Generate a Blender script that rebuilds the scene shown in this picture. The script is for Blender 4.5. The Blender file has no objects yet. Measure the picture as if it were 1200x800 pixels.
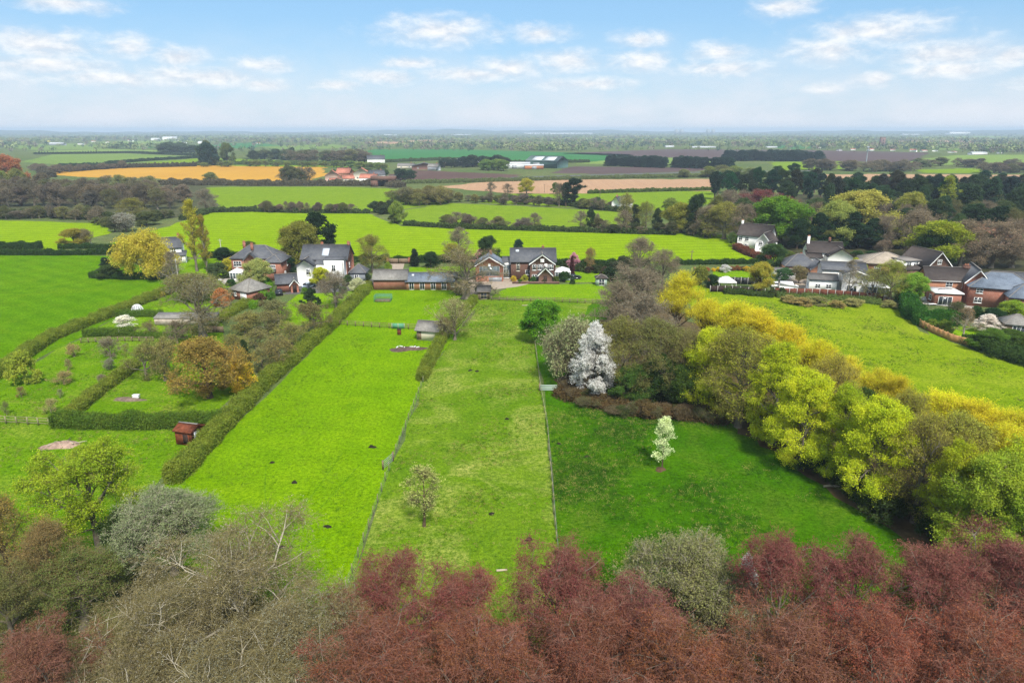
import bpy, math, random
import numpy as np
from mathutils import Vector, Matrix
R = math.radians
rng = np.random.default_rng(7)
S = bpy.context.scene
COL = S.collection
PI = math.pi

# ------------------------------------------------------------------ camera geometry (photo 1200 x 800)
FPX, HC, HORIZON = 800.0, 40.0, 152.5
TH = math.atan((400 - HORIZON) / FPX)
def ray(px, py):
    u, v = (px - 600) / FPX, (py - 400) / FPX
    return np.array([u, math.cos(TH) - v * math.sin(TH), -math.sin(TH) - v * math.cos(TH)])
def G(px, py, z=0.0):                      # ground point seen at a photo pixel
    d = ray(px, py); t = (z - HC) / d[2]
    return np.array([d[0] * t, d[1] * t, z])
def height_at(px, pyb, pyt):               # height of something standing on G(px,pyb) whose top shows at pyt
    g = G(px, pyb); d = ray(px, pyt)
    t = g[1] / d[1]
    return HC + d[2] * t
def mpp(px, pyb):                          # metres per photo pixel there
    g = G(px, pyb)
    return (g[1] * math.cos(TH) + HC * math.sin(TH)) / FPX
def F(px, py, h):                          # foot of a thing of height h whose top shows at the pixel
    p = G(px, py, h); return np.array([p[0], p[1], 0.0])

# ------------------------------------------------------------------ tagging
def tag(o, label=None, cat=None, group=None, kind=None):
    if label: o['label'] = label
    if cat: o['category'] = cat
    if group: o['group'] = group
    if kind: o['kind'] = kind
    return o
def empty(name, label, cat, loc, rz=0.0, group=None):
    o = bpy.data.objects.new(name, None); COL.objects.link(o)
    o.location = [float(v) for v in loc]; o.rotation_euler = (0, 0, rz); o.empty_display_size = .3
    return tag(o, label, cat, group)
def link(name, me, parent=None, loc=None):
    o = bpy.data.objects.new(name, me); COL.objects.link(o)
    if parent is not None: o.parent = parent
    if loc is not None: o.location = [float(v) for v in loc]
    return o

# ------------------------------------------------------------------ mesh collector
class MB:
    def __init__(s): s.v = []; s.q = []; s.t = []; s.n = 0; s.ng = []
    def add(s, v, quads=None, tris=None, m=0, ngons=None):
        v = np.asarray(v, dtype=np.float32).reshape(-1, 3)
        if quads is not None and len(quads):
            q = np.asarray(quads, dtype=np.int32).reshape(-1, 4) + s.n; s.q.append((q, np.full(len(q), m, np.int32)))
        if tris is not None and len(tris):
            t = np.asarray(tris, dtype=np.int32).reshape(-1, 3) + s.n; s.t.append((t, np.full(len(t), m, np.int32)))
        if ngons:
            for g in ngons: s.ng.append(([i + s.n for i in g], m))
        s.v.append(v); s.n += len(v); return s
    def box(s, c, d, m=0, rz=0.0):
        x, y, z = [k / 2 for k in d]
        v = np.array([[-x,-y,-z],[x,-y,-z],[x,y,-z],[-x,y,-z],[-x,-y,z],[x,-y,z],[x,y,z],[-x,y,z]], dtype=float)
        if rz:
            cs, sn = math.cos(rz), math.sin(rz); v = np.stack([v[:,0]*cs - v[:,1]*sn, v[:,0]*sn + v[:,1]*cs, v[:,2]], 1)
        v = v + np.array(c, dtype=float)
        return s.add(v, [[0,3,2,1],[4,5,6,7],[0,1,5,4],[1,2,6,5],[2,3,7,6],[3,0,4,7]], m=m)
    def box0(s, x0, x1, y0, y1, z0, z1, m=0):
        return s.box(((x0+x1)/2, (y0+y1)/2, (z0+z1)/2), (x1-x0, y1-y0, z1-z0), m)
    def prism(s, prof, axis, a, b, m=0):   # profile (2D ccw list) extruded along axis from a to b
        n = len(prof); V = []
        for k in (a, b):
            for p, q in prof:
                V.append((k, p, q) if axis == 'x' else (p, k, q) if axis == 'y' else (p, q, k))
        ng = [list(range(n)), list(range(2*n-1, n-1, -1))]
        for i in range(n): ng.append([i, (i+1) % n, n + (i+1) % n, n + i])
        return s.add(V, m=m, ngons=ng)
    def tube(s, pts, rad, sides=6, m=0):
        pts = np.asarray(pts, float)[None]; rad = np.asarray(rad, float)
        if rad.ndim == 0: rad = np.full(pts.shape[1], float(rad))
        tubes(s, pts, rad[None], sides, m); return s
    def mesh(s, name, mats, smooth=False):
        me = bpy.data.meshes.new(name)
        V = np.concatenate(s.v) if s.v else np.zeros((0, 3), np.float32)
        me.vertices.add(len(V)); me.vertices.foreach_set('co', V.ravel())
        lv, ls, mi = [], [], []; off = 0
        for arr, k in ((s.q, 4), (s.t, 3)):
            for f, m in arr:
                lv.append(f.ravel()); ls.append(off + np.arange(len(f)) * k); off += f.size; mi.append(m)
        for g, m in s.ng:
            lv.append(np.array(g)); ls.append(np.array([off])); off += len(g); mi.append(np.array([m]))
        lv = np.concatenate(lv).astype(np.int32); ls = np.concatenate(ls).astype(np.int32); mi = np.concatenate(mi).astype(np.int32)
        me.loops.add(len(lv)); me.loops.foreach_set('vertex_index', lv)
        me.polygons.add(len(ls)); me.polygons.foreach_set('loop_start', ls)
        for m in (mats if isinstance(mats, (list, tuple)) else [mats]): me.materials.append(m)
        me.polygons.foreach_set('material_index', mi)
        if smooth: me.polygons.foreach_set('use_smooth', np.ones(len(ls), bool))
        me.update(calc_edges=True); me.validate(verbose=False)
        return me
    def build(s, name, mats, parent=None, loc=None, smooth=False):
        return link(name, s.mesh(name, mats, smooth), parent, loc)

def norm(a): return a / np.maximum(np.linalg.norm(a, axis=-1, keepdims=True), 1e-9)
def rdir(n, r): return norm(r.normal(size=(n, 3)))
def tubes(mb, P, rad, sides, m=0):
    n, k, _ = P.shape
    T = np.empty_like(P); T[:, 1:-1] = P[:, 2:] - P[:, :-2]; T[:, 0] = P[:, 1] - P[:, 0]; T[:, -1] = P[:, -1] - P[:, -2]
    T = norm(T); ref = np.where(np.abs(T[..., 2:3]) > .8, np.array([1., 0, 0]), np.array([0, 0, 1.]))
    A = norm(np.cross(T, ref)); B = np.cross(T, A)
    ang = np.arange(sides) * 2 * PI / sides
    V = P[:, :, None] + rad[:, :, None, None] * (A[:, :, None] * np.cos(ang)[:, None] + B[:, :, None] * np.sin(ang)[:, None])
    base = (np.arange(n) * k * sides)[:, None, None] + (np.arange(k - 1) * sides)[None, :, None]
    j = np.arange(sides)[None, None]; j2 = (j + 1) % sides
    Q = np.stack([base + j, base + j2, base + sides + j2, base + sides + j], -1).reshape(-1, 4)
    mb.add(V.reshape(-1, 3), Q, m=m)
def leafquads(mb, p, s, r, m=0, bias=None, w=.55):
    n = len(p); a = rdir(n, r)
    if bias is not None: a = norm(a + bias)
    b = norm(np.cross(a, rdir(n, r)))
    s = np.broadcast_to(s, (n,))[:, None]
    V = np.stack([p - a*s, p + b*s*w, p + a*s, p - b*s*w], 1).reshape(-1, 3)
    mb.add(V, np.arange(4*n).reshape(n, 4), m=m)

# ------------------------------------------------------------------ node helpers
def new_mat(name):
    m = bpy.data.materials.new(name); m.use_nodes = True
    nt = m.node_tree; nt.nodes.clear()
    return m, nt
def N(nt, t, **kw):
    n = nt.nodes.new(t)
    for k, v in kw.items():
        if k.startswith('i_'):
            key = k[2:]; n.inputs[int(key) if key.isdigit() else key].default_value = v
        else: setattr(n, k, v)
    return n
def L(nt, a, b): nt.links.new(a, b)
def rgb(c): return (c[0], c[1], c[2], 1.0)
def math_(nt, op, a, b=None, clamp=False):
    n = N(nt, 'ShaderNodeMath', operation=op, use_clamp=clamp)
    for i, x in enumerate((a, b)):
        if x is None: continue
        if hasattr(x, 'is_output'): L(nt, x, n.inputs[i])
        else: n.inputs[i].default_value = x
    return n.outputs[0]
def mixc(nt, f, a, b, blend='MIX'):
    n = N(nt, 'ShaderNodeMix', data_type='RGBA', blend_type=blend)
    for i, x in ((0, f), (6, a), (7, b)):
        if hasattr(x, 'is_output'): L(nt, x, n.inputs[i])
        else: n.inputs[i].default_value = x if i == 0 else rgb(x)
    return n.outputs[2]
def ramp(nt, f, a, b):
    n = N(nt, 'ShaderNodeMapRange'); n.inputs[1].default_value = a; n.inputs[2].default_value = b
    L(nt, f, n.inputs[0]); return n.outputs[0]
def noise(nt, vec, scale, detail=3, rough=.55, dist=0.0):
    n = N(nt, 'ShaderNodeTexNoise'); n.inputs['Scale'].default_value = scale; n.inputs['Detail'].default_value = detail
    n.inputs['Roughness'].default_value = rough; n.inputs['Distortion'].default_value = dist
    L(nt, vec, n.inputs['Vector']); return n.outputs['Fac']
def finish(nt, color, rough=.9, spec=.2, bump=None, bstr=.3, bdist=.1, metal=0.0):
    p = N(nt, 'ShaderNodeBsdfPrincipled'); o = N(nt, 'ShaderNodeOutputMaterial')
    if hasattr(color, 'is_output'): L(nt, color, p.inputs['Base Color'])
    else: p.inputs['Base Color'].default_value = rgb(color)
    p.inputs['Roughness'].default_value = rough; p.inputs['Specular IOR Level'].default_value = spec; p.inputs['Metallic'].default_value = metal
    if bump is not None:
        b = N(nt, 'ShaderNodeBump'); b.inputs['Strength'].default_value = bstr; b.inputs['Distance'].default_value = bdist
        L(nt, bump, b.inputs['Height']); L(nt, b.outputs[0], p.inputs['Normal'])
    L(nt, p.outputs[0], o.inputs[0]); return p

def leaf_mat(name, trans=.35, hue=.03, val=.45):
    m, nt = new_mat(name)
    oi = N(nt, 'ShaderNodeObjectInfo'); ge = N(nt, 'ShaderNodeNewGeometry'); tc = N(nt, 'ShaderNodeTexCoord')
    nz = noise(nt, tc.outputs['Object'], .55, 2)
    hs = N(nt, 'ShaderNodeHueSaturation'); L(nt, oi.outputs['Color'], hs.inputs['Color'])
    r = ge.outputs['Random Per Island']
    h = math_(nt, 'ADD', math_(nt, 'MULTIPLY', nz, -hue*3), math_(nt, 'MULTIPLY', r, hue)); h = math_(nt, 'ADD', h, .5 + hue)
    L(nt, h, hs.inputs['Hue'])
    v = math_(nt, 'ADD', math_(nt, 'MULTIPLY', r, val*1.1), math_(nt, 'MULTIPLY', nz, val*1.3)); v = math_(nt, 'ADD', v, 1 - val*1.15)
    L(nt, v, hs.inputs['Value'])
    d = N(nt, 'ShaderNodeBsdfDiffuse'); t = N(nt, 'ShaderNodeBsdfTranslucent'); mx = N(nt, 'ShaderNodeMixShader'); mx.inputs[0].default_value = trans
    L(nt, hs.outputs[0], d.inputs[0]); L(nt, hs.outputs[0], t.inputs[0]); L(nt, d.outputs[0], mx.inputs[1]); L(nt, t.outputs[0], mx.inputs[2])
    o = N(nt, 'ShaderNodeOutputMaterial'); L(nt, mx.outputs[0], o.inputs[0]); return m
def bark_mat(name, c1, c2):
    m, nt = new_mat(name); tc = N(nt, 'ShaderNodeTexCoord')
    nz = noise(nt, tc.outputs['Object'], 2.5, 4)
    ge = N(nt, 'ShaderNodeNewGeometry')
    f = math_(nt, 'ADD', math_(nt, 'MULTIPLY', nz, .8), math_(nt, 'MULTIPLY', ge.outputs['Random Per Island'], .5)); f = ramp(nt, f, .35, .95)
    finish(nt, mixc(nt, f, c1, c2), .9, .1); return m
def plain(name, c, rough=.6, spec=.3, var=.12, scale=1.5, metal=0.0, bump=0.0):
    m, nt = new_mat(name); tc = N(nt, 'ShaderNodeTexCoord')
    nz = noise(nt, tc.outputs['Object'], scale, 5, .65)
    f = ramp(nt, nz, .3, .7)
    col = mixc(nt, f, [k * (1 - var) for k in c], [min(1, k * (1 + var)) for k in c])
    finish(nt, col, rough, spec, nz if bump else None, bump, .05, metal); return m
def brick_mat(name, c1, c2, mortar, scale=1.0):
    m, nt = new_mat(name); tc = N(nt, 'ShaderNodeTexCoord')
    ge = N(nt, 'ShaderNodeNewGeometry')
    sx = N(nt, 'ShaderNodeSeparateXYZ'); L(nt, tc.outputs['Object'], sx.inputs[0])
    cb = N(nt, 'ShaderNodeCombineXYZ'); L(nt, math_(nt, 'ADD', sx.outputs[0], sx.outputs[1]), cb.inputs[0]); L(nt, sx.outputs[2], cb.inputs[1])
    b = N(nt, 'ShaderNodeTexBrick'); L(nt, cb.outputs[0], b.inputs['Vector'])
    b.inputs['Color1'].default_value = rgb(c1); b.inputs['Color2'].default_value = rgb(c2); b.inputs['Mortar'].default_value = rgb(mortar)
    b.inputs['Scale'].default_value = scale; b.inputs['Brick Width'].default_value = .23; b.inputs['Row Height'].default_value = .075; b.inputs['Mortar Size'].default_value = .009
    nz = ramp(nt, noise(nt, tc.outputs['Object'], .9, 5, .7), .3, .7)
    col = mixc(nt, math_(nt, 'MULTIPLY', nz, .45), b.outputs[0], [k*.55 for k in c1])
    finish(nt, col, .9, .15, b.outputs['Fac'], -.2, .01); return m
def slate_mat(name, c1, c2, lichen=None):
    m, nt = new_mat(name); tc = N(nt, 'ShaderNodeTexCoord')
    sx = N(nt, 'ShaderNodeSeparateXYZ'); L(nt, tc.outputs['Object'], sx.inputs[0])
    cb = N(nt, 'ShaderNodeCombineXYZ'); L(nt, math_(nt, 'ADD', sx.outputs[0], sx.outputs[1]), cb.inputs[0]); L(nt, sx.outputs[2], cb.inputs[1])
    b = N(nt, 'ShaderNodeTexBrick'); L(nt, cb.outputs[0], b.inputs['Vector'])
    b.inputs['Color1'].default_value = rgb(c1); b.inputs['Color2'].default_value = rgb(c2); b.inputs['Mortar'].default_value = rgb([k*.45 for k in c1])
    b.inputs['Brick Width'].default_value = .4; b.inputs['Row Height'].default_value = .16; b.inputs['Mortar Size'].default_value = .012; b.inputs['Scale'].default_value = 1
    nz = ramp(nt, noise(nt, tc.outputs['Object'], .7, 6, .7), .35, .72)
    col = mixc(nt, math_(nt, 'MULTIPLY', nz, .5), b.outputs[0], lichen or [k*1.7 for k in c2])
    finish(nt, col, .7, .3, b.outputs['Fac'], -.3, .02); return m
def grass_mat(name, dark, mid, light, straw=None, straw_amt=.0, patch=.035, stripe=0.0, sdir=0.0, fine=1.0, bump=.5, lines=0.0):
    m, nt = new_mat(name); tc = N(nt, 'ShaderNodeTexCoord'); v = tc.outputs['Object']
    big = ramp(nt, noise(nt, v, patch, 4, .6, .6), .32, .68)
    midn = ramp(nt, noise(nt, v, .22, 5, .68, .4), .3, .7)
    fin = noise(nt, v, 2.1 * fine, 6, .78)
    mp = N(nt, 'ShaderNodeMapping'); mp.inputs['Rotation'].default_value = (0, 0, sdir); mp.inputs['Scale'].default_value = (1.3, .12, 1); L(nt, v, mp.inputs[0])
    st = ramp(nt, noise(nt, mp.outputs[0], .8, 4, .6), .3, .7)
    c = mixc(nt, big, mid, light)
    c = mixc(nt, math_(nt, 'MULTIPLY', midn, .72), c, dark)
    spot = ramp(nt, noise(nt, v, .55, 4, .7, .6), .60, .74)
    c = mixc(nt, math_(nt, 'MULTIPLY', spot, .85), c, [k * .8 for k in dark])
    if stripe: c = mixc(nt, math_(nt, 'MULTIPLY', st, stripe), c, dark)
    if straw is not None:
        sn = ramp(nt, noise(nt, v, .09, 6, .72, .8), .48, .72)
        sn = math_(nt, 'MULTIPLY', sn, ramp(nt, fin, .35, .6), True)
        c = mixc(nt, math_(nt, 'MULTIPLY', sn, straw_amt, True), c, straw)
    if lines:                                     # faint drill and mowing lines
        wv = N(nt, 'ShaderNodeTexWave', wave_type='BANDS', bands_direction='X'); mq = N(nt, 'ShaderNodeMapping'); mq.inputs['Rotation'].default_value = (0, 0, sdir + .05); L(nt, v, mq.inputs[0]); L(nt, mq.outputs[0], wv.inputs['Vector'])
        wv.inputs['Scale'].default_value = .055; wv.inputs['Distortion'].default_value = 1.2; wv.inputs['Detail'].default_value = 3; wv.inputs['Detail Scale'].default_value = .4
        c = mixc(nt, wv.outputs['Fac'], mixc(nt, 1.0, c, (1 - lines,) * 3, 'MULTIPLY'), mixc(nt, 1.0, c, (1 + lines,) * 3, 'MULTIPLY'))
    g = ramp(nt, math_(nt, 'ADD', math_(nt, 'MULTIPLY', fin, .6), math_(nt, 'MULTIPLY', noise(nt, v, 6.5 * fine, 3, .7), .4)), .36, .64)
    c = mixc(nt, g, mixc(nt, 1.0, c, (.26, .36, .35), 'MULTIPLY'), mixc(nt, 1.0, c, (1.62, 1.45, 1.6), 'MULTIPLY'))
    finish(nt, c, .95, .0, math_(nt, 'ADD', fin, math_(nt, 'MULTIPLY', midn, .6)), bump, .22); return m
def soil_mat(name, c1, c2, c3, sdir=0.0, sc=1.0):
    m, nt = new_mat(name); tc = N(nt, 'ShaderNodeTexCoord'); v = tc.outputs['Object']
    mp = N(nt, 'ShaderNodeMapping'); mp.inputs['Rotation'].default_value = (0, 0, sdir); mp.inputs['Scale'].default_value = (.35, .01, 1); L(nt, v, mp.inputs[0])
    st = ramp(nt, noise(nt, mp.outputs[0], 1.2 * sc, 3, .6), .3, .7); big = ramp(nt, noise(nt, v, .012, 5, .6, .5), .3, .7); f = noise(nt, v, .4, 6, .75)
    c = mixc(nt, big, c1, c2); c = mixc(nt, math_(nt, 'MULTIPLY', st, .55), c, c3)
    c = mixc(nt, ramp(nt, f, .3, .7), mixc(nt, 1.0, c, (.8, .8, .8), 'MULTIPLY'), c)
    finish(nt, c, .95, .08, f, .4, .2); return m
MAT = {}
MAT['leaf'] = leaf_mat('leaf', .42, .02, .5)
MAT['bark_grey'] = bark_mat('bark_grey', (.10, .085, .06), (.26, .23, .18))
MAT['bark_brown'] = bark_mat('bark_brown', (.06, .042, .028), (.16, .115, .075))
MAT['bark_dark'] = bark_mat('bark_dark', (.025, .02, .015), (.07, .055, .04))
MAT['bark_pale'] = bark_mat('bark_pale', (.22, .19, .13), (.5, .46, .36))
MAT['twig_olive'] = bark_mat('twig_olive', (.10, .085, .03), (.24, .20, .085))
MAT['twig_buff'] = bark_mat('twig_buff', (.105, .085, .03), (.29, .245, .11))
MAT['twig_red'] = bark_mat('twig_red', (.15, .06, .045), (.33, .165, .115))
MAT['twig_yellow'] = bark_mat('twig_yellow', (.40, .32, .02), (.66, .56, .04))
MAT['twig_mauve'] = bark_mat('twig_mauve', (.13, .10, .065), (.29, .24, .155))

# ------------------------------------------------------------------ trees
def env_fn(shape):
    if shape == 'round': return lambda t: np.sqrt(np.clip(1 - (2*t - 1)**2, 0, 1))
    if shape == 'dome': return lambda t: np.where(t < .35, np.sqrt(np.clip(1 - ((.35 - t)/.36)**2, 0, 1)), np.sqrt(np.clip(1 - ((t - .35)/.65)**2, 0, 1)))
    if shape == 'spread': return lambda t: np.where(t < .5, .55 + .9*np.clip(t, 0, 1), np.sqrt(np.clip(1 - ((t - .5)/.5)**2.4, 0, 1)))
    if shape == 'cone': return lambda t: np.clip(1 - t, 0, 1)**.75 * np.clip(t*9 + .35, 0, 1)
    if shape == 'column': return lambda t: np.clip(np.minimum(t*4 + .35, (1 - t)*2.2), 0, 1)**.6
    if shape == 'vase': return lambda t: np.clip(.35 + t*.9, 0, 1) * np.sqrt(np.clip(1 - np.clip((t - .62)/.38, 0, 1)**2, 0, 1))
    if shape == 'egg': return lambda t: np.where(t < .3, np.sqrt(np.clip(1 - ((.3 - t)/.31)**2, 0, 1)), np.clip(1 - ((t - .3)/.7)**1.7, 0, 1))
    raise KeyError(shape)

def branches(r, P0, D0, L0, k, wob, trop):
    n = len(P0); P = np.empty((n, k + 1, 3)); P[:, 0] = P0; d = D0.copy(); st = (L0 / k)[:, None]
    for i in range(k):
        d = norm(d + r.normal(size=(n, 3)) * wob + np.array([0, 0, trop]))
        P[:, i + 1] = P[:, i] + d * st
    return P
def along(P, idx, s):
    k = P.shape[1] - 1; f = np.clip(s, 0, .9999) * k; i = f.astype(int); w = (f - i)[:, None]
    a = P[idx, i]; b = P[idx, i + 1]
    return a * (1 - w) + b * w, norm(b - a)

def tree(seed, H=12, R=5, base=2.5, shape='round', tf=.75, n=(14, 8, 9, 0), e=(5, 65), kids=(.2, .15, .1),
         l2=.5, l3=1.3, l4=.5, wob=.12, trop=(.05, .03, .0), tr=.03, leaves=8, ls=.12, lj=.18, leaf_s=(.2, 1.0), clump=.6,
         bark=None, twig=None, twr=.012, lean=.03, rag=.75, bias=None, lump=.25, ang=.9, flat=1.0):
    r = np.random.default_rng(seed); env = env_fn(shape)
    ph = r.uniform(0, 6.28, (4, 3)); fr = r.uniform(1.0, 3.2, (4, 2))
    def inside(p):                                     # lumpy crown envelope
        t = (p[..., 2] - base) / (H - base); az = np.arctan2(p[..., 1], p[..., 0]); w = 0
        for q in range(4): w = w + np.sin(az * np.round(fr[q, 0]) + ph[q, 0] + t * fr[q, 1] * 3) * .25
        rr = R * env(np.clip(t, 0, 1)) * (1 + lump * w)
        return (np.hypot(p[..., 0], p[..., 1]) < rr) & (t > -.12) & (t < 1 + lump * .1)
    def reach(P0, D, mx):
        s = np.linspace(0.04, 1, 28); p = P0[:, None] + D[:, None] * (s * mx)[None, :, None]
        ins = inside(p); return (ins * s).max(1) * mx
    T = MB(); C = MB()
    # level 0
    zt = np.linspace(0, 1, 9); tp = np.zeros((1, 9, 3)); tp[0, :, 2] = zt * H * tf
    tp[0, :, :2] = np.cumsum(r.normal(size=(9, 2)) * lean * H / 9, 0); tp[0, 0, :2] = 0
    r0 = H * tr; trad = r0 * (1 - .82 * zt)[None] ; trad[0, 0] *= 1.35
    tubes(T, tp, trad, 8)
    # level 1
    n1 = n[0]; u = (np.arange(n1) + r.uniform(0, 1, n1)) / n1
    z1 = base * .8 + (H * tf * .97 - base * .8) * u**.85
    p1, _ = along(tp, np.zeros(n1, int), z1 / (H * tf))
    az = np.arange(n1) * 2.39996 + r.uniform(-.5, .5, n1); el = np.radians(e[0] + (e[1] - e[0]) * u + r.normal(size=n1) * 9)
    d1 = np.stack([np.cos(el) * np.cos(az), np.cos(el) * np.sin(az), np.sin(el)], 1)
    L1 = np.maximum(reach(p1, d1, 1.5 * max(R, H)), .12 * R) * r.uniform(.78, 1.04, n1)
    P1 = branches(r, p1, d1, L1, 6, wob, trop[0])
    rb = np.minimum(np.interp(z1, tp[0, :, 2], trad[0]) * .7, L1 * .035)
    tubes(T, P1, rb[:, None] * (1 - .82 * np.linspace(0, 1, 7))[None], 5)
    # level 2
    def child(P, Lp, cnt, smin, lenf, labs, trp, k, wb):
        fl = np.array([1, 1, flat])
        m = len(P); idx = np.repeat(np.arange(m), cnt); s = smin + (1 - smin) * r.uniform(0, 1, m * cnt)**.8
        q, t = along(P, idx, s); perp = norm(norm(np.cross(t, rdir(len(t), r))) * fl)
        d = norm(t * .7 + perp * ang + np.array([0, 0, trp * 2]))
        ln = (Lp[idx] * lenf * (1.15 - .6 * s) if labs is None else np.full(len(q), labs)) * r.uniform(.6, 1.15, len(q))
        ln = np.clip(reach(q, d, ln.max() * 1.2), ln * (.3 if labs is None else rag), ln)
        return branches(r, q, d, ln, k, wb, trp), ln, idx
    P2, L2, i1 = child(P1, L1, n[1], kids[0], l2, None, trop[1], 4, wob)
    rb2 = np.clip(L2 * .016, twr * 1.3, None)
    tubes(T, P2, rb2[:, None] * (1 - .75 * np.linspace(0, 1, 5))[None], 4)
    dens = 1 - clump + clump * r.uniform(0, 2, len(P2))
    P3, L3, i2 = child(P2, L2, n[2], kids[1], 0, l3, trop[2], 3, wob * 1.3)
    tubes(C, P3, np.full((len(P3), 1), twr) * np.array([[1, .8, .55, .25]]), 3, 0)
    tips = [(P3, i2)]
    if n[3]:
        P4, L4, i3 = child(P3, L3, n[3], kids[2], 0, l4, trop[2], 2, wob * 1.5)
        sd = norm(np.cross(P4[:, 2] - P4[:, 0], rdir(len(P4), r))) * twr * .6
        V = np.stack([P4[:, 0] - sd, P4[:, 0] + sd, P4[:, 1] + sd*.7, P4[:, 1] - sd*.7, P4[:, 2]], 1).reshape(-1, 3)
        b5 = np.arange(len(P4)) * 5
        C.add(V, np.stack([b5, b5+1, b5+2, b5+3], 1), np.stack([b5+3, b5+2, b5+4], 1), m=0)
        tips = [(P4, i2[i3])]
    if leaves:
        Pt, ib = tips[0]
        cnt = r.poisson(leaves * np.clip(dens[ib], 0, 3)); idx = np.repeat(np.arange(len(Pt)), cnt)
        s = leaf_s[0] + (leaf_s[1] - leaf_s[0]) * r.uniform(0, 1, len(idx))
        q, _ = along(Pt, idx, s); q = q + r.normal(size=q.shape) * lj
        leafquads(C, q, ls * r.uniform(.6, 1.35, len(q)), r, 1, bias)
    a = np.concatenate(C.v); hh = np.percentile(a[:, 2], 99.7); rr = np.percentile(np.hypot(a[:, 0], a[:, 1]), 96)
    return dict(trunk=T.mesh('trunk', [bark]), crown=C.mesh('crown', [twig or bark, MAT['leaf']]), H=hh, R=rr)

PROTO = {}; LEAFK = 1.75
def kind(name, count, **kw):
    PROTO[name] = [tree(sum(map(ord, name)) * 31 + i, **kw) for i in range(count)]
TREES = []
NAMEOF = {}
def plant(kind_, x, y, h, w, label, group=None, color=(.08, .16, .02), name='tree', cat=None, var=None, single=False, rz=None, jit=.12):
    ps = PROTO[kind_]; p = ps[int(rng.integers(len(ps))) if var is None else var % len(ps)]
    sz = h / p['H']; sxy = w / 2 / p['R']
    cat = cat or ('shrub' if 'shrub' in name or 'bush' in name else 'tree')
    o = empty(name, label, cat, (x, y, 0), rng.uniform(0, 6.28) if rz is None else rz, group)
    o.scale = (sxy, sxy, sz)
    t = link('trunk', p['trunk'], o)
    c = link('crown', p['crown'], o)
    f = 1 + rng.uniform(-jit, jit); g = 1 + rng.uniform(-jit, jit)
    q = min(LEAFK * (.80 if 'beech' in name else 1), .78 / max(color)); color = [k * q for k in color]
    c.color = (color[0] * f * g, color[1] * f, color[2] * f, 1); t.color = c.color
    TREES.append(o); return o
def T(kind_, px, pyb, pyt, wpx, label, group=None, **kw):       # base pixel, top pixel, width in pixels
    g = G(px, pyb); return plant(kind_, g[0], g[1], height_at(px, pyb, pyt), wpx * mpp(px, pyb), label, group, **kw)
def TF(kind_, px, pyt, h, w, label, group=None, **kw):          # top pixel, height and width in metres
    g = F(px, pyt, h); return plant(kind_, g[0], g[1], h, w, label, group, **kw)
# foreground, high detail
kind('beech', 5, H=14, R=5.8, base=2.5, shape='round', tf=.78, n=(24, 11, 10, 6), e=(-5, 72), l2=.42, l3=1.1, l4=.6, wob=.17, trop=(.05, .0, -.07), leaves=3.2, ls=.05, lj=.06, clump=.95, bark=MAT['bark_grey'], twig=MAT['twig_red'], twr=.010, lump=.55, rag=.9, tr=.022, flat=.25)
kind('baretree', 2, H=14, R=6.5, base=1.5, shape='spread', tf=.62, n=(24, 13, 11, 8), e=(-5, 75), l2=.5, l3=1.7, l4=.8, wob=.22, trop=(.02, -.01, -.03), leaves=1.0, ls=.05, lj=.06, clump=1.0, bark=MAT['bark_pale'], twig=MAT['twig_buff'], twr=.013, lump=.35)
kind('maple', 1, H=12, R=4.6, base=3.6, shape='spread', tf=.7, n=(15, 9, 10, 4), e=(25, 75), l2=.5, l3=1.1, l4=.45, trop=(.06, .03, .02), leaves=8, ls=.075, lj=.12, leaf_s=(.4, 1.1), clump=.75, bark=MAT['bark_grey'], twig=MAT['twig_olive'], twr=.012, lump=.3)
kind('sallow', 1, H=8, R=4.2, base=.8, shape='dome', tf=.55, n=(18, 10, 11, 5), e=(20, 80), l2=.5, l3=1.2, l4=.5, trop=(.08, .06, .05), leaves=5, ls=.055, lj=.09, clump=.5, bark=MAT['bark_grey'], twig=MAT['bark_pale'], twr=.012)
kind('openbare', 1, H=11, R=4.5, base=2.5, shape='egg', tf=.85, n=(18, 9, 9, 5), e=(20, 75), l2=.5, l3=1.3, l4=.6, trop=(.05, .04, .02), leaves=2.2, ls=.055, lj=.08, clump=.8, bark=MAT['bark_brown'], twig=MAT['twig_buff'], twr=.012)
# paddock trees
kind('sparsepear', 1, H=7, R=2.1, base=2.2, shape='round', tf=.8, n=(12, 6, 6, 2), e=(10, 70), l2=.55, l3=.7, wob=.22, leaves=2.4, ls=.085, lj=.14, clump=1.0, bark=MAT['bark_brown'], twig=MAT['bark_brown'], twr=.014, tr=.02)
kind('whitecolumn', 1, H=6.4, R=1.1, base=1.2, shape='column', tf=.9, n=(16, 6, 7, 0), e=(55, 80), l2=.4, l3=.5, leaves=9, ls=.07, lj=.09, clump=.5, bark=MAT['bark_brown'], twig=MAT['bark_brown'], twr=.01, tr=.012)
kind('blossom', 1, H=12, R=3.4, base=1.0, shape='egg', tf=.94, n=(36, 9, 9, 0), e=(15, 72), l2=.38, l3=.9, rag=.9, leaves=22, ls=.075, lj=.10, clump=.8, bark=MAT['bark_dark'], twig=MAT['bark_brown'], twr=.014, lump=.3)
kind('bushtree', 1, H=8.4, R=3.4, base=1.0, shape='round', tf=.8, n=(20, 9, 9, 0), e=(0, 75), l2=.5, l3=.9, leaves=26, ls=.13, lj=.2, clump=.6, bark=MAT['bark_brown'], twig=MAT['bark_brown'], lump=.35)
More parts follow.
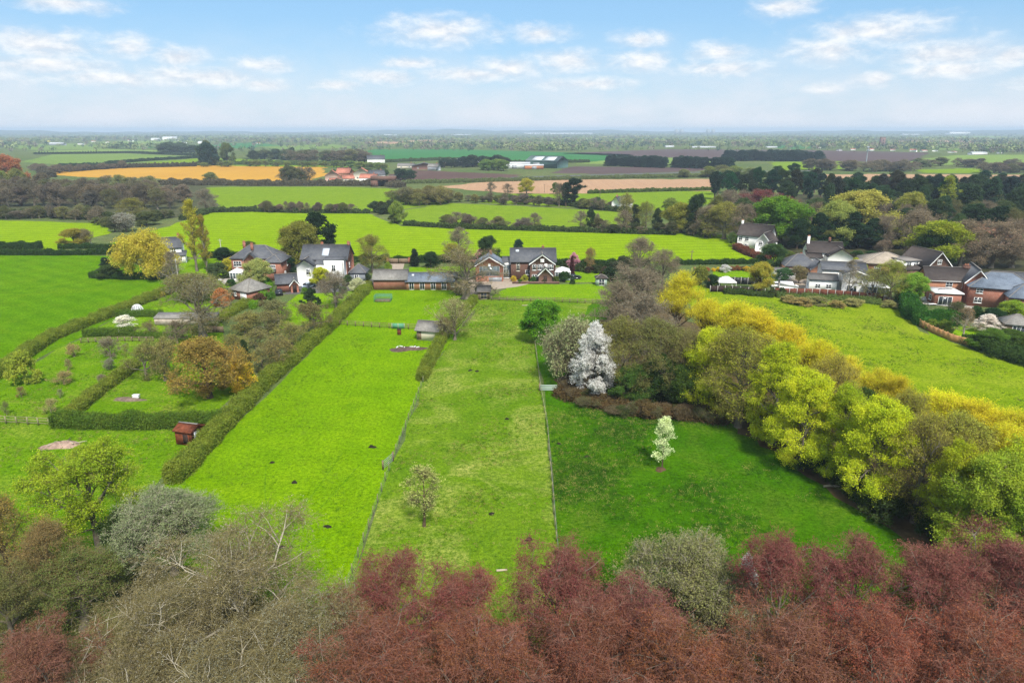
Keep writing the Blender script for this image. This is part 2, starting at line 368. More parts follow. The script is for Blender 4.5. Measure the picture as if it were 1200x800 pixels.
# belt and middle distance
kind('hornbeam', 3, H=12, R=4.2, base=.8, shape='dome', tf=.82, n=(24, 9, 9, 0), e=(5, 70), l2=.5, l3=1.2, trop=(.03, .0, -.02), leaves=40, ls=.075, lj=.17, clump=.85, bark=MAT['bark_grey'], twig=MAT['twig_olive'], bias=np.array([0, 0, 0.0]), lump=.45, flat=.25)
kind('halfleaf', 3, H=12, R=4.4, base=1.5, shape='dome', tf=.75, n=(20, 9, 9, 3), e=(10, 75), l2=.5, l3=1.2, l4=.6, trop=(.06, .04, .03), leaves=5.5, ls=.06, lj=.12, clump=.8, bark=MAT['bark_grey'], twig=MAT['twig_olive'], twr=.016)
kind('yellowwillow', 3, H=12, R=3.6, base=2.0, shape='egg', tf=.6, n=(20, 9, 12, 4), e=(50, 86), l2=.5, l3=1.9, l4=.8, ang=.55, rag=.9, trop=(.10, .14, .18), leaves=2.2, ls=.05, lj=.07, clump=.5, bark=MAT['bark_brown'], twig=MAT['twig_yellow'], twr=.014, lump=.35)
kind('bare', 3, H=13, R=5, base=2.2, shape='dome', tf=.7, n=(18, 9, 10, 4), e=(10, 78), l2=.5, l3=1.5, l4=.7, wob=.18, trop=(.06, .03, .02), leaves=.8, ls=.09, lj=.1, clump=1.0, bark=MAT['bark_grey'], twig=MAT['twig_mauve'], twr=.026)
kind('oak', 2, H=13, R=7.5, base=2.4, shape='spread', tf=.5, n=(19, 9, 9, 3), e=(-2, 80), l2=.5, l3=1.4, l4=.7, wob=.26, trop=(.05, .03, .02), leaves=.8, ls=.09, lj=.1, clump=1.0, bark=MAT['bark_grey'], twig=MAT['twig_buff'], twr=.026, tr=.05)
kind('weeping', 1, H=9, R=5.2, base=2.0, shape='dome', tf=.6, n=(18, 9, 12, 0), e=(15, 75), l2=.45, l3=2.6, trop=(.02, -.08, -.45), leaves=16, ls=.12, lj=.14, clump=.6, bark=MAT['bark_brown'], twig=MAT['twig_yellow'], twr=.014)
kind('poplar', 2, H=16, R=2.0, base=1.6, shape='column', tf=.96, n=(34, 7, 7, 0), e=(62, 82), l2=.35, l3=.9, trop=(.08, .12, .1), leaves=8, ls=.12, lj=.16, clump=.6, bark=MAT['bark_grey'], twig=MAT['twig_olive'], tr=.018)
kind('birch', 1, H=11, R=2.8, base=2.5, shape='egg', tf=.94, n=(22, 7, 8, 0), e=(35, 70), l2=.45, l3=1.0, trop=(.03, .0, -.12), leaves=1.2, ls=.08, lj=.1, bark=MAT['bark_pale'], twig=MAT['twig_mauve'], twr=.014, tr=.014)
kind('golden', 2, H=9.5, R=5, base=1.2, shape='dome', tf=.65, n=(20, 9, 9, 3), e=(8, 78), l2=.5, l3=1.0, l4=.5, leaves=4.5, ls=.10, lj=.15, clump=.9, bark=MAT['bark_brown'], twig=MAT['twig_buff'], twr=.015)
kind('orchard', 3, H=5, R=2.7, base=1.0, shape='spread', tf=.5, n=(12, 8, 8, 2), e=(10, 75), l2=.55, l3=.7, l4=.4, wob=.24, leaves=3.2, ls=.075, lj=.10, clump=.6, bark=MAT['bark_grey'], twig=MAT['twig_olive'], twr=.013, tr=.04)
kind('leafy', 3, H=11, R=4.6, base=1.4, shape='dome', tf=.75, n=(18, 8, 8, 0), e=(8, 75), l2=.5, l3=1.2, leaves=44, ls=.125, lj=.26, clump=.75, bark=MAT['bark_brown'], twig=MAT['bark_brown'], lump=.4)
kind('shrub', 3, H=3, R=1.9, base=.2, shape='dome', tf=.5, n=(14, 7, 7, 0), e=(10, 80), l2=.55, l3=.5, leaves=15, ls=.10, lj=.12, clump=.5, bark=MAT['bark_brown'], twig=MAT['bark_brown'], twr=.01, lump=.3)
kind('twigshrub', 2, H=3.5, R=2, base=.2, shape='vase', tf=.35, n=(16, 8, 8, 3), e=(25, 85), l2=.55, l3=.8, l4=.4, trop=(.08, .08, .06), leaves=2.2, ls=.06, lj=.07, clump=.5, bark=MAT['bark_brown'], twig=MAT['twig_mauve'], twr=.012)
kind('pine', 3, H=17, R=3.4, base=5, shape='round', tf=.95, n=(26, 6, 6, 0), e=(-5, 50), l2=.42, l3=.9, trop=(.02, .06, .06), leaves=36, ls=.15, lj=.26, leaf_s=(.3, 1.1), clump=.7, bark=MAT['bark_brown'], twig=MAT['bark_dark'], tr=.018, lump=.5)
kind('cedar', 2, H=13, R=5.5, base=2.5, shape='cone', tf=.95, n=(22, 9, 8, 0), e=(0, 25), l2=.4, l3=.9, trop=(.0, .0, .01), wob=.08, leaves=20, ls=.17, lj=.14, leaf_s=(.2, 1.1), clump=.5, bark=MAT['bark_dark'], twig=MAT['bark_dark'], tr=.03, lump=.7)
kind('conifer', 3, H=12, R=2.4, base=.5, shape='cone', tf=.97, n=(40, 6, 6, 0), e=(0, 35), l2=.45, l3=.7, trop=(-.02, -.02, -.03), leaves=20, ls=.15, lj=.18, clump=.4, bark=MAT['bark_dark'], twig=MAT['bark_dark'], tr=.02, lump=.25)

kind('airy', 1, H=6, R=3.4, base=.8, shape='vase', tf=.5, n=(13, 7, 7, 3), e=(25, 85), l2=.55, l3=1.0, l4=.5, trop=(.06, .06, .05), leaves=1.5, ls=.06, lj=.08, clump=.6, bark=MAT['bark_grey'], twig=MAT['twig_buff'], twr=.014)
# ------------------------------------------------------------------ camera, light, sky
cam = bpy.data.objects.new('camera', bpy.data.cameras.new('camera')); COL.objects.link(cam); S.camera = cam
cam.location = (0, 0, HC); cam.rotation_euler = (PI/2 - TH, 0, 0)
cam.data.sensor_width = 36; cam.data.lens = 36 * FPX / 1200; cam.data.sensor_fit = 'HORIZONTAL'
cam.data.clip_start = .5; cam.data.clip_end = 60000
SUN_AZ, SUN_EL = R(164), R(50)             # clockwise from +Y
sd = Vector((math.sin(SUN_AZ) * math.cos(SUN_EL), math.cos(SUN_AZ) * math.cos(SUN_EL), math.sin(SUN_EL)))
sl = bpy.data.lights.new('sun', 'SUN'); sl.energy = SUN_E = 2.4; sl.angle = R(8); sl.color = (1, .95, .87)
so = bpy.data.objects.new('sun', sl); COL.objects.link(so); so.rotation_euler = sd.to_track_quat('Z', 'Y').to_euler()
S.view_settings.view_transform = 'Standard'; S.view_settings.look = 'None'; S.view_settings.exposure = EXPOSURE = 1.3; S.view_settings.gamma = 1
try: S.view_settings.use_curve_mapping = False
except Exception: pass
S.cycles.use_denoising = True; S.cycles.denoiser = 'OPENIMAGEDENOISE'; S.cycles.denoising_input_passes = 'RGB_ALBEDO_NORMAL'; S.cycles.denoising_prefilter = 'NONE'
S.cycles.max_bounces = 6; S.cycles.diffuse_bounces = 3; S.cycles.transmission_bounces = 3; S.cycles.glossy_bounces = 2; S.cycles.volume_bounces = 0

w = bpy.data.worlds.new('World'); S.world = w; w.use_nodes = True
nt = w.node_tree; nt.nodes.clear()
sky = N(nt, 'ShaderNodeTexSky', sky_type='NISHITA', sun_disc=False, sun_elevation=SUN_EL, sun_rotation=SUN_AZ, altitude=50, air_density=1.0, dust_density=.6, ozone_density=2.0)
tc = N(nt, 'ShaderNodeTexCoord'); sx = N(nt, 'ShaderNodeSeparateXYZ'); L(nt, tc.outputs['Generated'], sx.inputs[0])
az = math_(nt, 'MULTIPLY', math_(nt, 'ARCTAN2', sx.outputs[0], sx.outputs[1]), 180 / PI)
el = math_(nt, 'MULTIPLY', math_(nt, 'ARCSINE', sx.outputs[2]), 180 / PI)
cp = N(nt, 'ShaderNodeCombineXYZ'); L(nt, az, cp.inputs[0]); L(nt, el, cp.inputs[1]); P = cp.outputs[0]
def azel(px, py):
    d = ray(px, py); return math.degrees(math.atan2(d[0], d[1])), math.degrees(math.atan2(d[2], math.hypot(d[0], d[1])))
CL = [(45,52,55,12),(60,76,60,8),(150,55,22,10),(75,4,40,7),(210,66,25,9),(230,90,55,9),(303,76,26,7),(310,100,22,6),(395,100,26,5),(450,90,34,7),
      (515,36,62,14),(550,87,55,7),(597,80,36,11),(635,40,28,9),(663,72,32,11),(750,73,30,10),(750,47,28,8),(840,62,30,9),(850,80,45,8),(920,8,28,9),
      (972,58,42,12),(1030,36,58,13),(1110,62,52,11),(1185,65,22,10),(1026,92,20,7),(965,105,17,5),(1110,82,48,7),(480,74,30,6),(130,92,50,7),(690,98,50,6),
      (-120,40,70,12),(1320,60,70,12),(-60,85,50,9),(1270,95,50,9),(300,-60,70,14),(800,-70,80,15)]
cov = None
for px, py, rx, ry in CL:
    a, e = azel(px, py); k = math.degrees(1 / FPX)
    vm = N(nt, 'ShaderNodeVectorMath', operation='SUBTRACT'); L(nt, P, vm.inputs[0]); vm.inputs[1].default_value = (a, e, 0)
    vs = N(nt, 'ShaderNodeVectorMath', operation='MULTIPLY'); L(nt, vm.outputs[0], vs.inputs[0]); vs.inputs[1].default_value = (1 / (rx * k * 1.35), 1 / (ry * k * 1.4), 0)
    ln = N(nt, 'ShaderNodeVectorMath', operation='LENGTH'); L(nt, vs.outputs[0], ln.inputs[0])
    c = math_(nt, 'SUBTRACT', 1.0, ln.outputs['Value'])
    cov = c if cov is None else math_(nt, 'MAXIMUM', cov, c)
def cloudnoise(off, sc, det):
    mp = N(nt, 'ShaderNodeMapping'); mp.inputs['Location'].default_value = (off[0], off[1], 0); mp.inputs['Scale'].default_value = (.55, 1.15, 1); L(nt, P, mp.inputs[0])
    return noise(nt, mp.outputs[0], sc, det, .62, .25)
n1 = cloudnoise((0, 0), .9, 8); n2 = cloudnoise((-.12, -.42), .9, 5)
covc = math_(nt, 'MAXIMUM', cov, -.9)
dens = math_(nt, 'ADD', math_(nt, 'MULTIPLY', covc, 1.15), math_(nt, 'MULTIPLY', math_(nt, 'SUBTRACT', n1, .37), 1.8))
alpha = N(nt, 'ShaderNodeMapRange', interpolation_type='SMOOTHSTEP'); alpha.inputs[1].default_value = .0; alpha.inputs[2].default_value = 1.5; L(nt, dens, alpha.inputs[0])
lit = ramp(nt, math_(nt, 'SUBTRACT', n1, n2), -.14, .14)
SKYK = .12
veiln = ramp(nt, cloudnoise((7, 3), .35, 6), .34, .66)
low = N(nt, 'ShaderNodeMapRange'); low.inputs[1].default_value = 8.0; low.inputs[2].default_value = 0.2; L(nt, el, low.inputs[0])
up = N(nt, 'ShaderNodeMapRange'); up.inputs[1].default_value = -20; up.inputs[2].default_value = 0; L(nt, el, up.inputs[0])
veil = math_(nt, 'MULTIPLY', math_(nt, 'ADD', math_(nt, 'MULTIPLY', veiln, .55), math_(nt, 'MULTIPLY', low.outputs[0], .75)), math_(nt, 'MULTIPLY', low.outputs[0], 1.0), True)
hs = N(nt, 'ShaderNodeHueSaturation'); L(nt, sky.outputs[0], hs.inputs['Color']); hs.inputs['Saturation'].default_value = 1.12; hs.inputs['Value'].default_value = .50
SKYHS = hs
skyb = mixc(nt, .62, hs.outputs[0], (1.05, 2.05, 3.2))
c0 = mixc(nt, veil, skyb, (2.85, 3.0, 3.25))
cc = mixc(nt, lit, (2.65, 2.8, 3.05), (3.6, 3.6, 3.6))
oh = N(nt, 'ShaderNodeMapRange'); oh.inputs[1].default_value = 11; oh.inputs[2].default_value = 25; L(nt, el, oh.inputs[0])
mpo = N(nt, 'ShaderNodeMapping'); mpo.inputs['Scale'].default_value = (1, 1, 1.6); L(nt, tc.outputs['Generated'], mpo.inputs[0])
ohn = ramp(nt, noise(nt, mpo.outputs[0], 2.6, 6, .6, .3), .36, .58)          # broken cloud overhead, out of view, added as ambient fill light
c1 = mixc(nt, math_(nt, 'MULTIPLY', alpha.outputs[0], .95), c0, cc)
c1 = mixc(nt, math_(nt, 'MULTIPLY', oh.outputs[0], ohn), c1, (3.0, 3.05, 3.2))
bg = N(nt, 'ShaderNodeBackground'); bg.inputs[1].default_value = SKYK; L(nt, c1, bg.inputs[0])
o = N(nt, 'ShaderNodeOutputWorld'); L(nt, bg.outputs[0], o.inputs[0])

# ------------------------------------------------------------------ ground and fields
GD, GM, GL_ = (.030, .120, .006), (.055, .20, .007), (.085, .26, .009)
M_ground = grass_mat('rough_ground', (.05, .085, .025), (.10, .16, .045), (.17, .20, .07), (.16, .12, .06), .6, patch=.012)
def sheet(name, poly, mat, z, jag=None, step=6.0, kind_='structure', label=None):
    pts = [np.array(p, float) for p in poly]; out = []
    for i in range(len(pts)):
        a, b = pts[i][:2], pts[(i + 1) % len(pts)][:2]; n = max(1, min(60, int(np.linalg.norm(b - a) / step)))
        nrm_ = np.array([-(b - a)[1], (b - a)[0]]) / max(np.linalg.norm(b - a), 1e-6)
        for k in range(n):
            q = a + (b - a) * k / n
            if k: q = q + nrm_ * rng.normal() * (min(.003 * np.linalg.norm(q), 2.5) if jag is None else jag)
            out.append((q[0], q[1], z))
    mb = MB(); mb.add(out, m=0, ngons=[list(range(len(out)))])
    o = mb.build(name, mat); tag(o, kind=kind_); return o
def field(name, px, mat, z, **kw): return sheet(name, [G(a, b) for a, b in px], mat, z, **kw)
a = np.linspace(0, 2 * PI, 97)[:-1]
sheet('ground', [(16000 * math.cos(t), 16000 * math.sin(t)) for t in a], M_ground, 0, jag=0, step=1e9)

g_left = grass_mat('grass_left', (.052,.145,.001), (.098,.235,.001), (.13,.27,.002), (.21,.27,.008), .35, stripe=.35, sdir=R(-60), lines=.06)
g_b = grass_mat('grass_middle', (.080,.190,.001), (.150,.300,.001), (.185,.335,.002), (.25,.33,.010), .35, stripe=.25, sdir=R(10))
g_c = grass_mat('grass_straw', (.065,.155,.004), (.130,.245,.008), (.175,.28,.014), (.34,.345,.09), 1.0, patch=.06, stripe=.3, sdir=R(5), bump=.7)
g_d = grass_mat('grass_deep', (.022,.088,.001), (.050,.168,.001), (.085,.21,.002), (.17,.17,.03), .55, stripe=.2, sdir=R(70), bump=.8)
g_e = grass_mat('grass_right', (.105,.190,.003), (.195,.290,.006), (.245,.325,.012), (.34,.36,.04), .5, stripe=.3, sdir=R(60))
g_f = grass_mat('grass_lime', (.13,.235,.003), (.225,.355,.004), (.26,.385,.006), None, 0, stripe=.35, sdir=R(80), bump=.25, lines=.10)
g_h = grass_mat('grass_far', (.11,.20,.010), (.185,.29,.015), (.22,.32,.02), None, 0, stripe=.3, sdir=R(80), bump=.2, lines=.09)
g_far = grass_mat('grass_distant', (.11,.19,.04), (.16,.25,.05), (.19,.27,.06), None, 0, patch=.008, bump=.1)
g_blue = grass_mat('crop_distant', (.03, .14, .04), (.045, .18, .05), (.06, .20, .055), None, 0, patch=.008, bump=.1)
g_lawn = grass_mat('lawn', (.10,.22,.004), (.17,.31,.005), (.21,.35,.007), None, 0, stripe=.3, sdir=R(20), bump=.3)
g_orch = grass_mat('grass_orchard', (.065,.165,.002), (.115,.245,.003), (.15,.285,.005), (.30,.33,.05), .6, bump=.8)
g_pale = grass_mat('grass_pale', (.12, .21, .04), (.19, .28, .06), (.22, .31, .07), None, 0, patch=.008, bump=.1)
s_or = soil_mat('rape_stubble', (.50, .26, .028), (.58, .32, .035), (.40, .22, .03), R(75))
s_tan = soil_mat('tan_soil', (.42, .26, .15), (.47, .30, .17), (.34, .20, .12), R(80))
s_br = soil_mat('brown_soil', (.10, .058, .045), (.135, .08, .06), (.08, .045, .038), R(80))
s_pu = soil_mat('mauve_soil', (.095, .062, .058), (.12, .08, .072), (.075, .05, .048), R(85))
s_rape = plain('rapeseed', (.62, .52, .05), .9, .1, .2, .05)
m_gravel = plain('gravel_drive', (.34, .28, .22), .95, .1, .2, 1.2)
m_tarmac = plain('tarmac', (.10, .098, .095), .9, .2, .25, .5)
m_patio = plain('patio_stone', (.38, .35, .31), .85, .2, .2, 1.0)
m_earth = plain('bare_earth', (.13, .085, .05), .95, .1, .35, .8, bump=.4)

z1, z2, z3 = .004, .008, .012
field('field_pasture', [(-200,445),(-120,297),(60,297),(140,300),(205,336),(60,412),(0,447),(-140,520)], g_left, z1)
field('paddock_middle', [(170,585),(230,540),(330,447),(392,380),(432,340),(445,334),(562,334),(560,355),(500,440),(460,540),(398,712),(360,900),(150,900),(150,640)], g_b, z1)
field('paddock_straw', [(500,442),(562,352),(575,350),(720,352),(740,370),(628,404),(640,480),(652,632),(670,900),(360,900),(398,712),(460,540)], g_c, z2)
field('paddock_deep', [(640,405),(700,352),(760,352),(770,480),(850,490),(930,545),(1000,590),(1085,648),(1200,760),(1250,900),(670,900),(652,632),(640,480),(628,404)], g_d, z3)
field('field_right', [(800,318),(830,338),(905,342),(940,348),(1020,352),(1060,362),(1078,388),(1141,410),(1210,432),(1400,480),(1500,620),(1200,600),(1000,480),(880,400),(800,350)], g_e, z1)
field('orchard_grass', [(-60,490),(0,447),(205,336),(260,345),(262,400),(300,440),(240,500),(170,585),(120,720),(-200,720),(-220,560)], g_orch, z2)
field('field_behind_houses', [(128,286),(215,259),(245,249),(300,248),(430,250),(455,260),(470,265),(530,267),(600,269),(790,272),(850,276),(900,291),(915,306),(700,309),(560,304),(300,301),(215,301),(120,297)], g_f, .010)
field('field_upper', [(466,263),(475,246),(530,238),(600,241),(700,247),(735,248),(732,263),(640,267),(530,265)], g_h, .02)
field('field_far_green', [(215,228),(228,220),(300,219),(400,219),(455,221),(520,226),(530,237),(475,245),(430,248),(300,246),(245,247),(225,240)], g_h, .012)
field('field_small_left', [(-80,258),(0,258),(125,262),(132,272),(70,293),(0,291),(-80,291)], g_f, .012)
field('field_strip_left', [(20,247),(60,243),(150,246),(215,250),(190,256),(120,258),(40,254)], g_f, .016)
field('field_strip_right', [(600,227),(690,227),(835,223),(842,236),(800,246),(735,247),(640,241),(560,238)], g_h, .016)
field('field_stubble', [(515,219),(560,214),(650,210),(835,210),(838,224),(760,224),(690,227),(600,227)], s_tan, .03)
field('field_rapeseed_stubble', [(45,203),(110,197),(230,194),(300,194),(380,196),(382,206),(350,214),(220,216),(180,209),(100,208)], s_or, .03)
field('field_plough', [(455,205),(480,199),(612,205),(590,212),(500,213),(462,213)], s_br, .03)
field('field_plough_dark', [(645,203),(672,195),(750,196),(838,197),(815,201),(700,204)], s_pu, .03)
field('field_plough_mauve', [(655,180),(780,175),(950,176),(1090,179),(1065,191),(940,188),(880,187),(760,184)], s_pu, .05)
field('field_distant_green', [(420,180),(440,175),(530,175),(740,181),(735,186),(690,190),(590,191),(500,187),(430,186)], g_blue, .05)
field('field_distant_pale', [(675,192),(745,184),(850,187),(845,191),(760,193)], g_pale, .06)
field('field_meadow', [(25,190),(60,181),(150,180),(235,184),(180,190),(90,194)], g_far, .05)
field('field_meadow_bright', [(140,194),(180,190),(240,185),(330,188),(440,190),(455,196),(380,196),(230,194)], g_h, .05)
field('field_right_tan', [(935,205),(1050,204),(1210,205),(1400,208),(1400,216),(1070,216),(1000,214)], s_tan, .03)
field('field_right_green', [(902,190),(990,189),(985,198),(910,200)], g_h, .05)
field('field_right_meadow', [(1060,189),(1120,182),(1250,181),(1250,190),(1080,194)], g_pale, .05)
field('field_right_strip', [(1075,199),(1155,197),(1158,203),(1080,203)], g_h, .06)
for i, (nm, px, mt) in enumerate([
    ('field_horizon', [(0,172),(60,168),(180,170),(170,174),(40,176)], g_far), ('field_horizon', [(160,173),(300,167),(330,171),(240,176)], g_blue),
    ('field_horizon_rape', [(-20,166),(50,163),(60,166),(0,168)], s_rape), ('field_horizon', [(300,172),(390,169),(420,173),(340,176)], g_far),
    ('field_horizon', [(520,170),(640,166),(650,170),(560,173)], g_far), ('field_horizon_rape', [(508,166.2),(522,165.5),(524,166.6),(510,167.3)], s_rape),
    ('field_horizon', [(90,167),(200,164.5),(260,166),(150,169)], g_pale), ('field_horizon_soil', [(420,167),(500,164),(540,165.5),(460,169)], s_tan), ('field_horizon', [(400,162),(520,160.5),(540,162),(420,164)], g_far), ('field_horizon', [(60,161.5),(200,160),(220,161.5),(90,163)], g_far), ('field_horizon', [(580,164),(690,161.5),(700,163),(600,166)], g_pale), ('field_horizon', [(820,164),(960,161),(980,163),(850,166.5)], g_far), ('field_horizon', [(1000,161.5),(1160,159.5),(1190,161),(1040,163.5)], g_pale), ('field_horizon_rape', [(700,160),(760,159.3),(765,160.2),(710,161)], s_rape), ('field_horizon', [(230,160.2),(330,159),(340,160),(250,161.5)], g_pale),
    ('field_horizon', [(890,172),(960,168),(1010,171),(930,175)], g_blue), ('field_horizon', [(1060,174),(1140,169),(1210,172),(1130,177)], g_far),
    ('field_horizon_soil', [(1040,166),(1120,163),(1200,164),(1150,167)], s_tan), ('field_horizon', [(690,165),(780,162),(800,164.5),(720,167)], g_pale),
    ('field_horizon_soil', [(250,165),(300,163),(390,164),(330,167)], s_pu), ('field_horizon', [(30,178),(120,175),(230,177),(120,180)], g_pale)]):
    field(nm, px, mt, .08 + .01 * i)
# lawns, drives, yards
field('lawn', [(180,362),(255,345),(262,372),(160,382),(140,374)], g_lawn, .014, jag=.3, step=3)
field('lawn', [(318,366),(355,342),(395,342),(420,335),(385,375),(330,385)], g_lawn, .014, jag=.3, step=3)
field('lawn', [(575,348),(600,333),(705,333),(725,350),(700,352)], g_lawn, .014, jag=.3, step=3)
field('lawn', [(480,313),(570,311),(572,318),(480,319)], g_lawn, .014, jag=.3, step=3)
field('lawn', [(665,318),(708,318),(712,331),(662,331)], g_lawn, .014, jag=.3, step=3)
field('lawn', [(835,318),(900,316),(915,330),(830,333)], g_lawn, .014, jag=.3, step=3)
field('lawn', [(1085,378),(1160,385),(1150,402),(1090,398)], g_lawn, .014, jag=.3, step=3)
field('lawn', [(210,305),(255,302),(280,335),(240,340),(208,330)], g_lawn, .014, jag=.3, step=3)
field('driveway', [(330,345),(352,334),(412,330),(440,326),(440,335),(405,342),(360,344)], m_tarmac, .018, jag=.2, step=3)
field('driveway', [(533,341),(545,326),(570,322),(600,325),(625,331),(606,336),(575,340),(560,348)], m_gravel, .018, jag=.3, step=3)
field('driveway', [(448,318),(458,309),(474,309),(472,318)], m_gravel, .018, jag=.1, step=3)
field('driveway', [(905,337),(912,328),(960,326),(975,338)], m_gravel, .018, jag=.2, step=3)
field('patio', [(1080,356),(1092,345),(1140,348),(1140,362)], m_patio, .018, jag=.1, step=3)
field('patio', [(255,325),(285,320),(300,327),(262,333)], m_patio, .018, jag=.1, step=3)
field('road', [(598,207.6),(700,204.6),(850,200.6),(950,200),(950,201),(850,201.6),(700,206),(598,209)], m_tarmac, .07, jag=0)
field('track', [(130,297),(118,292),(140,286),(150,287)], m_earth, .018, jag=.3)
field('track', [(1010,350),(1040,345),(1050,352),(1020,356)], m_earth, .018, jag=.3)
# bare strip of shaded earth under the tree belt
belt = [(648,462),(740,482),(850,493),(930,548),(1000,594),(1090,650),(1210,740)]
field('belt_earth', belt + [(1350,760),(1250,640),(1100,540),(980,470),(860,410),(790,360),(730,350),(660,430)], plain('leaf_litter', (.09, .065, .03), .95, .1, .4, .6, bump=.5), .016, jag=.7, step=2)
field('wood_floor', [(925,306),(905,297),(868,278),(838,272),(838,240),(870,228),(1400,228),(1500,300),(1500,360),(1200,330),(1000,310)], plain('wood_litter', (.05, .05, .02), .95, .1, .4, .3), .022)
field('wood_floor', [(-200,232),(30,216),(150,214),(240,216),(260,246),(200,256),(120,252),(40,250),(-200,258)], plain('wood_brown', (.065, .07, .03), .95, .1, .4, .3), .022)
field('rough_floor', [(-300,640),(120,655),(215,662),(300,705),(385,745),(480,740),(600,735),(700,720),(900,715),(1060,700),(1150,690),(1500,700),(1700,1100),(-600,1100)], grass_mat('rough_floor', (.05,.06,.02), (.10,.12,.03), (.13,.15,.035), (.15,.11,.06), .7, patch=.15, bump=1.0), .02, jag=.8, step=2)
# low hills at the horizon
m_hill = plain('hill_woods', (.05, .075, .03), .95, .05, .5, .004)
mb = MB(); na, nr = 200, 5
hz = lambda t: 28 + 15 * math.sin(t * 9 + 1) + 10 * math.sin(t * 23 + 2) + 6 * math.sin(t * 61) + 4 * math.sin(t * 140)
V = []
for i in range(na):
    t = R(-50 + 100 * i / (na - 1))
    for j in range(nr):
        rr = 8500 + j * 900; prof = (0, .55, 1.0, .8, 0)[j]
        V.append((rr * math.sin(t), rr * math.cos(t), max(0, hz(t + j * .05)) * prof - (.5 if prof == 0 else 0)))
Q = [[i*nr+j, (i+1)*nr+j, (i+1)*nr+j+1, i*nr+j+1] for i in range(na-1) for j in range(nr-1)]
mb.add(V, Q); tag(mb.build('hills', m_hill, smooth=True), kind='structure')

def strip(name, px, wid, mat, z):
    c = np.array([G(*p)[:2] for p in px]); t = np.linspace(0, 1, 40); k = np.linspace(0, 1, len(c))
    q = np.stack([np.interp(t, k, c[:, 0]), np.interp(t, k, c[:, 1])], 1)
    for _ in range(6): q[1:-1] = (q[:-2] + q[1:-1] * 2 + q[2:]) / 4
    n_ = norm(np.gradient(q, axis=0)); n_ = np.stack([-n_[:, 1], n_[:, 0]], 1); w_ = wid * (1 + .5 * rng.normal(size=(40, 1)) * .5) / 2
    V = np.concatenate([np.c_[q - n_ * w_, np.full(40, z)], np.c_[q + n_ * w_, np.full(40, z)]]); mb = MB(); mb.add(V, [[i, i+1, 41+i, 40+i] for i in range(39)]); tag(mb.build(name, mat), kind='structure')
worn = grass_mat('worn_grass', (.055,.16,.002), (.11,.245,.003), (.14,.28,.004), (.16,.2,.03), .5, bump=.5)
for pth in ([(432,532),(408,560),(380,590),(345,628)], [(402,530),(372,572),(350,600),(340,650)], [(312,545),(310,575),(316,610),(312,645)], [(430,590),(395,625),(360,640),(325,642)]): strip('track', pth, .17, worn, .020)
# rough tufts in the grass (nobody could count them)
def tufts(name, label, poly, n, cols, hgt=(.10,.28), rad=(.15,.5), blades=14, seed=1, zmin=.0):
    r = np.random.default_rng(seed); P_ = np.array([G(*p)[:2] for p in poly]); lo, hi = P_.min(0), P_.max(0); pts = []
    ph = r.uniform(0, 6.28, 12); kx = r.normal(size=12) * .35; ky = r.normal(size=12) * .35
    while len(pts) < n:
        q = r.uniform(lo, hi, (4000, 2)); x, y = q.T; ins = np.zeros(len(q), bool); j = len(P_) - 1
        for i in range(len(P_)):
            c = ((P_[i,1] > y) != (P_[j,1] > y)) & (x < (P_[j,0]-P_[i,0])*(y-P_[i,1])/(P_[j,1]-P_[i,1]+1e-9) + P_[i,0]); ins ^= c; j = i
        f = sum(np.sin(x*kx[k] + y*ky[k] + ph[k]) for k in range(12))
        q = q[ins & (f + r.normal(size=len(q))*2.2 > 2.2)]; pts += list(q)
    pts = np.array(pts[:n]); mb = MB(); k = r.integers(0, len(cols), n)
    for c in range(len(cols)):
        q = pts[k == c]; m = len(q); rd = r.uniform(*rad, m)[:, None]; hh = r.uniform(*hgt, m)[:, None]
        o = r.normal(size=(m, blades, 2)) * rd[..., None] * .5; z = hh * r.uniform(.1, 1, (m, blades))
        p = np.concatenate([q[:, None] + o, z[..., None] + .01], 2).reshape(-1, 3)
        leafquads(mb, p, .075 * r.uniform(.6, 1.5, len(p)), r, c, w=.35, bias=np.array([0, 0, .9]))
    o = mb.build(name, cols); o['kind'] = 'stuff'; tag(o, label, 'grass')
tg = [plain('tuft_dark', (.03,.095,.006), .95, 0, .3, .5), plain('tuft_mid', (.06,.15,.006), .95, 0, .3, .5), plain('tuft_straw', (.24,.24,.06), .95, 0, .3, .5), plain('tuft_pale', (.14,.23,.012), .95, 0, .3, .5)]
tufts('grass_tufts', 'dark weedy tufts with added shadow mottle in the deep green paddock', [(645,470),(740,490),(850,500),(930,556),(1080,650),(1100,720),(660,720),(650,620)], 5600, [tg[0], tg[0], tg[0], tg[1], tg[2]], (.12,.32), (.2,.8), 18, seed=3)  # weeds, with extra dark tufts imitating shadow mottling on the grass
tufts('grass_tufts', 'straw-coloured tufts in the pale paddock', [(500,446),(560,356),(625,356),(632,450),(650,640),(650,720),(410,720),(462,545)], 3000, [tg[2], tg[3], tg[1]], (.06,.16), seed=4)
tufts('grass_tufts', 'green tufts in the bright middle paddock', [(230,560),(330,455),(395,390),(545,395),(495,446),(458,540),(398,712),(330,705)], 900, [tg[1], tg[3], tg[3]], (.05,.13), seed=5)
tufts('grass_tufts', 'rough tufts in the orchard grass', [(0,455),(205,345),(255,350),(250,480),(200,560),(60,560),(-40,540)], 2600, [tg[1], tg[2], tg[3]], (.08,.22), seed=6)
tufts('grass_tufts', 'rough tufts in the right-hand field', [(850,350),(1000,362),(1070,392),(1200,440),(1200,480),(1000,450),(880,395)], 1800, [tg[0], tg[2], tg[1]], (.10,.25), (.2,.7), seed=7)

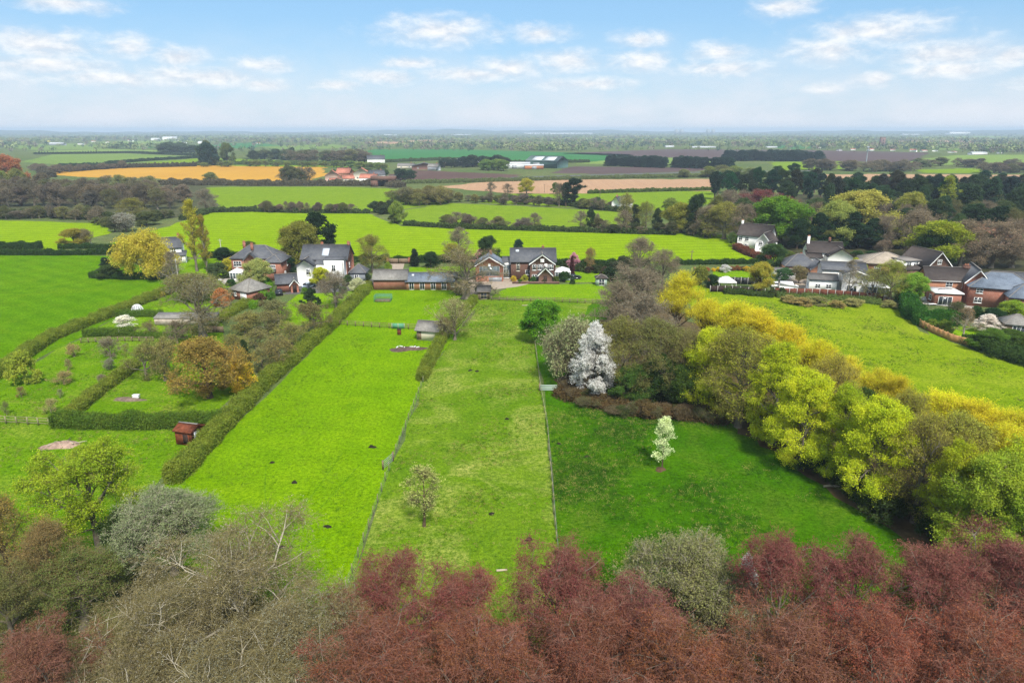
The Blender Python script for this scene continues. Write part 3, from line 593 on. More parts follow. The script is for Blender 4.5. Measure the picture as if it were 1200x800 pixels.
# the air
mh = bpy.data.materials.new('haze'); mh.use_nodes = True; hn = mh.node_tree; hn.nodes.clear()
pv = N(hn, 'ShaderNodeVolumePrincipled'); pv.inputs['Color'].default_value = (.68, .84, 1.0, 1); pv.inputs['Density'].default_value = HAZE = 1.6e-4
L(hn, pv.outputs[0], N(hn, 'ShaderNodeOutputMaterial').inputs['Volume'])
mb = MB(); mb.box((0, 0, 35), (34000, 34000, 74)); tag(mb.build('haze', mh), kind='stuff')
# ------------------------------------------------------------------ building materials
B_red = brick_mat('brick_red', (.30, .085, .045), (.40, .13, .075), (.36, .30, .25))
B_dark = brick_mat('brick_dark', (.13, .055, .04), (.19, .085, .06), (.22, .18, .15))
B_orange = brick_mat('brick_orange', (.36, .13, .06), (.44, .18, .09), (.38, .31, .25))
W_white = plain('render_white', (.86, .85, .82), .8, .2, .05, .6)
W_cream = plain('render_cream', (.62, .56, .45), .8, .2, .08, .6)
W_pink = plain('render_pink', (.52, .36, .29), .8, .2, .08, .6)
W_grey = plain('cladding_grey', (.20, .22, .24), .7, .3, .1, .8)
R_slate = slate_mat('roof_slate', (.070, .076, .09), (.11, .116, .132), (.17,.17,.165))
R_blue = slate_mat('roof_blue_slate', (.10, .125, .165), (.15, .18, .22))
R_brown = slate_mat('roof_brown_tile', (.040, .031, .028), (.062, .048, .043), (.085, .07, .06))
R_beige = slate_mat('roof_beige_tile', (.30, .25, .19), (.37, .31, .24))
R_red = slate_mat('roof_red_tile', (.36, .13, .085), (.45, .18, .12))
R_grey = slate_mat('roof_grey_tile', (.16, .15, .135), (.22, .21, .19))
R_metal = plain('roof_sheet_pale', (.62, .64, .65), .5, .4, .1, .3)
R_felt = plain('roof_felt', (.12, .115, .11), .9, .1, .2, .8)
R_lead = plain('roof_ridge', (.22, .2, .18), .8, .2, .15, 2)
P_white = plain('paint_white', (.82, .82, .80), .45, .4, .03, 1)
P_cream = plain('paint_cream', (.66, .62, .50), .5, .4, .05, 1)
P_black = plain('paint_black', (.025, .025, .028), .4, .4, .1, 1)
P_grey = plain('paint_grey', (.3, .32, .34), .5, .4, .1, 1)
P_green = plain('paint_green', (.10, .28, .16), .7, .2, .2, 1.5)
P_sage = plain('paint_sage', (.36, .45, .38), .7, .2, .1, 1)
GLASS = plain('window_glass', (.03, .036, .042), .08, .6, .2, .5)
CGLASS = plain('conservatory_glass', (.10, .13, .14), .1, .6, .2, .5)
PLANK = plain('timber_weathered', (.20, .15, .10), .9, .1, .3, 2.5)
TIM_OR = plain('timber_orange', (.52, .29, .13), .8, .2, .18, 1.6)
TIM_DK = plain('timber_dark', (.045, .03, .025), .85, .1, .25, 1.5)
TIM_RD = plain('timber_red_brown', (.15, .055, .035), .85, .1, .2, 1.5)
TIM_PALE = plain('timber_pale', (.42, .36, .26), .85, .1, .2, 2)
PLANK_G = plain('timber_green_grey', (.24, .23, .12), .85, .1, .2, 2)
CONC = plain('concrete', (.45, .43, .40), .9, .1, .12, 1.5)
RUST = plain('rusty_sheet', (.16, .05, .025), .9, .1, .5, 1.8)
METAL = plain('galvanised', (.42, .45, .48), .4, .5, .15, 2, .6)
RUBBER = plain('rubber', (.02, .02, .02), .9, .1, .1, 1)
STONE = plain('stone', (.42, .36, .30), .9, .1, .3, 1.2, bump=.3)
CANVAS = plain('canvas_white', (.80, .80, .79), .8, .2, .04, .8)
WIRE = plain('wire', (.28, .28, .27), .5, .4, .1, 1, .5)
POTY = plain('flower_yellow', (.75, .55, .02), .9, .1, .2, 5)

# ------------------------------------------------------------------ houses
def roof_mesh(b):
    cx, cy, w, d, ev, rg = b['c'][0], b['c'][1], b['w'], b['d'], b['ev'], b['rg']; o = b.get('oh', .35); th = .16; mb = MB(); k = b['roof']
    x0, x1, y0, y1 = cx - w/2 - o, cx + w/2 + o, cy - d/2 - o, cy + d/2 + o
    if k in ('gx', 'gy'):
        half = (d if k == 'gx' else w) / 2; sl = (rg - ev) / half; lo = ev - sl * o; c = cy if k == 'gx' else cx
        lo += .02
        for sgn in (-1, 1):
            e = c + sgn * (half + o)
            prof = [(c, rg + .02), (e, lo), (e, lo + th), (c, rg + .02 + th * 1.1)]
            if sgn > 0: prof = prof[::-1]
            mb.prism(prof, 'x' if k == 'gx' else 'y', *((x0, x1) if k == 'gx' else (y0, y1)))
        if k == 'gx': mb.box0(x0, x1, c - .13, c + .13, rg + .2, rg + .27, 1)
        else: mb.box0(c - .13, c + .13, y0, y1, rg + .2, rg + .27, 1)
    elif k == 'hip':
        hx = max(0, (w - d) / 2) if w >= d else 0; hy = max(0, (d - w) / 2) if d > w else 0
        hx = max(hx, .02); 
        V = [(x0,y0,ev-.06),(x1,y0,ev-.06),(x1,y1,ev-.06),(x0,y1,ev-.06),(x0,y0,ev+.1),(x1,y0,ev+.1),(x1,y1,ev+.1),(x0,y1,ev+.1)]
        if w >= d: V += [(cx-hx,cy,rg),(cx+hx,cy,rg)]
        else: V += [(cx,cy-hy,rg),(cx,cy+hy,rg)]
        ng = [[3,2,1,0],[0,1,5,4],[1,2,6,5],[2,3,7,6],[3,0,4,7]]
        ng += [[4,5,9,8],[5,6,9],[6,7,8,9],[7,4,8]] if w >= d else [[4,5,8],[5,6,9,8],[6,7,9],[7,4,8,9]]
        mb.add(V, ngons=ng)
        A = np.array(V)
        for i, j in ((4,8),(5,9 if w>=d else 8),(6,9),(7,8 if w>=d else 9),(8,9)): mb.tube([A[i]+[0,0,.03], A[j]+[0,0,.03]], .09, 5, 1)
    elif k == 'flat':
        mb.box0(x0, x1, y0, y1, ev, ev + .22); mb.box0(x0 + .2, x1 - .2, y0 + .2, y1 - .2, ev + .22, ev + .26, 1)
    elif k in ('lf', 'lb', 'll', 'lr'):              # lean-to: high edge away from the named side
        ax = 'x' if k in ('lf', 'lb') else 'y'; a, c = (y0, y1) if ax == 'x' else (x0, x1)
        lo, hi = (ev - .03, rg) if k in ('lf', 'll') else (rg, ev - .03)
        mb.prism([(a, lo), (c, hi), (c, hi + th), (a, lo + th)], ax, *((x0, x1) if ax == 'x' else (y0, y1)))
    return mb
def wall_mesh(b):
    cx, cy, w, d, ev, rg = b['c'][0], b['c'][1], b['w'], b['d'], b['ev'], b['rg']; mb = MB(); k = b['roof']; z0 = b.get('z0', 0)
    x0, x1, y0, y1 = cx - w/2, cx + w/2, cy - d/2, cy + d/2
    if k == 'gx': mb.prism([(y0,z0),(y1,z0),(y1,ev),(cy,rg),(y0,ev)], 'x', x0, x1)
    elif k == 'gy': mb.prism([(x0,z0),(x1,z0),(x1,ev),(cx,rg),(x0,ev)], 'y', y0, y1)
    elif k in ('lf', 'lb'): mb.prism([(y0,z0),(y1,z0),(y1,rg if k=='lf' else ev),(y0,ev if k=='lf' else rg)], 'x', x0, x1)
    elif k in ('ll', 'lr'): mb.prism([(x0,z0),(x1,z0),(x1,rg if k=='ll' else ev),(x0,ev if k=='ll' else rg)], 'y', y0, y1)
    else: mb.box0(x0, x1, y0, y1, z0, ev)
    return mb
def on_face(b, f, u, z):                       # point and unit vectors on a wall face; u from the face's centre
    cx, cy, w, d = b['c'][0], b['c'][1], b['w'], b['d']
    if f == 'f': return (cx + u, cy - d/2, z), 0.0
    if f == 'k': return (cx - u, cy + d/2, z), PI
    if f == 'r': return (cx + w/2, cy + u, z), PI/2
    return (cx - w/2, cy - u, z), -PI/2
def opening(root, b, f, u, z, w, h, cols=2, rows=2, frame=None, name='window', pane=None, arch=False):
    p, rz = on_face(b, f, u, z); fr = MB(); t = .09
    fr.box0(-w/2, w/2, -.07, .02, 0, t); fr.box0(-w/2, w/2, -.07, .02, h - t, h)
    for x in (-w/2, w/2 - t): fr.box0(x, x + t, -.07, .02, t, h - t)
    for i in range(1, cols): x = -w/2 + w * i / cols; fr.box0(x - .035, x + .035, -.06, .02, t, h - t)
    for j in range(1, rows):
        zz = h * j / rows
        for i in range(cols): fr.box0(-w/2 + w*i/cols + .06, -w/2 + w*(i+1)/cols - .06, -.055, .02, zz - .03, zz + .03)
    if name == 'window': fr.box0(-w/2 - .08, w/2 + .08, -.14, .02, -.09, -.005)
    o = fr.build(name, frame or P_white, root, p); o.rotation_euler = (0, 0, rz)
    pn = MB(); pn.box0(-w/2 + .05, w/2 - .05, -.03, .015, .05, h - .05); pn.build('pane', pane or GLASS, o)
    return o
def chimney(root, x, y, z, h, m=None, w=.7, d=.5, pots=2):
    mb = MB(); mb.box0(x - w/2, x + w/2, y - d/2, y + d/2, z, z + h); mb.box0(x - w/2 - .06, x + w/2 + .06, y - d/2 - .06, y + d/2 + .06, z + h, z + h + .12)
    for i in range(pots): px = x + (i - (pots - 1)/2) * .35; mb.tube([(px, y, z + h + .1), (px, y, z + h + .5)], [.13, .1], 8, 1)
    return mb.build('chimney', [m or B_red, plain_pot], root)
plain_pot = plain('clay_pot', (.38, .16, .09), .9, .1, .1, 3)
def house(name, label, cat, px, py, blocks, opens=(), chims=(), rz=0.0, group=None, xyz=None, extra=None, gutters=True):
    root = empty(name, label, cat, G(px, py) if xyz is None else xyz, rz, group)
    roofs = []
    for b in blocks:
        wall_mesh(b).build('wall', b['wm'], root)
        r = roof_mesh(b).build('roof', [b['rm'], b.get('rm2', R_lead)], root); roofs.append(r)
        if gutters and b['roof'] in ('gx', 'gy') and b.get('gut', True):
            g = MB(); cx, cy, w_, d_ = *b['c'], b['w'], b['d']; o = b.get('oh', .35)
            if b['roof'] == 'gy':                               # white barge boards on the gable facing the viewer
                half = w_/2; sl = (b['rg'] - b['ev'])/half
                for s in (-1, 1):
                    e = cx + s*(half + o); yy = cy - d_/2 - o
                    pr = [(cx, b['rg'] - .2), (e, b['ev'] - sl*o - .2), (e, b['ev'] - sl*o + .1), (cx, b['rg'] + .12)]
                    g.prism(pr if s < 0 else pr[::-1], 'y', yy - .05, yy - .002)
                g.build('barge_board', b.get('bm', P_white), root)
            else:
                for s in (-1, 1):
                    yy = cy + s*(d_/2 + o + .06); sl = (b['rg'] - b['ev'])/(d_/2)
                    g = MB(); g.box0(cx - w_/2 - o, cx + w_/2 + o, yy - .05, yy + .05, b['ev'] - sl*o, b['ev'] - sl*o + .12); g.build('gutter', b.get('bm', P_black), root)
    for q in opens:
        kw = dict(q[7]) if len(q) > 7 else {}
        opening(root, blocks[q[0]], q[1], q[2], q[3], q[4], q[5], q[6], **kw)
    for c in chims: chimney(roofs[c[0]], *c[1:])
    if extra: extra(root, roofs)
    return root
def bk(cx, cy, w, d, ev, rg, roof, wm, rm, **k): return dict(c=(cx, cy), w=w, d=d, ev=ev, rg=rg, roof=roof, wm=wm, rm=rm, **k)
def skylight(roof, x, y, z, w, l, slope, m=None):
    mb = MB(); mb.box((0, 0, 0), (w, l, .1)); mb.box((0, 0, .06), (w - .16, l - .16, .04), 1); o = mb.build('skylight', [m or P_grey, SKYG], roof, (x, y, z)); o.rotation_euler = (slope, 0, 0)
SKYG = plain('skylight_glass', (.55, .60, .66), .15, .5, .05, 1)
def conservatory(root, x, y, w, d, h, rg):
    mb = MB(); mb.box0(x - w/2, x + w/2, y - d/2, y + d/2, 0, .5); c = mb.build('conservatory', P_white, root)
    g = MB(); g.box0(x - w/2 + .05, x + w/2 - .05, y - d/2 + .05, y + d/2 - .05, .5, h); g.build('glazing', CGLASS, c)
    f = MB(); n = max(2, int(w / .8)); nd = max(2, int(d / .8))
    for i in range(n + 1):
        for yy in (y - d/2, y + d/2): f.box((x - w/2 + w*i/n, yy, (h + .5)/2), (.12, .12, h - .5))
    for i in range(1, nd):
        for xx in (x - w/2, x + w/2): f.box((xx, y - d/2 + d*i/nd, (h + .5)/2), (.12, .12, h - .5))
    f.build('frame', P_white, c)
    b = bk(x, y, w, d, h, rg, 'hip', None, None, oh=.15); roof_mesh(b).build('roof', [P_white, P_white], c)
    return c

# A white rendered house with brick gable
u = mpp(380, 333)
def exA(root, roofs):
    skylight(roofs[0], .2, 3.3, 8.22, 1.9, 2.8, math.atan2(3.1, 4))
    [MB().tube([(x, y, .1), (x, y, z)], .06, 6).build('drainpipe', P_black, root) for x, y, z in ((5.55, -.7, 6.1), (-1.75, -.75, 4.7))]
    mb = MB()                                                    # white bargeless verge finial on the brick gable
    mb.tube([(6.5, 5.6, 9.9), (6.5, 5.6, 11.0)], [.12, .02], 6); mb.build('finial', R_lead, roofs[0])
house('white_house', 'white rendered house with slate roof and a red brick right gable', 'house', 380, 333, [
    bk(0, 5.6, 12.4, 8.0, 6.6, 9.7, 'gx', B_red, R_slate), bk(-4.2, .6, 4.6, 5.0, 5.5, 7.1, 'gy', W_white, R_slate, bm=P_black),
    bk(-.7, 1.0, 2.4, 3.2, 5.5, 6.9, 'lf', W_white, R_slate, oh=.1), bk(3.2, 1.0, 5.4, 3.2, 6.75, 7.1, 'lf', W_white, R_slate, oh=.1),
    bk(8.6, 4.6, 4.2, 4.6, 2.6, 4.8, 'hip', W_grey, R_slate)],
    [(1,'f',.7,3.0,1.1,1.6,2), (1,'f',1.4,1.0,1.4,.9,2), (2,'f',-.5,3.0,.7,1.3,1), (3,'f',-.2,3.6,1.1,1.9,2), (3,'f',1.8,.3,.9,2.1,1,dict(name='door',rows=1)),
     (3,'f',-1.6,.9,1.2,1.2,2), (4,'f',-.2,.1,1.2,2.1,2,dict(name='door',rows=1)), (4,'r',0,.8,2.2,1.4,3), (0,'r',-1.5,4.0,.8,1.3,1)],
    [(0, 6.0, 5.6, 9.6, .9, B_red), (0, -1.5, 6.5, 9.2, .9, B_red)], extra=exA)
# B brick house with hipped slate roof and conservatory
house('brick_house', 'red brick house with hipped slate roof and small white conservatory', 'house', 302, 327, [
    bk(-1.0, 5, 12.5, 8, 5.6, 8.8, 'hip', B_red, R_slate), bk(-1.2, .8, 4.0, 2.4, 5.5, 7.4, 'gy', B_red, R_slate, bm=R_slate),
    bk(5.2, 2.6, 4.4, 8.4, 5.0, 6.9, 'hip', B_red, R_slate), bk(3.2, -1.8, 5.0, 1.4, 2.5, 3.3, 'lf', B_red, R_slate)],
    [(0,'f',-4.6,3.4,2.2,1.5,3), (1,'f',0,3.3,1.6,1.3,2), (2,'f',-.2,3.4,1.8,1.0,3), (1,'f',0,.8,1.6,1.3,2), (2,'r',-1,.1,1.0,2.0,1,dict(name='door',rows=2)), (2,'r',1.5,3.2,1.2,1.2,2)],
    [(0, -4.8, 5.4, 7.6, 2.0, B_red), (0, -1.9, 3.4, 7.4, 1.9, B_red)], extra=lambda r, rf: conservatory(r, -5.2, -.6, 3.2, 3.0, 2.2, 3.2))
house('garage', 'low brick garage with grey hipped slate roof beside the orchard shrubs', 'garage', 285, 351, [
    bk(0, 2.4, 6.6, 6.4, 2.4, 4.9, 'hip', B_red, R_grey, oh=.4)], [(0,'f',1.4,.1,2.3,2.0,4,dict(name='garage_door',frame=P_white,pane=P_white)), (0,'f',-1.7,1.0,.9,1.0,2)], rz=R(-32))
house('garage', 'small red brick garage with gabled slate roof beside the silver car', 'garage', 338, 342, [
    bk(-.2, 2.2, 5.0, 4.6, 2.4, 4.2, 'gx', B_red, R_slate), bk(1.6, -.6, 2.0, 1.6, 2.3, 3.5, 'gy', B_red, R_slate)],
    [(1,'f',0,.1,1.0,2.0,1,dict(name='door',frame=TIM_DK,pane=TIM_DK,rows=1))], rz=R(20))
# E long outbuilding
def exE(root, roofs):
    skylight(roofs[0], -4.6, 1.5, 3.72, .7, .8, R(32)); skylight(roofs[0], -.3, 1.5, 3.72, .7, .8, R(32))
house('outbuilding', 'long low brick outbuilding, half brick wall, half white french doors', 'outbuilding', 485, 340, [
    bk(-6.2, 2.6, 8.6, 4.8, 2.9, 4.8, 'gx', B_red, R_grey), bk(4.6, 2.3, 13.0, 4.4, 2.4, 4.1, 'gx', B_orange, R_blue)],
    [(1,'f',x,.1,1.3,2.0,2,dict(name='door',rows=1)) for x in (-5.2,-2.4,.5,3.3)] + [(1,'f',5.6,.9,1.0,1.1,2)], extra=exE)
# F gatehouse and main house
def exF(root, roofs):
    conservatory(root, 11.0, 2.6, 4.2, 4.2, 2.3, 3.4)
    skylight(roofs[2], -1.6, 3.9, 7.75, 1.0, .9, math.atan2(2.9, 4))
    mb = MB(); mb.prism([(.4*math.cos(t), .4*math.sin(t)) for t in np.linspace(0, 2*PI, 17)[:-1]], 'y', -.06, 0); o = mb.build('clock_face', P_white, root, (-9.3, -1.03, 4.7))
    mb = MB(); mb.box0(-3, 9.8, -3.9, -3.5, 0, .6); mb.build('terrace_wall', B_dark, root)
house('country_house', 'dark brick country house with twin gables, glazed link and slate roofs', 'house', 613, 329, [
    bk(-9.3, 2.5, 7.6, 7.0, 4.6, 6.9, 'gy', B_red, R_blue), bk(-4.0, 4.5, 3.6, 4.0, 4.7, 5.6, 'lf', P_white, R_slate, oh=.1),
    bk(2.8, 4.8, 12.4, 8.0, 5.3, 8.2, 'gx', B_dark, R_slate), bk(5.2, 1.0, 6.6, 5.0, 5.2, 7.6, 'gy', B_dark, R_slate), bk(6.0, -2.2, 3.6, 2.4, 2.5, 4.3, 'gy', B_dark, R_slate)],
    [(0,'f',0,1.6,5.6,2.7,6,dict(frame=P_grey,pane=CGLASS,rows=2,name='glazed_screen')), (0,'f',1.6,.05,3.6,1.2,2,dict(name='garage_door',frame=P_grey,pane=P_grey,rows=1)),
     (1,'f',0,.3,3.0,3.8,4,dict(rows=3,frame=P_white,pane=CGLASS)), (2,'f',-4.2,2.6,1.0,2.4,2,dict(frame=P_cream,rows=3)), (2,'f',-1.6,1.6,1.2,1.3,2),
     (3,'f',-2.2,3.3,1.1,1.6,1), (3,'f',-.5,3.4,1.5,1.5,3), (3,'f',2.3,3.4,1.5,1.5,3), (3,'f',1.0,3.7,.8,1.4,1,dict(pane=P_white)), (3,'f',0,5.6,1.0,.8,1,dict(pane=P_white,rows=1)), (3,'f',-2.1,.8,1.4,1.3,2),
     (4,'f',0,.1,1.0,2.0,1,dict(name='door',rows=1,frame=TIM_DK,pane=TIM_DK))],
    [(0, -9.0, 3.6, 6.4, 1.2, B_red), (2, 5.6, 4.8, 7.9, .8, B_dark)], extra=exF)
# small buildings
house('summer_house', 'small brown timber summer house by the big bare oak', 'shed', 567, 351, [bk(0, 1.6, 2.9, 3.0, 2.1, 3.1, 'gx', PLANK, R_felt, bm=PLANK)],
      [(0,'f',0,.1,1.6,1.7,2,dict(name='door',rows=2,frame=TIM_PALE))])
house('garden_shed', 'pale rendered shed with mossy grey roof beside the clipped hedge', 'shed', 500, 400, [bk(0, 2.4, 4.4, 3.8, 2.2, 3.4, 'gx', W_cream, R_grey, bm=R_grey)],
      [(0,'f',-1.7,.1,.9,1.8,1,dict(name='door',rows=1,frame=PLANK,pane=PLANK))], rz=R(-12))
house('tin_shed', 'rusty corrugated tin shed at the end of the clipped hedge', 'shed', 216, 522, [bk(0, 1.3, 2.6, 2.4, 2.0, 2.5, 'gx', RUST, RUST, oh=.15, bm=RUST)],
      [(0,'r',-.3,.1,.9,1.7,2,dict(name='door',frame=METAL,pane=METAL,rows=1)), (0,'f',.3,.1,1.0,1.6,1,dict(name='door',frame=RUST,pane=TIM_DK,rows=1))], rz=R(-14))
house('summer_house', 'pale green summer house at the edge of the front lawn', 'shed', 705, 335, [bk(0, 1.3, 2.8, 2.4, 2.0, 2.9, 'hip', P_sage, R_brown, oh=.3)],
      [(0,'f',0,.1,1.6,1.7,2,dict(name='door',rows=2)), (0,'l',0,.8,1.2,1.0,2)])
house('white_house', 'white gabled house half hidden behind the golden weeping willow', 'house', 205, 308, [bk(-2, 4, 8.5, 6.5, 4.8, 7.4, 'gx', W_white, R_slate), bk(1.6, .2, 3.6, 3, 2.4, 3.4, 'lf', W_white, R_slate)],
      [(0,'r',-1,3,1.2,1.3,2), (0,'f',2,3,1.3,1.3,2), (1,'f',0,.8,1.6,1.2,3)], [(0,-5.2,4,7.2,1.2,B_red),(0,1.5,4,7.2,1.2,B_red)], rz=R(18))
# right-hand houses
house('white_house', 'white house with steep brown roof at the corner of the lime field', 'house', 886, 295, [
    bk(-2, 5, 11, 6.5, 5.2, 8.6, 'gx', W_white, R_brown), bk(3.2, 0, 5.0, 7, 4.2, 6.9, 'gy', W_white, R_brown), bk(5.8, -5, 5.0, 5.0, 2.5, 4.6, 'gy', W_white, R_brown)],
    [(0,'f',-4.4,3.2,1.3,1.3,2), (0,'f',-2.2,3.2,1.3,1.3,2), (0,'f',-4.2,.8,1.3,1.3,2), (0,'f',-2.2,.8,1.3,1.3,2), (1,'f',-.8,3,1.2,1.2,2), (2,'l',0,.8,1.5,1.2,2), (2,'f',0,.8,1.8,1.2,3)],
    [(0, -7.4, 5, 7.4, 2.2, W_white)], rz=R(-38))
house('bungalow', 'red brick bungalow with blue-grey slate roof behind the gravel drive', 'house', 945, 327, [bk(-1.0, 5.5, 9, 7.5, 3.2, 6.2, 'hip', B_orange, R_slate), bk(3, 1.5, 5, 5.5, 3.2, 5.1, 'gy', B_orange, R_slate, bm=R_slate)],
    [(1,'f',.9,.1,1.2,2.2,2,dict(name='door',rows=1,frame=TIM_DK)), (1,'f',-1.2,.9,1.2,1.2,2), (0,'f',-2.6,.9,1.6,1.3,3)], rz=R(-8))
house('white_house', 'white house with dark brown roofs and a tall white chimney', 'house', 970, 316, [bk(-.5, 6, 10.0, 7, 4.8, 7.3, 'gx', W_white, R_brown), bk(3.0, 1.6, 7.0, 4, 4.2, 6.4, 'gy', W_white, R_brown, bm=R_brown), bk(-4, 2, 4, 3.5, 3.4, 5.0, 'lf', W_white, R_brown)],
    [(1,'f',-1.5,1,1.3,1.3,2), (1,'f',1.6,1,1.3,1.3,2), (0,'l',0,2,1.2,1.3,2)], [(0, -5.2, 5.4, 4, 5.0, W_white), (0, 1, 6, 7.5, .9, B_dark)], rz=R(-10))
def exW(root, roofs): conservatory(root, 7.6, -1.4, 5.6, 4.0, 2.3, 3.3)
house('white_house', 'long white rendered house with dark grey roof behind the panel fence', 'house', 985, 342, [
    bk(.6, 5.2, 10.5, 7, 5.4, 6.8, 'gx', W_white, R_slate), bk(-4.6, 1.4, 6.6, 4.4, 3.2, 4.2, 'gx', W_white, R_felt), bk(2.8, 1.0, 6.0, 4.5, 4.9, 6.0, 'gy', W_white, R_slate, bm=P_white, oh=.2)],
    [(1,'l',0,1.0,1.4,1.0,2), (1,'f',-1.2,.8,1.3,1.2,2), (1,'f',1.4,.8,1.3,1.2,2), (2,'f',.6,2.4,2.2,.9,3), (2,'f',-.6,.1,2.4,2.0,3,dict(name='door',rows=1)), (0,'f',-3,3.1,1.5,.9,2)],
    [], rz=R(-14), extra=exW)
house('bungalow', 'brick bungalow with a wide shallow beige hipped roof', 'house', 1040, 321, [bk(0, 5, 12.0, 11, 3.0, 5.6, 'hip', B_orange, R_beige, oh=.7), bk(-7.2, 4, 3, 5, 3.0, 3.4, 'flat', W_white, R_felt)],
    [(0,'f',-3,.9,1.8,1.3,3), (0,'f',2.6,.9,2.4,1.3,3), (0,'l',2,.9,1.4,1.2,2), (1,'f',0,.8,1.4,1.4,2)], rz=R(-16))
house('chalet_house', 'brick chalet house with brown roof and a white-edged gable', 'house', 1097, 325, [bk(0, 5, 7.2, 10.5, 3.6, 7.2, 'gy', B_dark, R_brown, oh=.5), bk(-5.6, 6.5, 5.0, 7.0, 4.3, 4.8, 'flat', W_white, R_felt), bk(-6.3, 3.0, 5.8, 4, 2.3, 3.6, 'lf', B_dark, R_brown)],
    [(0,'f',0,3.8,1.4,1.3,2), (0,'f',1.4,1,1.6,1.3,2), (1,'f',-1.4,2.9,1.6,1.1,2), (1,'f',.9,2.9,1.6,1.1,2)], rz=R(12))
def exR(root, roofs):
    for x, y in ((-.6, -2.2), (1.2, -1.4)):
        mb = MB(); mb.box((0, 0, .12), (1.5, 1.0, .25)); mb.box((0, 0, .27), (1.3, .8, .06), 1); mb.build('roof_lantern', [P_white, GLASS], roofs[1], (x - 3.4, y, 3.27))
house('brick_house', 'red brick house with long brown roof and a white flat-roofed extension', 'house', 1118, 354, [
    bk(0, 5.6, 12, 7, 4.9, 7.4, 'gx', B_orange, R_brown, bm=P_white), bk(-3.2, -1.6, 5.6, 6.0, 3.0, 3.2, 'flat', B_red, P_white, rm2=CANVAS)],
    [(0,'f',-1.0,3.2,1.5,1.3,2), (0,'f',3,3.2,1.5,1.3,2), (1,'f',-.6,.1,3.0,2.2,3,dict(name='door',rows=1)), (1,'l',0,.8,1.6,1.3,2), (0,'f',3,.8,1.8,1.3,3)],
    [(0, 3.4, 5.6, 7.2, .9, B_dark, 1.6, .6, 3)], rz=R(-12), extra=exR)
house('brick_house', 'large red brick house under a sprawling blue-grey slate roof', 'house', 1172, 362, [
    bk(0, 5, 13, 8.5, 4.6, 7.8, 'hip', B_red, R_blue, oh=.5), bk(-4.6, 8.5, 5, 10.5, 5.4, 8.2, 'gy', B_red, R_slate), bk(5.2, 9.2, 12, 6.2, 4.6, 7.2, 'gx', B_red, R_slate), bk(4.6, -.6, 8.0, 6.0, 3.6, 6.6, 'hip', B_red, R_blue, oh=.5)],
    [(0,'f',-4.6,.9,1.6,1.3,2), (0,'f',-4.6,3.2,1.4,1.1,2), (3,'f',0,.9,2.4,1.4,3), (3,'l',0,.9,1.3,1.3,2), (1,'l',2,3.2,1.2,1.3,2), (1,'l',2,.9,1.2,1.3,2)], [], rz=R(-22))
house('house', 'pale pink house showing through the bare trees of the wood', 'house', 1170, 300, [bk(0, 5, 13, 7, 5.4, 8.6, 'gx', W_pink, R_red)],
    [(0,'f',x,z,1.3,1.3,2) for x in (-4,0,4) for z in (.9,3.4)], [(0, -4, 5, 8.2, 1.2, B_red)], rz=R(-10))
house('garage', 'white flat-roofed garage by the leafy shrub on the gravel drive', 'garage', 920, 328, [bk(0, 2.5, 5.6, 4.6, 2.4, 2.6, 'flat', W_white, R_felt)], [(0,'f',-.6,.1,2.4,2.0,4,dict(name='garage_door',pane=P_white))], rz=R(-8))
house('garden_room', 'small grey-roofed garden room among clipped shrubs at the right edge', 'shed', 1192, 393, [bk(0, 2, 4.6, 4, 2.2, 4.0, 'hip', PLANK, R_grey, oh=.4)], [(0,'f',0,.1,2.2,1.9,3,dict(name='door',rows=1))], rz=R(-20))
house('white_house', 'white house behind the hedgerow trees beyond the lime field', 'house', 735, 248, [bk(0, 4, 9, 6, 4.6, 7.4, 'gx', W_white, R_slate)], [(0,'f',-2,3,1.3,1.3,2), (0,'f',2,3,1.3,1.3,2), (0,'f',0,.1,1.2,2,1,dict(name='door'))], [(0,-3.8,4,7,1.1,B_red)], rz=R(35))

# ------------------------------------------------------------------ village, farm and far buildings
VG = 'houses of the red-roofed village'
for i, (px, py, w, h, wm, rm, rz, lab) in enumerate([
    (390, 213.5, 11, 8, W_pink, R_red, 10, 'pinkish house with red roof at the left end of the far village'), (402, 210, 12, 8, B_orange, R_red, -15, 'red-roofed brick house second from the left in the far village'),
    (409, 214, 9, 5, W_cream, R_red, 30, 'low red-roofed cottage in front of the far village houses'), (424, 211, 13, 8.5, W_cream, R_red, 5, 'large cream house with red roof in the middle of the far village'),
    (431, 214.5, 13, 6, W_white, R_red, -8, 'white cottage with red roof at the front of the far village'), (443, 212, 12, 7.5, W_white, R_slate, 25, 'white house with grey roof at the right end of the far village'),
    (438, 215.5, 9, 4.5, W_white, R_slate, 0, 'low white house with grey roof by the brick bridge'), (393, 216, 8, 4, W_white, R_red, 15, 'tiny white outbuilding with red roof beside the village lane'),
    (441, 193, 20, 9.5, W_white, R_slate, 12, 'tall white house standing alone above the far village'), (497, 199, 24, 6, B_dark, R_slate, 5, 'long brick farm house left of the far barns'),
    (507, 200, 11, 6, P_grey, R_grey, -20, 'grey gabled farm house in front of the dark trees'), (475, 198, 17, 5, W_cream, R_grey, -6, 'low cream farm building at the left of the farm row')]):
    w, h = w * 1.05, h * 1.12; d = max(6, w * .6)
    house('cottage', lab, 'house', px, py, [bk(0, d/2, w, d, h * .58, h, 'gx' if i % 3 else 'gy', wm, rm)], [(0,'f',-w*.25,1.2,1.4,1.4,2), (0,'f',w*.25,1.2,1.4,1.4,2)], [(0, w*.3 if i % 3 else 0, d/2, h*.85, 2.0, B_red)], rz=R(rz), gutters=False)
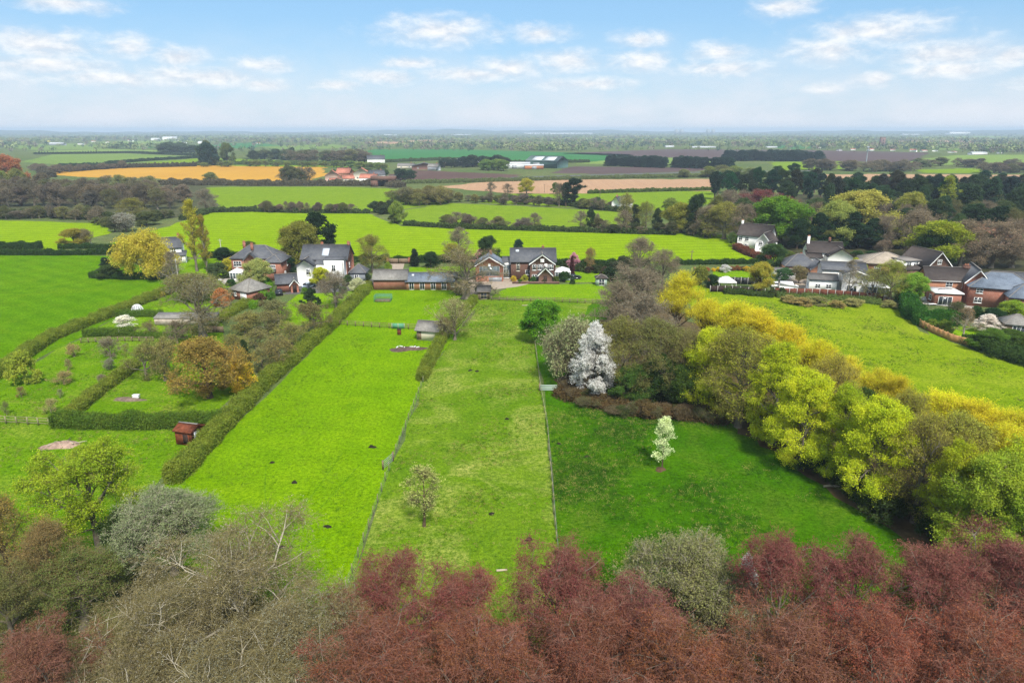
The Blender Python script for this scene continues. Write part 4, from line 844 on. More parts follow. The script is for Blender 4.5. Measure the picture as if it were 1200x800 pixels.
house('barn', 'long pale-roofed barn between dark trees at the far farm', 'barn', 539, 195, [bk(0, 8, 46, 16, 4.5, 8, 'gx', PLANK, R_metal, oh=.5)], [(0,'f',-10,0.1,5,4,1,dict(name='barn_door',frame=P_grey,pane=P_grey)), (0,'f',10,0.1,5,4,1,dict(name='barn_door',frame=P_grey,pane=P_grey))], gutters=False)
def exBarn(root, roofs):
    for x, s in ((-7, 1), (9, 1)):
        mb = MB(); mb.box((0, 0, 0), (12, 9, .2)); o = mb.build('roof_light', R_metal, roofs[0], (x, 6, 10.1)); o.rotation_euler = (math.atan2(5, 13), 0, 0)
house('barn', 'dark green steel barn with two pale roof panels at the far farm', 'barn', 634, 197, [bk(0, 13, 40, 26, 7.5, 12.5, 'gx', plain('sheet_green', (.05,.10,.085), .6, .3, .1, .3), plain('sheet_dark', (.08,.12,.11), .6, .3, .1, .3), oh=.5)],
    [(0,'f',-6,.1,8,5.5,2,dict(name='barn_door',frame=P_grey,pane=P_grey))], rz=R(-32), gutters=False, extra=exBarn)
house('shed', 'low white shed left of the dark green steel barn', 'shed', 607, 198, [bk(0, 5, 26, 10, 5.5, 7, 'gx', R_metal, R_metal)], [(0,'f',-4,.1,5,4,1,dict(name='barn_door',frame=P_grey,pane=P_grey))], gutters=False)
house('shed', 'low white shed with an orange front before the green barn', 'shed', 626, 198.5, [bk(0, 4, 20, 8, 4, 5, 'gx', plain('orange_front', (.5,.2,.1)), R_metal)], [(0,'f',0,.1,5,3,1,dict(name='barn_door',frame=P_grey,pane=P_grey))], gutters=False)
# church tower
root = empty('church', 'brown stone church tower among the far town trees', 'church', G(1033, 172.5))
mb = MB(); mb.box0(-5, 5, -5, 5, 0, 22); mb.build('tower', plain('tower_stone', (.20, .13, .11), .9, .1, .15, .2), root)
mb = MB()
for x in (-4, 0, 4):
    for y in (-4, 0, 4):
        if x or y: mb.box((x, y, 22.9), (2, 2, 1.8))
mb.build('battlement', plain('tower_stone_top', (.20, .13, .11), .9, .1, .15, .2), root)
for z in (9, 16): mb = MB(); mb.box((0, -5.02, z), (2.2, .1, 4)); mb.build('window', GLASS, root)
wall_mesh(bk(18, 0, 26, 10, 6, 11, 'gx', None, None)).build('nave', plain('nave_stone', (.22, .15, .12), .9, .1, .15, .2), root); roof_mesh(bk(18, 0, 26, 10, 6, 11, 'gx', None, None)).build('roof', [R_slate, R_lead], root)
# far sheds and town buildings
def far_block(px, py, wpx, hpx, wm, rm, label, name='warehouse', group=None, kind_='gx', rz=0):
    m = mpp(px, py); w, h = wpx * m, hpx * m; d = max(12, w * .35)
    r = empty(name, label, 'building', G(px, py), R(rz), group)
    b = bk(0, d/2, w, d, h * .7, h, kind_, wm, rm, oh=.4)
    wall_mesh(b).build('wall', wm, r); roof_mesh(b).build('roof', [rm, rm], r); return r
for a in [(66, 170.5, 17, 3.2, P_grey, R_metal, 'wide pale shed in the far fields at the left'), (182, 165, 10, 3, W_white, R_metal, 'white warehouse left of the larger far white warehouse'), (199, 165, 17, 4.6, W_white, R_metal, 'largest white warehouse on the far plain at the left'),
          (236, 169, 8, 3.2, W_white, R_metal, 'white far building right of the dark conifer'), (94, 170, 6, 2.4, W_white, R_slate, 'small white house right of the wide pale shed'), (140, 171, 8, 2.4, R_metal, R_metal, 'pale low shed by the bare far copse'),
          (655, 157.5, 80, 1.6, R_metal, R_metal, 'very long white industrial roof on the horizon'), (1125, 157.5, 24, 2.8, W_white, R_metal, 'large pale warehouse on the right horizon'), (1068, 158.5, 20, 1.3, R_metal, R_metal, 'thin pale warehouse left of the horizon warehouse'),
          (1100, 171, 22, 2.2, R_metal, R_metal, 'white industrial shed right of the church'), (1060, 169.5, 26, 1.8, R_metal, R_metal, 'long pale roof just right of the church'), (1190, 174.5, 30, 2.0, R_metal, R_metal, 'pale factory roof at the far right edge'),
          (785, 173, 10, 2.0, R_metal, R_metal, 'pale shed left of the mauve plough land'), (825, 173.5, 28, 1.8, R_metal, R_metal, 'long pale shed above the mauve plough land'), (905, 173.5, 12, 1.8, R_metal, R_metal, 'pale shed right of centre on the far plain'),
          (1148, 181.5, 18, 3.2, W_white, R_metal, 'bright white farm building at the right of the plain'), (457, 159, 14, 1.2, R_metal, R_metal, 'thin pale roof near the centre horizon'), (540, 158.6, 24, 1.0, R_metal, R_metal, 'faint pale roof at the centre horizon'),
          (290, 158, 10, 1.0, R_metal, R_metal, 'faint pale roof at the left horizon')]:
    far_block(*a)
for px, lab in ((796, 'left of the two tower blocks on the horizon'), (833, 'right of the two tower blocks on the horizon')):
    r = empty('tower_block', lab, 'building', G(px, 157.3)); m = mpp(px, 157.3)
    for k in (-1, 1): mb = MB(); mb.box0(k*3*m - 1.9*m, k*3*m + 1.9*m, 0, 40, 0, 5.2*m); mb.box0(k*3*m - .8*m, k*3*m + .8*m, 10, 30, 5.2*m, 5.8*m); mb.build('block', P_grey, r)
for px, py, wp, hp in [(985,177,4,2),(1000,176.5,5,2.2),(1022,177,5,2.6),(1046,177,5,2),(1074,178,3,3),(1084,178,6,2),(1095,177.5,5,1.8),(1160,172,4,2),(1140,168,5,2),(1025,174,4,2.5),(960,174,4,1.6),(110,167,4,2),(126,168,4,2),(152,166,5,2),(300,169,4,2),(215,168,4,1.6),(556,170,3,2.4),(880,168,4,1.5),(1175,180,4,2),(1120,179,6,1.6),(850,167,3,1.6),(75,165,5,1.5),(30,168,4,1.6),(405,166,4,1.5),(730,170,4,1.5)]:
    far_block(px, py, wp, hp, W_white, R_slate if px % 2 else R_red, 'tiny pale house among the far trees of the plain', 'far_house', 'tiny houses scattered over the far plain', 'gx' if px % 3 else 'gy', float(rng.uniform(-40, 40)))
# masts and poles
r = empty('radio_mast', 'tall thin pale mast rising from the far scrub', 'mast', G(1015, 190.5)); h = height_at(1015, 190.5, 171)
mb = MB(); mb.tube([(0,0,0),(0,0,h)], [.8,.4], 6); mb.build('pole', METAL, r); mb = MB(); mb.box((0,0,h-2),(2.6,.3,3)); mb.box((0,0,h-6),(.3,2.6,3)); mb.build('antenna', METAL, r)
for px, pyb, pyt, lab in [(810,308,293,'dark utility pole by the right end of the lime field'),(638,226,216,'utility pole at the edge of the tan field left of the pines'),(703,231,222,'utility pole right of the dark pines by the tan field'),(107,287,279,'pale pole beside the yellow-green shrub and clipped hedge'),(210,335,303,'pale pole in front of the white house behind the willow'),(259,292,280,'thin pale pole in the lime field behind the brick house')]:
    h = height_at(px, pyb, pyt); r = empty('utility_pole', lab, 'pole', G(px, pyb)); mb = MB(); mb.tube([(0,0,0),(0,0,h)], [.16,.11], 7); mb.build('post', PLANK if px > 300 else CONC, r); mb = MB(); mb.box((0,0,h-.5),(1.6,.12,.12)); mb.build('crossarm', PLANK if px > 300 else CONC, r)

# ------------------------------------------------------------------ hedges
HEDGES = []
def hedge(name, label, path, width, height, color, px=True, dens=90, ls=.11, rough=.32, cat='hedge', group=None, taper=0.0, gaps=0.0):
    pts = [G(*p)[:2] if px else np.array(p, float)[:2] for p in path]
    seg = [np.linalg.norm(pts[i+1] - pts[i]) for i in range(len(pts)-1)]; cum = np.concatenate([[0], np.cumsum(seg)]); Ltot = cum[-1]
    P = np.array(pts)
    def at(s): return np.stack([np.interp(s, cum, P[:, 0]), np.interp(s, cum, P[:, 1])], -1)
    def nrm(s):
        t = at(np.minimum(s + .5, Ltot)) - at(np.maximum(s - .5, 0)); t = norm(t); return np.stack([-t[:, 1], t[:, 0]], -1)
    ph = rng.uniform(0, 6.28, 8); fq = rng.uniform(.15, 2.2, 8)
    wob = lambda s: sum(np.sin(s * fq[i] + ph[i]) for i in range(8)) / 8
    area = Ltot * (width + 2 * height); n = int(min(area * dens * 1.3, 110000))
    s = rng.uniform(-.2, Ltot + .2, n); q = rng.uniform(0, 1, n) * (width + 2 * height)
    hs = height * (1 + rough * 1.6 * wob(s)); ws = width * (1 + rough * 1.4 * wob(s + 31))
    side1 = q < height; side2 = q > height + width
    off = np.where(side1, -.5, np.where(side2, .5, (q - height) / width - .5)) * ws
    z = np.where(side1, q / height, np.where(side2, (q - height - width) / height, 1.0)) * hs
    edge = np.abs(off) / (ws * .5); z = np.where(z > hs * .98, hs * (1 - .12 * edge**3), z)
    off = off * np.where(z > hs * .7, 1 - .18 * (z / hs - .7) / .3, 1.0)
    c = at(np.clip(s, 0, Ltot)); nn = nrm(np.clip(s, 0, Ltot))
    p = np.concatenate([c + nn * off[:, None], z[:, None]], 1) + rng.normal(size=(n, 3)) * rough * .55
    p[:, 2] = np.maximum(p[:, 2], .03)
    ne = int(width * height * dens * 2.6)                     # leafy ends
    for s0, sg in ((0., -1), (Ltot, 1)):
        ce = at(np.array([s0]))[0]; ne_ = nrm(np.array([s0]))[0]; te = np.array([ne_[1], -ne_[0]]) * sg
        o_ = rng.uniform(-.5, .5, ne) * width; zz = rng.uniform(0, 1, ne) * height; dd = .35 * (1 - (2 * o_ / width)**2) * (1 - .5 * zz / height) + rng.normal(size=ne) * .12
        p = np.concatenate([p, np.concatenate([ce + ne_ * o_[:, None] + te * dd[:, None], zz[:, None] + .03], 1)])
    if gaps: 
        pass
    mb = MB(); loc = np.array([*at(np.array([Ltot/2]))[0], 0.0]); leafquads(mb, p - loc, ls * rng.uniform(.6, 1.3, len(p)), rng, 0)
    # dense inner body
    ns = max(2, int(Ltot / 1.2)); ss = np.linspace(min(.7, Ltot*.1), Ltot - min(.7, Ltot*.1), ns); cc = at(ss); nv = nrm(ss); hh = height * (1 + rough * 1.6 * wob(ss)) * .78; ww = width * (1 + rough * 1.4 * wob(ss + 31)) * .36
    prof = [(-1, 0), (1, 0), (1, .7), (.75, 1), (-.75, 1), (-1, .7)]
    V = np.concatenate([np.stack([np.concatenate([cc + nv * (ww * a)[:, None], (hh * b + .01)[:, None]], 1)], 1) for a, b in prof], 1) - loc
    k = len(prof); base = np.arange(ns - 1)[:, None] * k; j = np.arange(k)[None]; j2 = (j + 1) % k
    mb.add(V.reshape(-1, 3), np.stack([base + j, base + j2, base + k + j2, base + k + j], -1).reshape(-1, 4), m=0, ngons=[list(range(k))[::-1], [(ns-1)*k + i for i in range(k)]])
    o = mb.build(name, MAT['leaf'], None, loc); o.color = (*[k * 1.75 for k in color], 1); tag(o, label, cat, group); HEDGES.append(o); return o
HG = (.07, .115, .014); HG2 = (.125, .155, .02); HDK = (.028, .055, .012)
hedge('clipped_hedge', 'long clipped hedge between the left pasture and the orchard', [(-30,458),(60,398),(205,340)], 2.2, 1.7, HG2, dens=90)
hedge('clipped_hedge', 'long clipped hedge running beside the middle paddock to the brick outbuilding', [(203,566),(300,462),(392,380),(432,338)], 2.2, 1.9, HG2, dens=90)
hedge('clipped_hedge', 'clipped hedge from the summer house down to the wire fence', [(556,354),(520,395),(494,446)], 1.5, 1.7, HG2, dens=110)
hedge('clipped_hedge', 'thick dark clipped hedge across the front of the orchard', [(66,499),(160,501),(260,498)], 2.0, 1.9, HG, dens=110)
hedge('clipped_hedge', 'shaggy orchard hedge running back from the thick dark hedge', [(78,494),(110,466),(160,430)], 1.6, 1.5, HG2, dens=90, rough=.28)
hedge('clipped_hedge', 'short clipped hedge beside the white blossoming garden tree', [(100,394),(156,393)], 1.2, 1.5, HG, dens=110)
hedge('clipped_hedge', 'clipped hedge below the small lawn in the walled garden', [(138,371),(190,371)], 1.0, 1.4, HG, dens=110)
hedge('clipped_hedge', 'low clipped hedge in front of the gnarled garden tree', [(156,395),(202,396)], .9, .9, HG, dens=110)
hedge('clipped_hedge', 'dark field hedge along the top of the left pasture', [(-60,298),(60,299),(137,298)], 1.8, 1.6, HDK, dens=50, ls=.18)
hedge('clipped_hedge', 'dark clipped hedge beside the yellow-green field shrub', [(70,291.5),(138,291)], 1.4, 1.4, HDK, dens=50, ls=.18)
hedge('clipped_hedge', 'dark hedge behind the left yellow-green field corner', [(-40,292),(48,291.5)], 2.2, 2.2, HDK, dens=45, ls=.2, rough=.3)
hedge('clipped_hedge', 'dark hedge under the weeping willow', [(108,325),(150,327),(192,327)], 2.2, 1.4, HDK, dens=70, rough=.3)
hedge('boundary_hedge', 'long dark hedge behind the houses at the foot of the lime field', [(244,302),(300,304),(350,308),(455,306)], 1.6, 1.8, HDK, dens=40, ls=.2, rough=.3)
hedge('boundary_hedge', 'dark hedge behind the country house along the lime field', [(452,308),(560,307),(700,312),(760,312)], 1.6, 1.8, HDK, dens=40, ls=.2, rough=.3)
hedge('boundary_hedge', 'straight dark hedge at the right end of the lime field', [(790,310),(850,309.5),(897,308.5)], 1.4, 1.3, HDK, dens=50, ls=.18)
hedge('boundary_hedge', 'rusty red garden hedge below the white corner house', [(862,292),(880,300),(900,306)], 2.2, 1.8, (.12, .05, .03), dens=50, ls=.18, rough=.3)
hedge('boundary_hedge', 'tall dark clipped hedge curving round the right-hand garden', [(1058,350),(1068,372),(1085,382),(1115,380)], 3.4, 2.9, (.03, .085, .012), dens=90, ls=.15)
hedge('boundary_hedge', 'dark green clipped hedge in front of the sprawling slate-roofed house', [(1118,372),(1150,376),(1190,380)], 2.4, 2.2, (.022, .05, .012), dens=90, ls=.15)
hedge('boundary_hedge', 'bright green garden hedge left of the small brick garage', [(296,362),(313,346),(316,335)], 1.3, 1.5, (.10, .20, .012), dens=90)
hedge('boundary_hedge', 'olive hedge bank curving down from the low garage to the orchard', [(232,392),(262,372),(290,358)], 2.6, 1.4, HG2, dens=80, rough=.3)
hedge('bramble_bank', 'dark bramble bank along the foot of the right-hand garden fence', [(1140,402),(1170,415),(1210,428),(1260,440)], 5.0, 1.8, (.035, .062, .014), dens=70, ls=.16, rough=.4)
hedge('bramble_bank', 'low bramble bank in front of the white gazebo garden', [(850,343),(880,345),(905,347)], 3.4, 1.0, (.045, .07, .016), dens=60, ls=.15, rough=.4)
hedge('bramble_bank', 'scrubby low bank along the foot of the long panel fence', [(912,348),(950,350),(1000,352),(1030,356)], 2.6, .8, (.085, .12, .03), dens=60, ls=.14, rough=.5)
hedge('bramble_bank', 'brown bramble edging at the paddock foot of the tree belt', [(655,462),(700,475),(745,484),(800,489),(850,494)], 3.0, 1.1, (.085, .058, .025), dens=60, ls=.13, rough=.5)
# far field hedges
for lab, pth, wd, ht, cl in [
    ('dark hedge between the two green fields left of the leafy copse', [(300,248),(350,249.5),(432,250)], 3, 1.6, (.05,.07,.025)), ('long dark hedge at the top edge of the lime field', [(475,264),(530,267.5),(600,269.5),(720,273),(790,275)], 3, 1.6, (.045,.065,.02)),
    ('dark hedge along the bottom of the tan stubble field', [(590,234),(640,238),(700,245),(735,249)], 5, 2.4, (.05,.07,.025)), ('thin hedge line across the upper green field', [(690,227),(760,224.6),(838,223)], 3, 1.8, (.07,.10,.02)),
    ('brown hedge bank between the green field and the far village', [(190,216.5),(300,217.5),(450,217.5),(470,220)], 9, 3.5, (.09,.08,.05)), ('olive bank beside the far road right of the village', [(460,215),(540,213.5),(640,211),(740,208.5),(850,207)], 12, 2.0, (.10,.12,.045)),
    ('dark field hedge above the left orange field', [(60,208),(50,203),(140,197),(230,195)], 8, 4, (.07,.06,.035)), ('dark hedge line across the distant left meadow', [(70,195),(110,194.6),(140,194)], 5, 3.0, (.03,.05,.02)),
    ('low dark hedge below the bright distant meadow', [(125,192.5),(170,189),(235,185)], 5, 3.0, (.03,.05,.02)), ('olive hedge strip above the orange field', [(232,193.5),(300,193),(390,194),(450,197)], 10, 4, (.08,.11,.035)),
    ('dark hedge of the left field strip under the bare wood', [(-30,255),(60,254.5),(120,258),(190,257)], 4, 3.0, (.045,.06,.02)), ('far dark hedge along the distant meadow top', [(40,181),(150,179.5),(240,183)], 6, 3, (.035,.055,.025)),
    ('hedge along the near edge of the distant blue-green crop', [(440,191),(520,187.5),(590,191.5),(690,190.5)], 8, 3, (.06,.085,.03)), ('hedge between green field and small pasture left of the lime field', [(215,258),(245,249),(300,247.5)], 4, 2, (.05,.07,.025))]:
    hedge('field_hedge', lab, pth, wd, ht, cl, dens=9, ls=.45, rough=.4)

# ------------------------------------------------------------------ fences, gates, walls
def fence(name, label, path, spacing, hgt, nr, pm, rm, px=True, pr=.07, wire=False, cat='fence', rail_h=.1):
    pts = [G(*p) if px else np.array([*p, 0.]) for p in path]; o0 = pts[0]; root = empty(name, label, cat, o0)
    mb = MB(); mb.box((0, 0, hgt/2), (pr*2, pr*2, hgt)); pmesh = mb.mesh('post', pm)
    rails = [MB() for _ in range(nr)]; cnt = 0
    for a, b in zip(pts[:-1], pts[1:]):
        l = np.linalg.norm(b - a); n = max(1, round(l / spacing)); rz = math.atan2(*(b - a)[[1, 0]])
        for k in range(n + (b is pts[-1])):
            if cnt < 99: o = link('post', pmesh, root, a + (b - a) * k / n - o0); o.rotation_euler = (rng.normal()*.02, rng.normal()*.02, rz); cnt += 1
        for i in range(nr):
            z = hgt * (i + 1) / nr - .08; off = np.array([-(b-a)[1], (b-a)[0], 0]) / l * (pr + .03)
            if wire: rails[i].tube([a - o0 + [0,0,z] + off*.9, b - o0 + [0,0,z] + off*.9], .008, 4)
            else: rails[i].box(((a + b)/2 - o0 + [0,0,z] + off).tolist(), (l, .05, rail_h), rz=rz)
    for m in rails: m.build('wire' if wire else 'rail', rm, root)
    return root
def panel_fence(name, label, path, hgt, pw, pm, fm, posts=True):
    pts = [G(*p) for p in path]; o0 = pts[0]; root = empty(name, label, 'fence', o0)
    for a, b in zip(pts[:-1], pts[1:]):
        l = np.linalg.norm(b - a); n = max(1, round(l / pw)); rz = math.atan2(*(b - a)[[1, 0]]); w_ = l / n
        mb = MB(); mb.box((0, 0, hgt/2), (w_ - .1, .05, hgt - .06))
        for k in range(8): mb.box((-w_/2 + .1 + (w_ - .2)*k/7, -.04, hgt/2), (.04, .03, hgt - .1))
        me = mb.mesh('panel', fm); q = MB(); q.box((0, 0, hgt/2 + .06), (.13, .13, hgt + .12)); pme = q.mesh('post', pm)
        for k in range(n):
            o = link('panel', me, root, a + (b-a)*(k+.5)/n - o0); o.rotation_euler = (rng.normal()*.015, 0, rz)
            o = link('post', pme, root, a + (b-a)*k/n - o0); o.rotation_euler = (0, 0, rz)
        link('post', pme, root, b - o0).rotation_euler = (0, 0, rz)
    return root
fence('wire_fence', 'post and wire fence running down between the bright and straw-coloured paddocks', [(496,448),(460,540),(398,714),(372,790)], 2.6, 1.15, 4, PLANK_G, WIRE, pr=.045, wire=True)
fence('wire_fence', 'post and wire fence between the straw-coloured and deep green paddocks', [(627,405),(633,455),(641,500),(652,634),(660,720)], 2.6, 1.15, 4, PLANK_G, WIRE, pr=.045, wire=True)
fence('post_and_rail_fence', 'weathered post and rail fence along the front lawn of the country house', [(576,352),(650,354),(722,357)], 1.9, 1.15, 3, PLANK, PLANK)
fence('post_and_rail_fence', 'weathered post and rail fence across the middle paddock', [(398,381),(445,384),(490,386)], 1.9, 1.15, 3, PLANK, PLANK)
fence('post_and_rail_fence', 'pale post and rail fence at the left edge below the orchard', [(-30,495),(20,497),(58,499)], 1.8, 1.2, 3, PLANK_G, PLANK_G)
fence('picket_fence', 'low grey fence behind the small round orchard tree', [(95,402),(130,400),(180,400)], 1.5, 1.0, 3, PLANK, PLANK)
panel_fence('panel_fence', 'long red-brown panel fence with concrete posts below the white house', [(907,345),(960,346),(1035,352)], 1.7, 1.85, CONC, TIM_RD)
panel_fence('panel_fence', 'dark panel fence with concrete posts round the gazebo garden', [(832,342),(858,342),(896,346)], 1.6, 1.85, CONC, TIM_DK)
panel_fence('panel_fence', 'black panel screen across the gazebo lawn', [(838,332),(868,333),(892,334)], 1.9, 1.85, CONC, P_black)
panel_fence('panel_fence', 'orange-brown timber fence slanting down the gazebo garden edge', [(813,319),(824,326),(833,336)], 1.6, 1.85, TIM_RD, TIM_OR)
panel_fence('panel_fence', 'new orange timber panel fence curving below the right-hand garden', [(1077,382),(1092,390),(1115,400),(1141,407)], 1.5, 1.6, TIM_OR, TIM_OR)
panel_fence('panel_fence', 'short grey timber fence right of the bare orchard oak', [(244,389),(262,390)], 1.4, 1.8, PLANK, PLANK)
# gate with brick piers, paddock gate
r = empty('gate', 'grey timber double gate between brick piers on the rear drive', 'gate', G(467, 309))
for x in (-3.4, 3.4): mb = MB(); mb.box((x,0,.9),(.6,.6,1.8)); mb.box((x,0,1.86),(.75,.75,.12)); mb.build('pier', B_red, r)
for x in (-1.55, 1.55):
    mb = MB(); mb.box((x,0,.9),(2.9,.08,1.5))
    for k in range(9): mb.box((x-1.35+2.7*k/8,-.06,.9),(.06,.03,1.4))
    mb.build('gate_leaf', PLANK, r)
r = empty('gate', 'small galvanised gate in the wire fence beside the middle paddock', 'gate', G(455, 545), R(70)); mb = MB()
for z in (.15,.4,.65,.9,1.1): mb.tube([(-1.1,0,z),(1.1,0,z)], .025, 6)
for x in (-1.1,0,1.1): mb.tube([(x,0,.1),(x,0,1.15)], .03, 6)
mb.build('gate_leaf', METAL, r); mb = MB(); mb.box((-1.25,0,.65),(.16,.16,1.3)); mb.build('post', PLANK, r); mb = MB(); mb.box((1.25,0,.65),(.16,.16,1.3)); mb.build('post', PLANK, r)
r = empty('gate', 'green-grey boarded gate by the fence at the corner of the tree belt', 'gate', G(643, 458)); mb = MB()
for z in (.2,.45,.7,.95): mb.box((0,0,z),(2.8,.05,.2))
mb.build('gate_leaf', P_sage, r)
for x in (-1.5, 1.5): mb = MB(); mb.box((x,0,.65),(.15,.15,1.3)); mb.build('post', PLANK, r)
r = empty('jump_panel', 'green boarded panel leaning on the rail fence of the middle paddock', 'panel', G(467, 384.6) + np.array([0,-.35,0])); mb = MB(); mb.box((0,0,.62),(2.9,.06,1.15)); mb.build('panel', P_green, r)
mb = MB(); [mb.box((x,-.05,.62),(.1,.05,1.2)) for x in (-1.3,0,1.3)]; mb.build('batten', TIM_PALE, r)
# garden wall and polytunnel
r = empty('lean_to', 'long low stone lean-to with grey roof behind the bare orchard oak', 'shed', G(217, 381)); b = bk(0,1.2,13,2.4,1.5,2.1,'lf',None,None,oh=.1); wall_mesh(b).build('wall', STONE, r); roof_mesh(b).build('roof', [R_grey, P_grey], r)
# hen run / fruit cage
r = empty('fruit_cage', 'green netted fruit cage on the grass below the outbuilding', 'cage', G(448, 354)); mb = MB()
X = [-2,-1,0,1,2]
for x in X:
    for y in (0, 2.6): mb.tube([(x,y,0),(x,y,1.5)], .035, 6)
    mb.tube([(x,0,1.5),(x,2.6,1.5)], .03, 6)
for y in (0, 2.6): mb.tube([(-2,y,1.5),(2,y,1.5)], .03, 6); mb.tube([(-2,y,.75),(2,y,.75)], .03, 6)
mb.build('frame', P_green, r, None); net = MB()
for i in range(21): x = -2 + 4*i/20; net.box((x,1.3,1.5),(.02,2.6,.02)); net.box((x,0,.75),(.02,.02,1.5)); net.box((x,2.6,.75),(.02,.02,1.5))
for i in range(14): y = 2.6*i/13; net.box((0,y,1.51),(4,.02,.02)); net.box((-2,y,.75),(.02,.02,1.5)); net.box((2,y,.75),(.02,.02,1.5))
net.build('netting', P_green, r); mb = MB(); mb.box((0,1.3,.2),(3.6,2.2,.4)); mb.build('raised_bed', PLANK, r)
# gazebo, garden furniture, cloche
r = empty('gazebo', 'white canvas gazebo standing behind the dark panel fence', 'gazebo', G(850, 338)); mb = MB()
mb.add([(-2.3,-1.8,2.1),(2.3,-1.8,2.1),(2.3,1.8,2.1),(-2.3,1.8,2.1),(-.5,0,3.3),(.5,0,3.3),(-2.3,-1.8,1.75),(2.3,-1.8,1.75),(2.3,1.8,1.75),(-2.3,1.8,1.75)], ngons=[[0,1,5,4],[1,2,5],[2,3,4,5],[3,0,4],[6,7,1,0],[7,8,2,1],[8,9,3,2],[9,6,0,3],[9,8,7,6]]); mb.build('canopy', CANVAS, r)
for x in (-2.2,2.2):
    for y in (-1.7,1.7): mb = MB(); mb.tube([(x,y,0),(x,y,1.8)], .05, 6); mb.build('pole', P_white, r)
r = empty('garden_table', 'white garden table on the patio of the brick house', 'table', G(257, 331)); mb = MB(); mb.prism([(.8*math.cos(t), .8*math.sin(t)) for t in np.linspace(0, 2*PI, 17)[:-1]], 'z', .72, .77); mb.build('tabletop', P_white, r); mb = MB(); mb.tube([(0,0,0),(0,0,.72)], .06, 8); mb.build('leg', P_white, r)
r = empty('cloche', 'small ribbed white cloche dome beside the long pasture hedge', 'cloche', G(161, 364)); mb = MB()
for k in range(7):
    a = PI*k/7; mb.tube([(math.cos(t)*1.3*math.cos(a), math.cos(t)*1.3*math.sin(a), math.sin(t)*1.5) for t in np.linspace(0,PI,9)], .05, 5)
mb.build('frame', P_white, r); mb = MB(); mb.add(*(lambda V,Q:(V,Q))([(math.cos(t)*1.2*math.cos(p),math.cos(t)*1.2*math.sin(p),math.sin(t)*1.4) for t in np.linspace(0,PI/2,6) for p in np.linspace(0,2*PI,15)[:-1]],[[i*14+j,i*14+(j+1)%14,(i+1)*14+(j+1)%14,(i+1)*14+j] for i in range(5) for j in range(14)])); mb.build('cover', P_grey, r)
# patio set on the right
r = empty('garden_sofa', 'pale garden sofa on the patio of the flat-roofed extension', 'sofa', G(1086, 352)); mb = MB(); mb.box((0,0,.22),(3,1,.44)); mb.build('seat', P_white, r); mb = MB(); mb.box((0,.45,.6),(3,.18,.5)); mb.build('backrest', P_white, r); mb = MB(); [mb.box((x,0,.5),(.2,1,.3)) for x in (-1.5,1.5)]; mb.build('armrest', P_grey, r)
r = empty('garden_table', 'low white table beside the pale garden sofa', 'table', G(1092, 358)); mb = MB(); mb.box((0,0,.45),(1.8,.9,.07)); mb.build('tabletop', P_white, r)
for x in (-.8,.8):
    for y in (-.35,.35): mb = MB(); mb.box((x,y,.2),(.08,.08,.41)); mb.build('leg', P_grey, r)
# small things in the paddocks
r = empty('wooden_box', 'small dark wooden box by the rail fence of the middle paddock', 'box', G(468, 392)); mb = MB(); mb.box((0,0,.55),(.7,.6,1.1)); mb.build('body', RUST, r); mb = MB(); mb.box((0,0,1.14),(.85,.75,.08)); mb.build('lid', TIM_DK, r)
mb = MB(); mb.box((0,0,.07),(2.2,.35,.12), rz=.05); tag(mb.build('plank', TIM_PALE, None, G(617, 358)), 'pale plank lying on the grass left of the round green tree', 'plank')
def lumpy(n, rx, ry, h, seed, mat, name, label, cat, xy, group=None, disp=.35):
    r_ = np.random.default_rng(seed); th = np.linspace(0, 2*PI, n+1)[:-1]; V = []; Q = []; nr_ = 6
    ph = r_.uniform(0, 6.28, 3)
    for i in range(nr_):
        f = 1 - i/(nr_-1)
        for t in th:
            k = f * (1 + .22*math.sin(2*t+ph[0]) + .15*math.sin(3*t+ph[1]) + .1*math.sin(5*t+ph[2])) ; V.append((rx*k*math.cos(t), ry*k*math.sin(t), h*(1-f**2)*(1 + r_.normal()*disp*.5) + .005 if f < 1 else .0))
    for i in range(nr_-1):
        for j in range(n): Q.append([i*n+j, i*n+(j+1)%n, (i+1)*n+(j+1)%n, (i+1)*n+j])
    mb = MB(); mb.add(V, Q); o = mb.build(name, mat, None, xy); tag(o, label, cat, group); return o
ASH = plain('burnt_ash', (.10, .066, .055), .95, .1, .5, 1.5); SPOIL = plain('molehill_soil', (.022, .019, .014), .95, .1, .3, 3)
lumpy(26, 3.2, 1.6, .35, 3, ASH, 'burn_heap', 'brown burnt heap on the grass in front of the pale shed', 'heap', G(477, 409))
lumpy(26, 2.6, 1.2, .45, 4, plain('brush_pile', (.30, .21, .16), .95, .1, .5, 1.5), 'rubble_heap', 'pale heap of broken wood on the grass below the thick dark hedge', 'heap', G(72, 522))
for i in range(9): 
    a = rng.uniform(0, 6.28); q = G(72, 521) + np.array([rng.normal()*1.1, rng.normal()*.5, .4]); mb = MB(); mb.box((0,0,0),(rng.uniform(.6,1.6),.14,.07), rz=a); tag(mb.build('broken_plank', TIM_PALE, None, q), 'short broken plank lying on the pale heap', 'plank', 'broken planks on the pale heap')
for i in range(6):
    q = G(477, 408.6) + np.array([rng.normal()*1.2, rng.normal()*.5, .36]); mb = MB(); mb.box((0,0,0),(rng.uniform(.4,1.0),.2,.12), rz=rng.uniform(0,3)); tag(mb.build('scrap_board', P_white, None, q), 'pale scrap board lying on the brown burnt heap', 'board', 'scraps on the burnt heap')
lumpy(22, 2.6, .9, .3, 6, plain('brush_grey', (.16,.12,.09), .95,.1,.5,2), 'brush_heap', 'grey brush heap in the grass behind the thick dark hedge', 'heap', G(150, 468))
